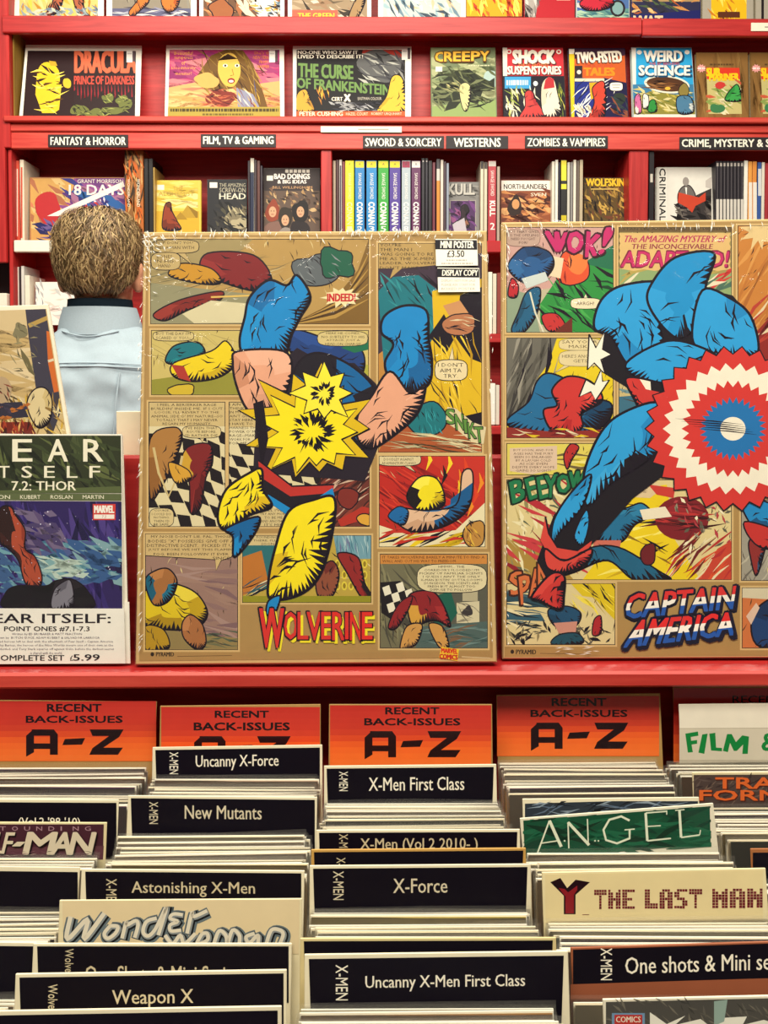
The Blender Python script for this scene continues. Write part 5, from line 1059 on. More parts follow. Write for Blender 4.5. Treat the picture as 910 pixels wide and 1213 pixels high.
# ---- middle display row
def price_tag(A, x, y): A.rect(x, y, x + 7, y + 14, '#f0ece4'); A.rect(x + 7, y, x + 10, y + 13, '#5a4a50'); A.line([(x + 1, y + 4), (x + 6, y + 4)], .8, '#b0a8a8')
def print_border(A, q, c): A.poly(q, c); A.clip(*q)
def f(A):
    print_border(A, [(33, 60), (161, 60.5), (160, 138), (27, 138)], '#2b1a1c')
    A.poly([(30, 60), (88, 60), (88, 138), (26, 138)], '#2a1518')
    A.blob(57, 100, 15, 24, '#e8c428', 9, .16, 4); A.poly([(43, 98), (73, 100), (70, 130), (64, 134), (50, 134), (42, 112)], '#e8c428'); A.strokes(42, 80, 74, 132, 22, .2, 16, 3, ['#5a3a14', '#2a1518', '#f2dc5c'], .7, 7); A.blob(80, 98, 5, 7, '#e0bc30', 7, .3, 3); A.poly([(58, 72), (66, 73), (68, 78), (60, 78)], '#caa42c')
    A.text('DRACULA', 89, 60.5, 161, 86, '#dd6a48', .05); A.text('PRINCE OF DARKNESS', 88, 90, 159, 100, '#c64a3c', .04)
    for i in range(18): A.line([(88 + i * 4, 100), (88.5 + i * 4, 106 + (i * 7) % 11), (88 + i * 4, 108 + (i * 5) % 13)], 1.6, '#9a2430', True)
    for x, y, a, b, s_ in ((94, 131, 9, 7, 2), (112, 134, 14, 5, 3), (134, 132, 16, 4, 4), (128, 116, 6, 5, 5), (146, 122, 9, 8, 6)): A.blob(x, y, a, b, '#6a7038', 9, .35, s_); A.strokes(x - a, y - b, x + a, y + b, 8, .3, 8, 1.6, ['#a0a458', '#22201a'], .8, s_)
    price_tag(A, 150, 60); A.clip()
face_book('film_print', 'white bordered horror film print in black, yellow and orange, leftmost of its row', 22, 167, 55, 139, YS, None, 12, .003, '#f0eadb', f, 'print', .5, quad=[(30.5, 53), (168, 54), (165.5, 139), (22.5, 139)], card=True)
def f(A):
    print_border(A, [(201, 59), (331, 59), (332, 138), (199, 138)], '#a8306a')
    A.strokes(200, 62, 332, 120, 60, .2, 40, 12, ['#b84a72', '#8a2a62', '#c8607a', '#9a3a6a', '#d07a80'], .3, 5); A.poly([(199, 104), (240, 96), (300, 100), (332, 96), (332, 138), (199, 138)], '#d8a468'); A.strokes(200, 104, 330, 126, 30, .1, 40, 8, ['#e4b878', '#c87a5c', '#d89a58'], .3, 8)
    A.poly([(232, 92), (250, 66), (270, 58), (288, 60), (300, 76), (312, 110), (318, 130), (300, 128), (282, 104), (256, 108), (240, 104)], '#6a4a1c'); A.strokes(240, 62, 312, 120, 34, 1.0, 30, 2.5, ['#8a6a2c', '#4a3014', '#a8843c'], .4, 3)
    A.blob(272, 84, 14, 20, '#d9b04c', 10, .1, 4); A.poly([(258, 72), (266, 66), (282, 70), (287, 82), (282, 70), (270, 64)], '#3a2412')
    for x in (267, 281): A.ell(x, 78, 3, 2, '#f0e8d0', 10); A.ell(x, 78, 1.3, 1.5, '#2a1c14', 8)
    A.ell(274, 96, 4.5, 3.4, '#8a2420', 12); A.ell(274, 96.5, 3, 1.6, '#f0e4d0', 10); A.line([(275, 82), (277, 89), (273, 90)], 1, '#9a7428')
    A.blob(244, 96, 14, 9, '#d0a458', 9, .25, 6); A.blob(262, 116, 20, 10, '#7c2c22', 10, .25, 7); A.strokes(244, 106, 284, 126, 20, .2, 14, 2, ['#b85a3c', '#4a1814', '#d08a58'], .6, 4); A.poly([(280, 104), (300, 112), (308, 128), (282, 128)], '#8a8aa0'); A.strokes(282, 104, 308, 128, 12, 1.2, 18, 2, ['#c8a23c', '#4a4a70', '#7a3a3c', '#d8d0c0'], .4, 9)
    A.rect(199, 127, 332, 138, '#a8943c'); A.greek(202, 129, 330, 132.6, '#4a3c18', 3); A.greek(240, 134.8, 300, 137, '#6a5820', 5)
    A.lines(['Beautiful', 'temptress', 'or', 'bloodthirsty', 'monster?'], 203, 61, 232, 6, '#e8a04c'); A.lines(['She\'s the', 'NEW TERROR', 'FROM', 'HAMMER'], 300, 61, 324, 5.4, '#d8802c', None, .03); price_tag(A, 319, 60); A.clip()
face_book('film_print', 'white bordered pink film print with a startled long-haired woman', 196, 337, 54, 139, YS, None, 12, .003, '#f0eadb', f, 'print', .5, quad=[(197, 53.5), (336.5, 54), (337, 139), (195, 139)], card=True)
def f(A):
    print_border(A, [(351.5, 59), (480, 59), (480, 138), (351, 138)], '#1c1a1c')
    A.poly([(424, 59), (480, 59), (480, 70), (440, 72)], '#a83428'); A.blob(452, 80, 26, 20, '#5a5a5a', 11, .22, 4); A.strokes(430, 64, 476, 98, 24, .5, 22, 4, ['#8a8a84', '#2c2c2e', '#b0b0a6', '#46464a'], .6, 5)
    A.poly([(351, 59), (430, 59), (428, 68), (351, 69)], '#2a1c1c'); A.text('NO-ONE WHO SAW IT', 353, 60, 424, 64.3, '#f4ecd8', .05); A.text('LIVED TO DESCRIBE IT!', 353, 65, 430, 69.4, '#f4ecd8', .05)
    A.text('THE CURSE', 354, 75, 418, 91, '#6a8a4c', .05, dy=3); A.textq('OF FRANKENSTEIN', (352, 92), (462, 101), (462, 113), (352, 104), '#6a8a4c', .05)
    A.text('CERT', 393, 115, 406, 119.5, '#f4ecd8', .05); A.text('X', 408, 112, 415, 120, '#f4ecd8', .1); A.text('EASTMAN COLOUR', 424, 115, 452, 118.5, '#c8c0b0', .02)
    A.crystal([(352, 112), (362, 106), (368, 118), (372, 132), (352, 132)], (360, 120), ['#c89a38', '#a87a28', '#3a2a18'], 1, 4, 4); A.crystal([(448, 128), (458, 114), (464, 92), (474, 90), (480, 104), (480, 134), (448, 134)], (468, 114), ['#d8b43c', '#c09a2c', '#e4c858'], 1, 5, 6); A.strokes(390, 122, 445, 132, 24, .2, 14, 3, ['#6a6a70', '#a8a8a8', '#303038'], .5, 6); A.strokes(376, 106, 390, 120, 8, 1.4, 10, 2, ['#b0702c', '#e0a83c'], .3, 8)
    A.rect(351, 132, 480, 138, '#c8582c'); A.text('PETER CUSHING', 355, 132.6, 406, 137.6, '#f0e4c8', .05); A.text('HAZEL COURT', 410, 133.5, 436, 137, '#e8d8b8', .02); A.text('ROBERT URQUHART', 440, 133.5, 476, 137, '#e8d8b8', .02)
    A.clip(); price_tag(A, 476, 57)
face_book('film_print', 'white bordered dark film print with green title lettering, beside the painted fantasy book', 347, 488, 54, 139, YS, None, 12, .003, '#f0eadb', f, 'print', .5, quad=[(347, 54.5), (487.5, 55), (487, 139), (347, 139)], card=True)
def f(A):
    print_border(A, [(511, 57), (586, 57), (588, 139.5), (512, 139.5)], '#8a9468')
    A.strokes(512, 60, 586, 138, 60, .1, 34, 12, ['#9aa274', '#7c8860', '#a8ac80', '#6e7a58'], .3, 4); A.poly([(512, 126), (588, 118), (588, 140), (512, 140)], '#8aa060'); A.blob(582, 95, 10, 10, '#a8c0b8', 9, .2, 4)
    A.poly([(513, 108), (524, 96), (540, 84), (556, 82), (570, 92), (580, 96), (586, 92), (586, 106), (572, 108), (566, 124), (548, 118), (540, 128), (526, 132), (532, 120), (514, 122)], '#242a1c'); A.strokes(514, 84, 584, 126, 50, .4, 20, 4, ['#3a4028', '#14180e', '#5a6240', '#6e7450'], .8, 6); A.line([(530, 82), (536, 84), (548, 84), (556, 82)], 1.4, '#3a4028', True)
    A.crystal([(544, 104), (552, 98), (558, 106), (554, 130), (548, 128)], (551, 112), ['#c8c48c', '#b0aa70'], .8, 3, 0); A.strokes(530, 96, 550, 110, 8, .6, 12, 2, ['#b8b078', '#8a8a58'], .4, 9)
    for i, ch in enumerate('CREEPY'): w = 10.6; a = 516 + i * w; A.text(ch, a - .6, 61.4, a + w + .2, 74, '#5a3a14', .12); A.text(ch, a, 62, a + w - .8, 73, '#f0b83c', .06)
    A.rect(516, 79, 524, 85, '#e8e4d0'); A.greek(555, 77, 580, 78.4, '#c8c8a0', 3)
face_book('hardback_book', 'green painted fantasy hardback with orange title lettering', 510, 588, 56, 140, YS, None, 9, .02, '#6a7450', f, quad=[(510, 56), (587, 56), (589, 140), (511, 140)])
def f(A):
    print_border(A, [(595.5, 56.5), (667, 56.5), (670, 139.5), (597, 139.5)], '#1a1420')
    A.rect(595, 56, 671, 90, '#c42a34'); A.rect(595, 56, 601, 90, '#e8e0d0'); A.rect(596, 90, 672, 140, '#141020')
    A.text('SHOCK', 609, 61, 658, 76, '#5a1420', .12); A.text('SHOCK', 608, 60, 657, 75, '#f2ead6', .08); A.text('THE EC ARCHIVES', 614, 75.5, 650, 79, '#e08a4c', .03); A.text('SUSPENSTORIES', 602, 79.5, 665, 89, '#5a1420', .09); A.text('SUSPENSTORIES', 601.5, 79, 664.5, 88.5, '#f2ead6', .055)
    for x in (603, 662): A.ell(x, 61.5, 3, 2.8, '#f0e8d8', 12); A.ell(x, 61.5, 1.6, 1.4, '#c42a34', 10)
    A.rect(598, 91, 629, 105, '#3a9ad0'); A.greek(600, 95, 626, 101, '#cfe2e4', 8); A.ell(634.5, 99, 2.8, 3, '#d8e0e0', 12)
    A.strokes(600, 106, 636, 138, 44, 1.1, 13, 3, ['#d8d8a8', '#8a9a3c', '#2a2a30', '#e8e4c8', '#b8b858'], .6, 6); A.strokes(658, 104, 668, 136, 16, 1.4, 14, 2.4, ['#c8c04c', '#6a7a2c'], .3, 7)
    A.crystal([(622, 110), (630, 108), (636, 120), (644, 134), (640, 140), (616, 140), (622, 126)], (630, 126), ['#c83c3a', '#a82a30', '#e0a06c'], 1, 4, 5); A.crystal([(641, 104), (648, 92), (656, 94), (660, 108), (664, 136), (644, 136)], (652, 118), ['#e4dcc4', '#d0c8b0', '#f0e8d4'], 1, 5, 3); A.poly([(644, 106), (646, 95), (650, 91), (656, 94), (657, 104)], '#b82c34')
face_book('hardback_book', 'red and black hardback with large white title and a white robed figure', 595, 670, 56, 140, YS, None, 8, .02, '#2a1418', f, quad=[(595, 56), (667.5, 56), (671, 140), (597, 140)])
def f(A):
    print_border(A, [(674, 58), (740, 58), (744, 140), (677, 140)], '#1c1c60')
    A.poly([(674, 57), (740, 57), (742, 100), (676, 90)], '#c85a24'); A.poly([(674, 57), (742, 57), (740, 66), (676, 70)], '#3a1a34'); A.poly([(715, 92), (742, 98), (746, 140), (715, 140)], '#181440'); A.rect(674, 58, 680.5, 140, '#e4c41c'); A.rect(674, 58, 680.5, 64, '#e8e0d0')
    A.rect(681, 78, 690, 92, '#2a2028'); A.ell(686, 85.5, 2.6, 2.6, '#d8d0c8', 12); A.rect(681, 93, 716, 96.5, '#e4dcb8')
    A.textq('TWO-FISTED', (681, 63), (735, 61), (737, 74), (682, 75.5), '#4a141c', .1); A.textq('TWO-FISTED', (682, 62.5), (735, 60.5), (737, 73.5), (683, 75), '#f2ead6', .06); A.text('THE EC ARCHIVES', 693, 76, 726, 79.5, '#c84030', .03); A.text('TALES', 692, 80.5, 728, 89.5, '#f08a1c', .1)
    A.rect(681, 97, 716, 140, '#1c2a80'); A.strokes(682, 100, 716, 138, 24, -.8, 24, 2.6, ['#d8dce0', '#28389a', '#101848', '#e8ece8'], .2, 5); A.poly([(698, 98), (716, 97), (716, 112), (700, 118)], '#d8a41c'); A.crystal([(702, 104), (716, 98), (716, 138), (698, 140), (704, 122)], (710, 120), ['#c8402c', '#a02820', '#e87a3c'], 1, 4, 6); A.strokes(682, 126, 700, 138, 10, 1.2, 10, 4, ['#e8e0c8'], .4, 8)
    A.bubble(722, 97.5, 738, 108, '#f0ece0', (727, 112), INK, .8); A.line([(725, 101), (735, 101)], .8, '#8a8480'); A.line([(726, 104), (734, 104)], .8, '#8a8480'); A.blob(734, 118, 8, 7, '#28342c', 9, .2, 4); A.strokes(724, 116, 746, 140, 14, .8, 14, 4, ['#101820', '#2c3a40', '#8a4a34'], .6, 6)
face_book('hardback_book', 'blue and orange hardback with a yellow spine strip and white speech bubble', 674, 744, 57, 141, YS, None, 8, .02, '#1a1438', f, quad=[(673, 57), (740.5, 57), (745, 141), (676, 141)])
def f(A):
    print_border(A, [(748.5, 57), (819, 57), (824, 140.5), (751, 140.5)], '#2aa0d8')
    A.rect(748, 57, 753.5, 100, '#e8e4d8'); A.poly([(750, 100), (824, 100), (824, 136), (751, 136)], '#3a78a0'); A.poly([(750, 118), (770, 108), (800, 112), (824, 120), (824, 136), (751, 136)], '#8a8438'); A.rect(751, 135.5, 824, 140.5, '#e4e0d4')
    A.strokes(752, 104, 822, 134, 46, .4, 14, 3.4, ['#b8a848', '#5c6c2c', '#c8b868', '#34502c', '#d8cc90'], .6, 7)
    A.ell(790, 100, 27, 10.5, '#e8e4d0', 26, .1); A.ell(790, 100, 24, 8.5, '#50301c', 24, .1); A.strokes(770, 96, 810, 105, 14, .1, 18, 2.6, ['#7a4a24', '#2c1810', '#98683c'], .2, 4); A.ell(791, 105, 3.4, 2, '#e8b43c', 10)
    A.blob(810, 107, 6.5, 8, '#8a7a3c', 9, .12, 3, INK, .8); A.crystal([(802, 116), (816, 114), (822, 124), (820, 134), (804, 134)], (812, 124), ['#4a7a9a', '#c8d0cc', '#34607c'], .9, 4, 3); A.crystal([(770, 120), (776, 119), (778, 132), (768, 132)], (773, 126), ['#2c8a3c', '#1c6c2c'], .8, 5, 1); A.crystal([(752, 116), (758, 112), (760, 132), (753, 134)], (756, 122), ['#c86a9a', '#e8dcd0', '#5a6ab0'], .8, 6, 2); A.crystal([(762, 112), (768, 114), (768, 126), (762, 128)], (765, 120), ['#e8e4d8', '#3a3a50'], .8, 7, 1)
    for t_, y0, y1, a, b in (('WEIRD', 60.5, 73, 763, 808), ('SCIENCE', 78, 89.5, 757, 817)): A.text(t_, a + .2, y0 + .6, b + 2, y1 + 1.4, '#144a70', .1); A.text(t_, a, y0, b, y1, '#f4eee0', .06)
    A.text('THE EC ARCHIVES', 769, 74.3, 805, 77.6, '#d8402c', .04)
    for x in (757.5, 814): A.ell(x, 62, 3, 2.6, '#f0ece0', 12)
    A.clip()
face_book('hardback_book', 'sky blue hardback with white title lettering and a flying saucer', 748, 824, 56, 142, YS, None, 8, .02, '#b8c8c8', f, quad=[(748, 56), (819.5, 56), (825, 141.5), (750.5, 141.5)])
def masterwork(x0, x1, cx0, cx1):
    def f(A):
        A.clip((x0 + 2, 62.5), (x1 - 1, 62.5), (x1 - .5, 141.5), (x0 + 4.4, 141.5)); A.poly([(x0 + .6, 63), (x1 - .6, 63), (x1 - .3, 141), (x0 + 2.3, 141)], '#8a6434'); A.strokes(x0 + 2, 66, x1 - 2, 139, 20, 1.5, 50, 7, ['#94703c', '#7e5a2e'], .1, 3)
        A.clip((x0 + 2.2, 62.5), (x1 - 1, 62.5), (x1 - .5, 141), (x0 + 4.6, 141)); A.greek(x0 + 18, 75.5, x0 + 46, 77.5, '#5a4020', 6); A.burst(x0 + 8, 81, 4, 6, 10, '#e8a09c', .1, .9); A.greek(x0 + 4, 80, x0 + 12, 82, '#f2e4e0', 2)
        A.poly([(cx0, 80), (cx1, 80.5), (cx1 + 3, 135), (cx0 + 3, 135)], '#c4b878'); A.poly([(cx0, 80), (cx1, 80.5), (cx1 + 1, 94), (cx0 + 1, 94)], '#d83a24'); A.clip(cx0, 62, min(cx1 + 2, x1 - 1), 136)
        A.text('SUB', cx0 + 1, 81, cx0 + 16, 90, '#f0c81c', .1, dy=0); A.text('MARINER', cx0 + 4, 88, cx1 - 1, 96, '#f0c81c', .08, dy=-1)
        A.strokes(cx0 + 3, 98, cx1, 133, 30, .3, 14, 5, ['#d8ccA0', '#c85a3c', '#a8b468', '#e8dcb4', '#8a9c50'], .7, 5); A.crystal([(cx0 + 22, 118), (cx0 + 36, 100), (cx0 + 42, 114), (cx0 + 40, 120)], (cx0 + 34, 112), ['#3ca04c', '#2c8a3c', '#54b45c'], 1, 4, 3); A.blob(cx0 + 14, 128, 8, 5, '#3c7a4c', 8, .3, 5); A.blob(cx0 + 16, 102, 7, 4, '#c83a34', 8, .3, 4)
    return f
face_book('hardback_book', 'brown hardback with a small red and green comic picture, beside the sky blue book', 823, 887, 62, 142, YS + .005, None, 8, .02, '#7a5a30', masterwork(823, 887, 836.5, 876), quad=[(824.5, 62), (886, 62), (887.5, 142), (826.5, 142)])
face_book('hardback_book', 'brown hardback cut by the right picture edge, beside its twin with green picture', 887.5, 952, 62, 142, YS + .005, None, 8, .02, '#7a5a30', masterwork(888, 952, 901, 942), quad=[(888, 62), (951, 62), (952.5, 142), (889.6, 142)])
# ---- top row, cut by the picture edge
def top_item(name, label, x0, x1, yb, col, art, card=True, cat='print', yt=-60, border=5, paper='#efe9da'):
    def f(A):
        A.rect(x0 + border, yt + border, x1 - border, yb - (border * .15), col); A.clip(x0 + border, yt + border, x1 - border, yb - border * .15); art(A, x0 + border, x1 - border, yb)
    return face_book(name, label, x0, x1, yt, yb, YS + .003, None, 7, .003 if card else .018, paper, f, cat, card=card)
def fire(A, a, b, y): A.strokes(a, -55, b, y, 90, 1.3, 16, 5, ['#e8c44c', '#d8a83c', '#f0dc8c', '#8a9aa0', '#b8842c'], .5, 4); A.crystal([(a + 40, -50), (a + 60, -50), (a + 50, 6), (a + 36, 20), (a + 30, 18), (a + 40, 0)], (a + 44, -8), ['#a85a3c', '#8a3c2a'], 1.2, 3, 6); A.crystal([(a + 60, -50), (a + 78, -46), (a + 76, 6), (a + 84, 20), (a + 74, 20), (a + 64, 0)], (a + 70, -8), ['#a85a3c', '#8a3c2a'], 1.2, 4, 6); A.strokes(a, 10, b, y, 40, .3, 10, 4, ['#6a7a8c', '#98a4a8', '#c8c8b0'], .7, 5)
top_item('film_print', 'white bordered print with flames, leftmost on the top shelf', 16, 123, 22, '#d8bc70', fire, border=7)
def wolfy(A, a, b, y): A.strokes(a, -50, b, 8, 40, 1.5, 24, 3, ['#8a8478', '#4a443c', '#b0a890'], .1, 6); A.rect(a, 10, b, y, '#5a5a78'); A.strokes(a, 8, b, y, 26, .1, 20, 3, ['#8a88a0', '#3c3a50', '#e0dcd0'], .3, 8); A.crystal([(a + 20, 14), (a + 30, 0), (a + 36, -20), (a + 44, 0), (a + 34, 12), (a + 24, 20)], (a + 32, 2), ['#c8702c', '#e89a4c'], 1, 3, 4); A.crystal([(a + 58, 0), (a + 66, -14), (a + 80, -6), (a + 76, 10), (a + 64, 14)], (a + 68, 0), ['#c8702c', '#a8501c', '#e0944c'], 1, 4, 6)
top_item('film_print', 'white bordered print with grey rain strokes and purple ground, second on the top shelf', 126, 233, 22.5, '#8a8070', wolfy, border=7)
def ape(A, a, b, y): A.strokes(a, -50, b, y, 60, .8, 24, 8, ['#3a2418', '#a0623c', '#c88a58', '#241610', '#e0cdb0'], .6, 7); A.blob(a + 76, 12, 16, 12, '#c8d0d0', 9, .25, 4); A.strokes(a + 60, 2, b, y, 22, .6, 14, 3, ['#5a7080', '#e0a040', '#2c2c34', '#f0e8d8'], .7, 8); A.blob(a + 20, 12, 14, 12, '#9a5a34', 9, .25, 6, INK)
top_item('film_print', 'white bordered print in browns beside the one with a pink title box', 236, 337, 23, '#6a4a34', ape, border=5)
def green(A, a, b, y): A.strokes(a, -50, b, y, 60, .4, 22, 6, ['#b8a084', '#6a5a48', '#d8ccb4', '#3a3028', '#98785c'], .6, 9); A.crystal([(b - 22, 20), (b - 8, -10), (b - 2, 0), (b - 12, 22)], (b - 10, 10), ['#a08058', '#806040'], 1, 3, 4); A.poly([(a, 12), (a + 54, 12), (a + 54, 25), (a, 25)], '#d8604c'); A.text('THE GREEN', a + 7, 15.5, a + 50, 22.5, '#f0c83c', .05)
top_item('film_print', 'white bordered print with a pink box lettered THE GREEN', 341, 440, 24, '#9a8468', green, border=5)
def pale(A, a, b, y): A.strokes(a, -50, b, y, 90, .9, 18, 5, ['#98b4bc', '#c8d0cc', '#d8b894', '#6a8494', '#efe8d8', '#3a4a58'], .7, 3)
top_item('film_print', 'white bordered print in pale blues and creams on the top shelf', 448, 552, 25, '#b8c4c0', pale, border=6)
def flame(A, a, b, y): A.rect(a, -50, b, 20, '#e8a01c'); A.strokes(a, -50, b, 19, 60, 1.2, 20, 6, ['#f0c82c', '#d86a1c', '#b8401c', '#f4dc5c'], .5, 4); A.rect(a, 19.5, b, y, '#241418')
top_item('hardback_book', 'orange and yellow flame covered book on the top shelf with a black foot band', 552, 619, 26, '#241418', flame, False, 'book', border=.6, paper='#241418')
def smoke(A, a, b, y): A.poly([(a, -55), (a + 24, -55), (a + 16, 0), (a + 8, y), (a, y)], '#1c1418'); A.blob(a + 8, 8, 8, 18, '#a8a098', 10, .3, 4); A.strokes(a, -20, a + 16, y, 20, 1.3, 12, 4, ['#d0c8c0', '#6a6260', '#8a827c'], .6, 5); A.greek(a + 26, 22.6, a + 54, 24, '#d89080', 4); A.line([(a + 38, 0), (a + 54, 0)], 1, '#e0a090')
top_item('hardback_book', 'plain red book with grey smoke along its left side on the top shelf', 621, 681, 27, '#b4202c', smoke, False, 'book', border=.6, paper='#b4202c')
def bike(A, a, b, y): A.strokes(a, -50, b, y, 50, .5, 20, 7, ['#c0304c', '#3a5aa0', '#8ab0c0', '#e0c8c0'], .6, 6); A.poly([(a, 14), (b, 10), (b, y), (a, y)], '#5c8c84'); A.strokes(a, 14, b, y, 20, .2, 18, 4, ['#88b0a0', '#3c6c74', '#a8c4a8'], .3, 7); A.ell(a + 48, 10, 9, 10, '#241c24', 18); A.ell(a + 48, 10, 6.5, 7.5, '#7ca0a0', 16); A.crystal([(a + 4, 2), (a + 30, -10), (a + 44, 4), (a + 30, 12), (a + 10, 12)], (a + 26, 2), ['#c02438', '#a01828', '#e05060'], 1.1, 4, 5)
top_item('hardback_book', 'blue and red book with a motorcycle wheel on its cover', 683, 746, 28, '#4a6aa0', bike, False, 'book', border=.8, paper='#c8d0d0')
def wat(A, a, b, y): A.rect(a, -50, b, 2, '#a8885c'); A.strokes(a, -40, b, 16, 60, .3, 18, 5, ['#c88a4c', '#e0b87c', '#4a5a3c', '#2a2a3a', '#b0582c'], .7, 5); A.poly([(a, 18), (b, 12), (b, y), (a, y)], '#1c2060'); A.text('WAT', a + 2, 19, a + 36, 33, '#e0c49c', .06)
top_item('hardback_book', 'dark blue book with brown rubble painted above its cut-off title', 748, 830, 28.5, '#2a2a4a', wat, False, 'book', border=.8, paper='#1c2060')
def greyb(A, a, b, y): A.rect(a + 10, -40, a + 52, 24, '#e8b81c'); A.strokes(a + 11, -38, a + 51, 23, 30, 1.2, 14, 4, ['#f0d85c', '#c87a1c', '#3a2418', '#e8e0d0', '#4a6a98'], .6, 4); A.rect(a + 18, 14, a + 44, 21, '#5a2c18')
top_item('hardback_book', 'grey book with a small yellow picture at the right end of the top shelf', 832, 893, 29, '#a8a090', greyb, False, 'book', border=.6, paper='#98907e')
top_item('hardback_book', 'grey book with a black line behind the white price strip at the upper right', 895, 950, 29, '#aaa292', lambda A, a, b, y: A.line([(a + 8, -50), (a + 8, 28)], 3, '#1c1418'), False, 'book', border=.6, paper='#98907e')
# ---- the shelf of graphic novels
ZC = Z_C + .001
GS = 'spines on the graphic novel shelf'
def plain(c): return None
def spn(items, zb=ZC, y=YF + .035):
    for x0, x1, yt, col, lab, art in items: spine_book('graphic_novel', lab, x0, x1, yt, zb, y, .16, col, 0, GS, art)
spn([(18.4, 22.6, 190, '#c8503c', 'thin pale red book at the left end of the graphic novel shelf', lambda A: A.line([(20.5, 200), (20.5, 280)], 1.2, '#f0dcc8')),
     (23.2, 28, 189, '#e8dcc4', 'thin cream spined book second from the left end of the graphic novel shelf', lambda A: A.line([(25.6, 198), (25.6, 282)], 2, '#c8503c'))])
def f(A):
    A.poly([(36, 211.5), (148, 211), (149, 286), (37, 286)], '#6a3a78'); A.clip((36, 211.5), (148, 211), (149, 286), (37, 286)); A.poly([(36, 211), (90, 211), (70, 286), (36, 286)], '#c89a58'); A.strokes(36, 212, 90, 284, 26, .8, 24, 10, ['#d8b478', '#a86a4c', '#c87a58'], .5, 3)
    A.strokes(80, 215, 148, 286, 60, .5, 30, 10, ['#5a3070', '#8a4a88', '#3a3a80', '#a06a8a', '#2c5a98'], .6, 5); A.blob(58, 250, 16, 20, '#b83034', 10, .25, 4); A.blob(136, 246, 12, 8, '#2a5a9a', 9, .2, 6); A.strokes(45, 265, 80, 285, 20, .4, 18, 5, ['#3a3878', '#6a5a90', '#28285c'], .6, 7); A.strokes(100, 236, 130, 250, 12, 1, 6, 3, ['#e0d0d8', '#c03a3c'], .8, 9)
    A.poly([(56, 256), (146, 215), (148, 221), (70, 256)], '#f0e4dc'); A.text('GRANT MORRISON', 92, 212.5, 146, 217, '#ece4d8', .03); A.text('18 DAYS', 82, 219, 147, 231, '#ece4d8', .03)
face_book('graphic_novel', 'wide purple and gold fantasy book behind the head of the man', 35, 148, 210, 286, YF + .06, ZC, 6, .014, '#a8744c', f)
def orange_sp(x0, x1):
    def f(A):
        A.strokes(x0 + 1, 180, x1 - 1, 262, 26, 1.4, 18, 4, ['#a8703c', '#5a3a20', '#c89a5c', '#3a2818', '#c8601c'], .4, int(x0)); vtext(A, 'WONDERLAND', x0 + 3.6, 212, x1 - 3.6, 245, '#efe4cc', .03)
    return f
spn([(147.5, 157.5, 178, '#8a5a2c', 'thick brown painted spine, left of a matching pair behind the head of the man', orange_sp(147.5, 157.5)), (158.5, 169.5, 178, '#b0642c', 'thick orange painted spine, right of a matching pair behind the head of the man', orange_sp(158.5, 169.5))])
def bluetop(x0, x1):
    def f(A): A.rect(x0 + .5, 189, x1 - .5, 209, '#4a7a98'); A.frame(x0 + .8, 190, x1 - .8, 208, '#d8d0b8', .7); [A.rect(x0 + 1.8, 216 + 3.6 * q, x1 - 1.8, 218.6 + 3.6 * q, '#6e6858') for q in range(12)]
    return f
spn([(170.5, 175.5, 187.5, '#1e1a1c', 'black spine with a blue head, left of two beside the tan painted spines', None), (176, 181, 187.5, '#1e1a1c', 'black spine with a blue head, right of two beside the yellow desert book', None), (181.3, 183.2, 198, '#b0904c', 'very thin tan spine beside the yellow desert book', None)])
def f(A):
    A.rect(184.5, 214.5, 233.5, 271.5, '#dcbc4c'); A.rect(184.5, 250, 236, 288, '#c8a02c'); A.clip(184.5, 214.5, 234.5, 287); A.strokes(185, 216, 236, 250, 20, .1, 36, 8, ['#e6ca68', '#d2b040', '#e8d488'], .1, 3)
    A.poly([(212, 258), (222, 243), (232, 258)], '#b08c2c'); A.poly([(222, 243), (232, 258), (236, 258), (236, 252)], '#8a6a1c'); A.poly([(206, 260), (214, 251), (222, 260)], '#a07c24'); A.text('THE', 205, 221, 217, 226, '#a88a3c', .02); A.text('ALCHEMIST', 188, 227, 230, 232, '#a88a3c', .02); A.rect(186.5, 219, 194.5, 225, '#ece4d0')
    A.crystal([(196, 242), (202, 240), (204, 250), (210, 262), (214, 272), (194, 272), (193, 256)], (202, 258), ['#8a3820', '#6a2818', '#a04a2c'], 1, 3, 6); A.ell(199.5, 243, 2.6, 3, '#5a2c18', 10)
face_book('graphic_novel', 'yellow book with a red robed figure before a pyramid', 184, 238, 213.5, 287, YF + .05, ZC, 6, .016, '#d8b83c', f)
def f(A):
    A.rect(246, 213, 292, 288, '#26262a'); A.clip(246, 213, 292, 287); A.strokes(248, 240, 292, 286, 34, .6, 16, 6, ['#4a4638', '#141416', '#6a604c', '#2e2c2c'], .6, 4); A.blob(277, 256, 11, 9, '#7a7058', 9, .3, 3); A.blob(284, 264, 9, 6, '#a89c7c', 9, .3, 5); A.strokes(262, 246, 292, 272, 14, .8, 10, 2.4, ['#b8ac88', '#1c1a18'], .7, 6)
    A.rect(248.5, 216, 257.5, 222.5, '#ece4d4'); A.text('THE AMAZING', 260, 217, 291, 221.5, '#b0a890', .02); A.text('SCREW-ON', 260, 222.5, 291, 228, '#b8b098', .02); A.text('HEAD', 260, 229, 291, 236, '#e0d8c0', .04)
face_book('graphic_novel', 'black book with grey machinery and pale stacked title lettering', 245.5, 292.5, 212.5, 287, YF + .05, ZC, 6, .016, '#202024', f)
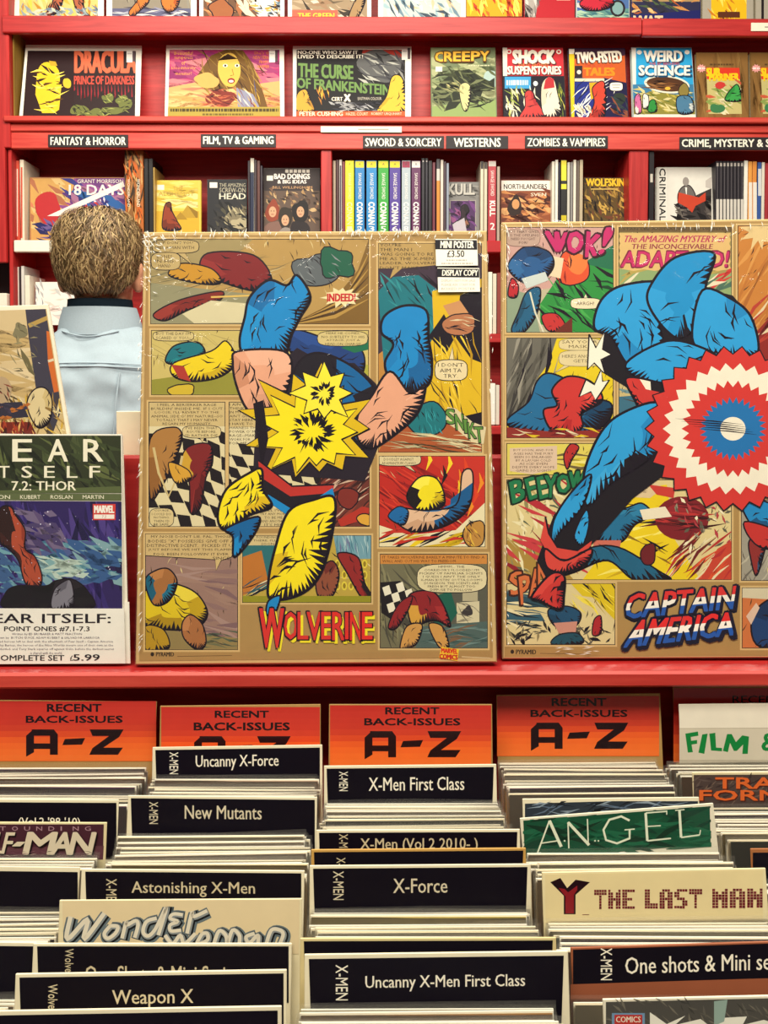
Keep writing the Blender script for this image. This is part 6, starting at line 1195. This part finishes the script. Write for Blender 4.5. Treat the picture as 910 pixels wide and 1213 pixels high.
spn([(293.5, 296, 190, '#2a2028', 'very thin dark spine beside the black book with grey machinery', None), (296.5, 301, 187, '#d8d0c0', 'thin spine white above and dark blue below, between two cover-out books', lambda A: A.rect(296.6, 204, 300.9, 287, '#1c2440')), (301.3, 304, 189, '#3a2a30', 'very thin dark brown spine left of the two-line titled book', None), (304.4, 308, 190, '#58302c', 'very thin red brown spine left of the two-line titled book', None), (308.4, 311, 196, '#2c2430', 'very thin near-black spine touching the two-line titled book', None)])
def f(A):
    A.rect(313, 199.5, 379, 288, '#5c4a40'); A.clip(313, 199.5, 379, 287); A.rect(313, 199, 380, 226, '#352b2c'); A.strokes(314, 222, 379, 262, 70, .9, 7, 4, ['#a88458', '#4a3428', '#c8a878', '#7a5a44', '#30241e'], .9, 3)
    for i, c in enumerate('JACKOF'): A.rect(338 + i * 5, 200.8, 341.8 + i * 5, 204.6, '#c8c0b4')
    A.text('BAD DOINGS', 325, 206, 367, 212, '#ece4dc', .06); A.text('& BIG IDEAS', 329, 213, 363, 217.5, '#ece4dc', .06); A.text('BILL WILLINGHAM', 323, 220.5, 370, 223.5, '#c89a6c', .03); A.rect(316, 208, 323.5, 214, '#ece4d4')
    for x, y, h, s_ in ((323, 250, '#8a3c28', 3), (338, 260, '#2e2620', 4), (356, 250, '#1c1618', 5)): A.blob(x, y, 9, 13, h, 9, .2, s_); A.ell(x, y + 1, 4.5, 6.5, '#c89a78', 14); A.blob(x, y + 22, 11, 11, ('#7a5a50', '#8a8078', '#241c20')[s_ - 3], 8, .2, s_); A.ell(x - 1.7, y, .8, .6, '#2a1c18', 6); A.ell(x + 1.7, y, .8, .6, '#2a1c18', 6); A.line([(x - 1.6, y + 4), (x + 1.6, y + 4)], .8, '#8a3a34')
face_book('graphic_novel', 'brown book crowded with drawn faces and a two-line white title', 312.5, 379, 199, 287, YF + .05, ZC, 6, .016, '#4a3a34', f)
spn([(394.5, 397.8, 190, '#b8a890', 'thin pale spine right after the first upright divider', None), (398.2, 401.4, 189, '#4a2428', 'thin dark red spine near the first upright divider', None), (401.8, 405.2, 189, '#d0c8c0', 'thin light grey spine near the yellow spine', lambda A: A.rect(402.6, 196, 404.4, 280, '#3a3448')), (405.6, 408.8, 191, '#7a3038', 'thin maroon spine touching the yellow spine', None)])
def conan(x0, x1, cap, num='', txt='#f2ece4', body=None):
    def f(A):
        A.rect(x0 + .6, 191, x1 - .8, 198.5, cap); A.text('A', x0 + (x1 - x0) * .38, 193, x0 + (x1 - x0) * .62, 196, '#4a4040', .0); w = x1 - x0
        vtext(A, 'SAVAGE SWORD', x0 + w * .36, 205, x0 + w * .68, 236, txt, .02); vtext(A, 'CONAN', x0 + w * .22, 239.5, x0 + w * .78, 266, txt, .06)
        if num: A.text(num, x0 + w * .25, 268, x0 + w * .75, 274, txt, .05)
    return f
for x0, x1, col, cap, lab, n in ((409, 419.5, '#e6d81c', '#f0e428', 'yellow thick spine, first of the row of coloured matching spines', '1'), (420.5, 432, '#1878b8', '#e8d428', 'blue thick spine just right of the yellow one', '2'), (434, 446.5, '#1880c0', '#e8d428', 'blue thick spine just left of the green one', '3'), (448, 460.5, '#2c9c34', '#e8d428', 'green thick spine among the coloured matching spines', '5'), (461.5, 474.5, '#4a3490', '#e8d428', 'violet thick spine just right of the green one', '6'), (476, 486.5, '#a8b4bc', '#9a2c4c', 'grey blue thick spine with a crimson head', '8'), (487.5, 498.5, '#5a1c50', '#e0dcd8', 'plum thick spine with a white head, last of the coloured matching spines', '10')):
    spine_book('graphic_novel', lab, x0, x1, 190, ZC, YF + .035, .17, col, 0, 'coloured matching spines', conan(x0, x1, cap, n, '#f4f0a8' if col == '#e6d81c' else '#f2ece4'))
spn([(499.5, 503.5, 187, '#1a1620', 'tall thin black spine beside the plum spine', lambda A: A.ell(501.5, 191, 1, 1, '#c8c0c0', 8)), (504, 507, 187, '#201a28', 'tall thin near-black spine, second after the plum spine', lambda A: A.ell(505.5, 191, 1, 1, '#c8c0c0', 8)), (507.5, 512, 190, '#14101a', 'thin black spine between taller dark ones', None), (512.5, 516, 192, '#6a2434', 'thin wine red spine left of the orange footed one', None),
     (517, 521.5, 188, '#3a343c', 'thin spine dark above and orange below', lambda A: (A.rect(517.4, 200, 521.2, 287, '#d8842c'), A.rect(517.4, 200, 521.2, 214, '#c8c0b8'))), (522, 525.5, 189, '#d0c4b8', 'thin pale spine just right of the orange footed one', None), (526, 528.5, 191, '#4a3440', 'thin dark plum spine near the grey lettered book', None), (529, 532, 193, '#8890a0', 'thin grey blue spine touching the grey lettered book', None)])
def f(A):
    A.rect(531, 216, 568, 288, '#7c7a78'); A.clip(531.5, 216, 567.5, 287); A.strokes(532, 218, 567, 234, 20, .2, 12, 4, ['#8e8c88', '#6a6866'], .5, 3); A.text('KULL', 531.5, 219, 563, 231.5, '#3a3838', .08); A.text('KULL', 531, 218, 562, 230.5, '#bcb8b0', .05); A.rect(533, 237, 564, 288, '#9a948c'); A.rect(534, 238, 563, 288, '#4a2a58'); A.strokes(535, 240, 562, 274, 20, .5, 16, 6, ['#6a3a78', '#32183c', '#8a4a7a'], .6, 4)
    A.crystal([(546, 246), (552, 242), (556, 250), (552, 256), (556, 268), (542, 272), (536, 266), (546, 258)], (549, 256), ['#2a1c24', '#8a5a44', '#1a1218', '#d8d0d0'], 1, 3, 4); A.poly([(536, 266), (550, 258), (553, 274), (538, 274)], '#b8b0b8')
face_book('graphic_novel', 'grey book with a purple picture panel below the westerns sign', 532.5, 568, 215.5, 287, YF + .05, ZC, 6, .016, '#6e6c6a', f)
spn([(569.5, 573, 191, '#d8ccb4', 'thin cream spine left of the red lettered spine', lambda A: A.rect(569.8, 191, 572.6, 200, '#2c2428')), (573.6, 577.5, 192, '#cfc4ac', 'thin tan spine touching the red lettered spine', lambda A: A.rect(574, 192, 577, 200, '#3a2c2c')),
     (578.5, 588, 190, '#b0303c', 'red lettered spine between the two posters', lambda A: (A.rect(579, 191, 587.6, 197, '#c8c0b8'), vtext(A, 'SAVAGE SWORD', 581.5, 202, 585.5, 232, '#f0e4dc', .02), vtext(A, 'KULL', 580.5, 238, 586.5, 256, '#f4ece4', .06), A.text('2', 581, 264, 586, 272, '#f4ece4', .06))), (589, 592.5, 197, '#a89888', 'thin taupe spine right of the red lettered spine', None)])
def f(A):
    A.rect(594, 214, 653, 288, '#8a4a2c'); A.clip(594, 214, 653, 287); A.rect(594, 214, 654, 226, '#e8e0d4'); A.text('NORTHLANDERS', 597, 218, 648, 224, '#2a2224', .03); A.strokes(594, 228, 652, 262, 50, .2, 18, 7, ['#a8643c', '#6a3020', '#c8844c', '#4a2018', '#d8a068'], .6, 5); A.blob(610, 244, 9, 12, '#2c1a16', 9, .25, 3); A.ell(611, 242, 4.5, 6, '#c8905c', 12); A.text('SVEN', 629, 228.5, 647, 232.5, '#e8d8c0', .04)
    for x, y in ((634, 238), (642, 246), (630, 250), (645, 236)): A.poly([(x - 4, y - 2), (x, y), (x + 4, y - 3), (x + 1, y + 2)], '#2a1814')
face_book('graphic_novel', 'red brown book with a white title band and dark birds', 593.5, 653.5, 213, 287, YF + .05, ZC, 6, .016, '#7a3c24', f)
spn([(654, 657.5, 191, '#dcd4c4', 'thin cream spine left of the black and yellow one', None), (658, 661.5, 189, '#e8e4d8', 'thin white spine left of the black and yellow one', None), (662, 664, 192, '#2c2838', 'very thin dark spine left of the black and yellow one', None), (664.6, 671.6, 189, '#1c1a1c', 'black spine with a yellow upper half', lambda A: (A.rect(665, 190, 671.2, 214, '#e8d838'), A.rect(665, 218, 671.2, 224, '#e8d838'), A.rect(665, 255, 671.2, 262, '#c8b820'))),
     (672.4, 675.6, 192, '#c8c4b8', 'thin grey spine right of the black and yellow one', None), (676.2, 679, 192, '#8a8684', 'thin mid grey spine near the brown armoured cover book', None), (679.6, 683, 189, '#e0d8c8', 'thin off-white spine near the brown armoured cover book', None), (683.6, 686.5, 190, '#6a5c54', 'thin taupe spine near the brown armoured cover book', None), (687, 691, 189, '#b8a88c', 'thin tan spine touching the brown armoured cover book', None)])
def f(A):
    A.rect(692.5, 211, 742, 288, '#5a4420'); A.clip(692.5, 211, 742, 287); A.strokes(693, 214, 742, 262, 70, .9, 12, 4, ['#8a6a2c', '#3a2c18', '#a8843c', '#2a2018', '#c8a04c', '#6a3c24'], .8, 3); A.text('WOLFSKIN', 694.5, 212, 740, 221, '#5a3a10', .1); A.text('WOLFSKIN', 694.5, 211.8, 739.5, 220.5, '#e8bc2c', .06); A.line([(700, 224), (732, 224)], 1.4, '#c8a858')
face_book('graphic_novel', 'brown armoured-crowd book with a yellow title below the zombies sign', 692, 742.5, 210.5, 287, YF + .05, ZC, 6, .016, '#4a3818', f)
spine_book('graphic_novel', 'tall black book standing right after the second upright divider', 769.5, 775.5, 173, ZC, YF + .002, .17, '#1c161c', 0, GS, lambda A: A.rect(770.5, 206, 773.5, 216, '#c8c0b4'))
def f(A):
    A.rect(780, 198.5, 845, 288, '#e8e4da'); A.clip(780, 198.5, 843, 287); A.rect(780, 198, 790, 288, '#f0ece2'); vtext(A, 'CRIMINAL', 781.5, 199.5, 788.5, 262, '#1c181c', .05); A.poly([(806, 240), (845, 222), (845, 288), (800, 288)], '#3a3434'); A.strokes(802, 230, 845, 262, 24, .5, 16, 7, ['#2a2426', '#5c5450', '#787068', '#1a1618'], .6, 3)
    A.crystal([(803, 232), (808, 222), (817, 220), (824, 232), (820, 244), (806, 246)], (813, 234), ['#6e6864', '#54504e', '#8a8480'], 1, 3, 4); A.ell(812.5, 215, 3.8, 5.2, '#9a928c', 12); A.poly([(811.5, 222), (814, 222), (813.5, 234)], '#f0ece4'); A.poly([(804, 228), (828, 234), (836, 228), (836, 238), (824, 244), (820, 252), (814, 246), (803, 240)], '#c8442c'); A.poly([(836, 214), (845, 208), (845, 224), (836, 222)], '#c8c0b8')
face_book('graphic_novel', 'white crime book with a grey suited figure and a red shape', 777.5, 843.5, 198, 287, YF + .05, ZC, 6, .016, '#e0dcd2', f)
r_ = random.Random(21)
GB = 'black spines with white feet below the crime sign'
for i in range(8): x0 = 848.2 + i * 4.15; spine_book('graphic_novel', 'black spine with a white foot, one of the matching run below the crime sign', x0, x0 + 3.9, 190.5, ZC, YF + .035, .16, '#26222a', 0, GB, (lambda a: lambda A: (A.rect(a + 1.7, 196, a + 2.3, 237, '#6a6468'), A.rect(a + .5, 236, a + 3.5, 287, '#d8d2c8'), A.rect(a + .8, 193, a + 3.2, 197, '#b8b0a8')))(x0))
spn([(882, 886.5, 190, '#f0ece0', 'white spine between the black spines and the orange ones', None), (887, 891.5, 191, '#e8a04c', 'orange headed spine right of the white one', lambda A: A.rect(887.3, 216, 891.2, 287, '#ece6da')), (892, 897, 191, '#e09040', 'orange headed spine left of the blue one', lambda A: A.rect(892.3, 216, 896.7, 287, '#ece6da')), (898, 902.5, 192, '#3a5aa0', 'blue spine near the right picture edge', lambda A: A.rect(898.3, 200, 902.2, 232, '#d8d8d8')), (903, 906.5, 192, '#e4dccc', 'white spine near the right picture edge', None), (907, 911, 193, '#a8343c', 'red spine at the right picture edge', None), (911.5, 916, 192, '#2a2a34', 'dark spine cut by the right picture edge', None)])

# ---- lower shelves, seen in the gaps beside the man and between the posters
ZD, ZE, ZF2 = Z_D + .003, Z_E + .003, Z_F + .003
def low(items, zb, y=YF + .035):
    for x0, x1, yt, col, lab in items: spine_book('graphic_novel', lab, x0, x1, yt, zb, y, .16, col, 0, 'books on the lower shelves')
low([(18.6, 22, 316, '#e8e0d4', 'white spine at the left end of the shelf below the white shelf edge'), (22.4, 24.4, 316, '#3a3034', 'dark thin spine at the left end of the shelf below the white shelf edge'), (24.8, 28.4, 315, '#d8d8d0', 'pale grey spine on the shelf below the white shelf edge'), (29, 35, 326, '#f0e8d4', 'cream spine on the shelf below the white shelf edge, before the pale cover')], ZD)
face_book('graphic_novel', 'nearly white cover-out book left of the head of the man on the lower shelf', 42, 92, 334, 383, YF + .05, ZD, 6, .016, '#ece8de', lambda A: (A.rect(43, 335, 91, 385, '#f0ece2'), A.strokes(40, 336, 50, 380, 12, 1.4, 12, 3, ['#8a8890', '#b8b4b4'], .3, 4), A.strokes(52, 340, 90, 380, 22, .4, 16, 4, ['#dcd6c8', '#e6d0c8', '#c8c8c4'], .7, 5)))
low([(572, 578, 324, '#e0d8c8', 'cream spine in the gap between the posters, left of two'), (578.6, 583.5, 322, '#efe8d8', 'white spine in the gap between the posters on the second shelf'), (584, 588.5, 324, '#d8d0bc', 'pale spine in the gap between the posters, right of two'), (589, 594, 323, '#8a3c34', 'brick red spine mostly behind the right poster')], ZD)
low([(574, 580, 455, '#efe8da', 'white spine low in the gap between the posters'), (580.5, 587, 454, '#f4efe4', 'wide white spine low in the gap between the posters'), (587.5, 592, 456, '#dcd4c4', 'pale spine low in the gap, touching the right poster')], ZE)
# ---------------------------------------------------------------- the man at the bookcase, seen from behind
HC = at_y(116, 303, 2.06)
PX, PY = HC.x, 2.08
SKIN = mat('#d99a78', .5, .35, .08, 30); DENIM = mat('#a6b6c0', .75, .15, .12, 420); DENIM2 = mat('#a4b4be', .8, .15, .1, 300); NAVY = mat('#20263a', .8, .15, .15, 200)
man = thing('person', 'man in a pale denim jacket with short brown hair, facing the bookcase', 'person', (PX, PY, 0))
def remeshed(o, vox, smooth_it=6):
    m = o.modifiers.new('skin', 'REMESH'); m.mode = 'VOXEL'; m.voxel_size = vox; m.use_smooth_shade = True
    s = o.modifiers.new('even', 'SMOOTH'); s.factor = .5; s.iterations = smooth_it
    return o
X = lambda x, y, z: Vector((PX + x, PY + y, z))
# body: one continuous surface
b = MB()
b.ball(X(0, 0, 1.635), (.076, .096, .104), SKIN); b.ball(X(0, .035, 1.575), (.060, .066, .075), SKIN); b.ball(X(0, .062, 1.535), (.036, .034, .028), SKIN)
b.ball(X(0, .100, 1.600), (.013, .022, .020), SKIN); b.ball(X(0, .096, 1.618), (.010, .014, .03), SKIN); b.ball(X(0, .086, 1.566), (.024, .014, .007), SKIN); b.ball(X(0, .085, 1.556), (.021, .013, .007), SKIN)
for s in (-1, 1):
    b.ball(X(s * .031, .088, 1.648), (.024, .012, .008), SKIN)
    b.ball(X(s * .082, .0, 1.602), (.013, .022, .036), SKIN); b.ball(X(s * .088, -.010, 1.618), (.009, .012, .020), SKIN)
b.tube([X(0, -.01, 1.40), X(0, -.005, 1.48), X(0, 0, 1.56)], [.066, .056, .056], SKIN, 16)
b.loft([(PX, PY, .88, .155, .10), (PX, PY, 1.0, .15, .10), (PX, PY, 1.12, .145, .095), (PX, PY, 1.3, .175, .105), (PX, PY, 1.40, .17, .09), (PX, PY, 1.455, .10, .07)], SKIN)
HANDS = []
for s in (-1, 1):
    b.tube([X(s * .165, 0, 1.40), X(s * .215, .02, 1.27), X(s * .245, .03, 1.13), X(s * .245, .12, .99), X(s * .235, .185, .915)], [.056, .047, .040, .036, .027], SKIN, 12)
    b.tube([X(s * .085, 0, .92), X(s * .095, .005, .70), X(s * .10, .01, .49), X(s * .10, -.01, .28), X(s * .10, -.015, .09)], [.088, .075, .056, .052, .040], SKIN, 14)
    b.ball(X(s * .105, .045, .045), (.042, .11, .035), SKIN)
    # hand: palm, four unequal fingers, thumb from the side
    W0 = X(s * .235, .185, .915); d = Vector((0, .62, -.78)); side = Vector((s * 1.0, 0, 0)); back = Vector((0, .78, .62))
    b.ball(W0 + d * .045, (.020, .040, .044), SKIN, 14, 10)
    for k, (ln, off) in enumerate(((.068, .027), (.078, .009), (.072, -.009), (.056, -.026))):
        r0 = W0 + d * .078 + Vector((0, .78, .62)) * off * 1.0
        f1 = r0 + d * ln * .45 - side * .004; f2 = f1 + (d * .8 - side * .55).normalized() * ln * .33; f3 = f2 + (d * .4 - side * .9).normalized() * ln * .25
        b.tube([r0 - d * .02, r0, f1, f2, f3], [.0095, .0095, .0088, .0080, .0066], SKIN, 8)
    t0 = W0 + d * .028 + back * .022; b.tube([t0, t0 + d * .022 + back * .022 - side * .008, t0 + d * .05 + back * .028 - side * .018, t0 + d * .07 + back * .026 - side * .026], [.012, .0115, .010, .0075], SKIN, 8)
remeshed(b.build('body', man, smooth=True), .0058, 3)
# jacket: torso with sleeves
b = MB()
b.loft([(PX, PY, .86, .205, .140), (PX, PY, .95, .205, .138), (PX, PY - .004, 1.12, .212, .142), (PX, PY - .006, 1.28, .225, .146), (PX, PY - .004, 1.37, .222, .136), (PX, PY, 1.425, .188, .116), (PX, PY, 1.465, .125, .094), (PX, PY, 1.492, .082, .080)], DENIM, 36)
for s in (-1, 1):
    b.tube([X(s * .165, -.004, 1.385), X(s * .222, .008, 1.30), X(s * .255, .025, 1.14), X(s * .258, .08, 1.04), X(s * .248, .15, .955)], [.082, .072, .062, .056, .050], DENIM, 16)
jk = remeshed(b.build('denim_jacket', man, smooth=True), .0085, 8)
dm = jk.modifiers.new('creases', 'DISPLACE'); tx = bpy.data.textures.new('cloth_creases', 'CLOUDS'); tx.noise_scale = .085; tx.noise_depth = 2; dm.texture = tx; dm.strength = .022; dm.mid_level = .5
# stand-up collar, yoke, seams
def ring(r0, r1, z0, z1, th, m, dip=.012, parent=man, name='collar', a0=0, a1=2 * math.pi, n=40):
    b = MB(); I, O = [], []
    for z, r in ((z0, r0), ((z0 + z1) / 2, (r0 + r1) / 2 + .002), (z1, r1)):
        I.append([X((r - th) * math.cos(t), (r - th) * math.sin(t) * .98 - .004, z - (z - z0) / (z1 - z0) * dip * max(0, math.sin(t))) for t in [a0 + (a1 - a0) * q / n for q in range(n + 1)]])
        O.append([X(r * math.cos(t), r * math.sin(t) * .98 - .004, z - (z - z0) / (z1 - z0) * dip * max(0, math.sin(t))) for t in [a0 + (a1 - a0) * q / n for q in range(n + 1)]])
    b.grid(O, m); b.grid(I, m); b.grid([O[-1], I[-1]], m); b.grid([O[0], I[0]], m)
    return b.build(name, parent, smooth=True)
c1 = ring(.092, .079, 1.474, 1.535, .006, DENIM, .03, jk, 'jacket_collar')
c2 = ring(.072, .069, 1.478, 1.553, .008, mat('#14202a', .85, .1, .2, 120), .03, man, 'dark_shirt_collar')
def on_back(x, z):
    """point on the back of the jacket"""
    R = [(.86, .205, .140), (.95, .205, .138), (1.12, .212, .146), (1.28, .225, .152), (1.37, .222, .140), (1.425, .188, .116), (1.465, .125, .094), (1.492, .082, .08)]
    for (z0, a0, d0), (z1, a1, d1) in zip(R, R[1:]):
        if z0 <= z <= z1: t = (z - z0) / (z1 - z0); a, d = a0 + (a1 - a0) * t, d0 + (d1 - d0) * t; break
    k = min(.999, abs(x) / a); return X(x, -d * (1 - k ** 2.4) ** (1 / 2.4) - .006, z)
def seam(name, P, w, m):
    b = MB(); b.tube([on_back(*p) for p in P], w, m, 6); return b.build(name, jk, smooth=True)
seam('yoke_seam', [(-.17 + .02 * i, 1.398 + .010 * math.cos((i - 8.5) / 8.5 * 1.5)) for i in range(18)], .0022, DENIM2); seam('yoke_seam', [(-.17 + .02 * i, 1.405 + .010 * math.cos((i - 8.5) / 8.5 * 1.5)) for i in range(18)], .0014, DENIM)
for x0, x1 in ((-.075, -.045), (.075, .045)): seam('back_seam', [(x0 + (x1 - x0) * i / 10, 1.394 - .048 * i) for i in range(11)], .002, DENIM2)
seam('collar_seam', [(-.06 + .012 * i, 1.482 - .012 * math.sin(i / 10 * math.pi)) for i in range(11)], .0018, DENIM2)
for s in (-1, 1):
    b = MB(); b.tube([X(s * .254, .125, .985), X(s * .247, .155, .95)], [.056, .053], DENIM2, 16); b.build('cuff', jk, smooth=True)
# trousers and shoes
b = MB(); b.loft([(PX, PY, .80, .175, .125), (PX, PY, .90, .172, .122), (PX, PY, .98, .165, .115)], NAVY)
for s in (-1, 1): b.tube([X(s * .085, 0, .88), X(s * .095, .005, .70), X(s * .10, .01, .49), X(s * .10, -.01, .28), X(s * .10, -.012, .07)], [.102, .090, .074, .070, .068], NAVY, 16)
remeshed(b.build('trousers', man, smooth=True), .010, 6)
for s in (-1, 1):
    b = MB(); m_ = mat('#2a2422', .5); rows = []
    for y, w, h in ((-.085, .028, .05), (-.06, .040, .075), (.0, .043, .085), (.06, .046, .065), (.12, .048, .05), (.165, .036, .04), (.18, .016, .03)):
        rows.append([X(s * .105 + w * math.cos(t), y + .02, max(.0, h / 2 + h / 2 * math.sin(t)) + .002) for t in [2 * math.pi * q / 16 for q in range(16)]])
    b.grid(rows, m_, True); b.face(rows[0], m_); b.face(rows[-1][::-1], m_); sh = b.build('shoe', man, smooth=True)
    b = MB(); b.loft([(PX + s * .105, PY + .07, .0015, .049, .135), (PX + s * .105, PY + .07, .018, .050, .138)], mat('#151314', .7), 24, 2.6); b.build('sole', sh)
# hair: a cap with thousands of tapering locks
HAIRS = [mat(c, .55, .35, .1, 300) for c in ('#6a5234', '#85694a', '#9d8156', '#b89c6c', '#524024')]
hb = MB(); hr = random.Random(8)
def scalp(u, v, g=0.0):
    """u: angle round the head (0 at the back), v: 0 crown .. 1 hairline; g lifts off the skin"""
    lim = (1.0 if abs(u) < .95 else 1.0 - min(.42, (abs(u) - .95) * .36)) + .02 * math.sin(u * 9)
    th = v * 2.20 * lim; a = -math.pi / 2 + u
    d = Vector((math.sin(th) * math.cos(a), math.sin(th) * math.sin(a), math.cos(th)))
    p = 2.75 if d.z > 0 else 2.75 + .75 * d.z; k = (abs(d.x) ** p + abs(d.y) ** p + abs(d.z) ** p) ** (-1 / p)
    q_ = 1 - .10 * max(0, th - 1.35)
    return X((.081 + g) * d.x * k * q_, (.098 + g) * d.y * k * q_ - .004 * v, 1.640 + (.098 + g) * d.z * k)
cap = [[scalp(-math.pi + 2 * math.pi * q / 48, v / 16 * .97, .004) for q in range(48)] for v in range(17)]
hb.grid(cap, mat('#4e3a20', .7, .2, .2, 150), True)
for i in range(5200):
    u = hr.uniform(-math.pi, math.pi) if hr.random() < .35 else hr.gauss(0, .9); v = math.sqrt(hr.uniform(.0, .92)); 
    if abs(u) > math.pi: continue
    ln = hr.uniform(.10, .24); sw = hr.uniform(-.22, .22) + .12 * math.sin(u * 5 + v * 9); lift = hr.uniform(.006, .016) * (1.15 - .35 * v); w = hr.uniform(.0009, .0019); m_ = hr.choice(HAIRS)
    P = []
    for k in range(5):
        t = k / 4; P.append(scalp(u + sw * t * (1 - .3 * t) + .05 * math.sin(6 * t + i), min(1.04 + .10 * ((i * 37) % 11) / 11, v + ln * t), .003 + lift * math.sin(math.pi * min(1, .18 + t * .75))))
    n_ = len(P); base = len(hb.v); mi_ = hb.mi(m_)
    for k, p in enumerate(P):
        d_ = (P[min(k + 1, 4)] - P[max(k - 1, 0)]).normalized(); o_ = (p - X(0, 0, 1.63)).normalized(); sd = d_.cross(o_).normalized() * w * (1 - .8 * k / 4)
        hb.v += [p - sd, p + sd]
    for k in range(4): hb.f.append((base + 2 * k, base + 2 * k + 1, base + 2 * k + 3, base + 2 * k + 2)); hb.m.append(mi_)
hb.build('hair', man, smooth=True)
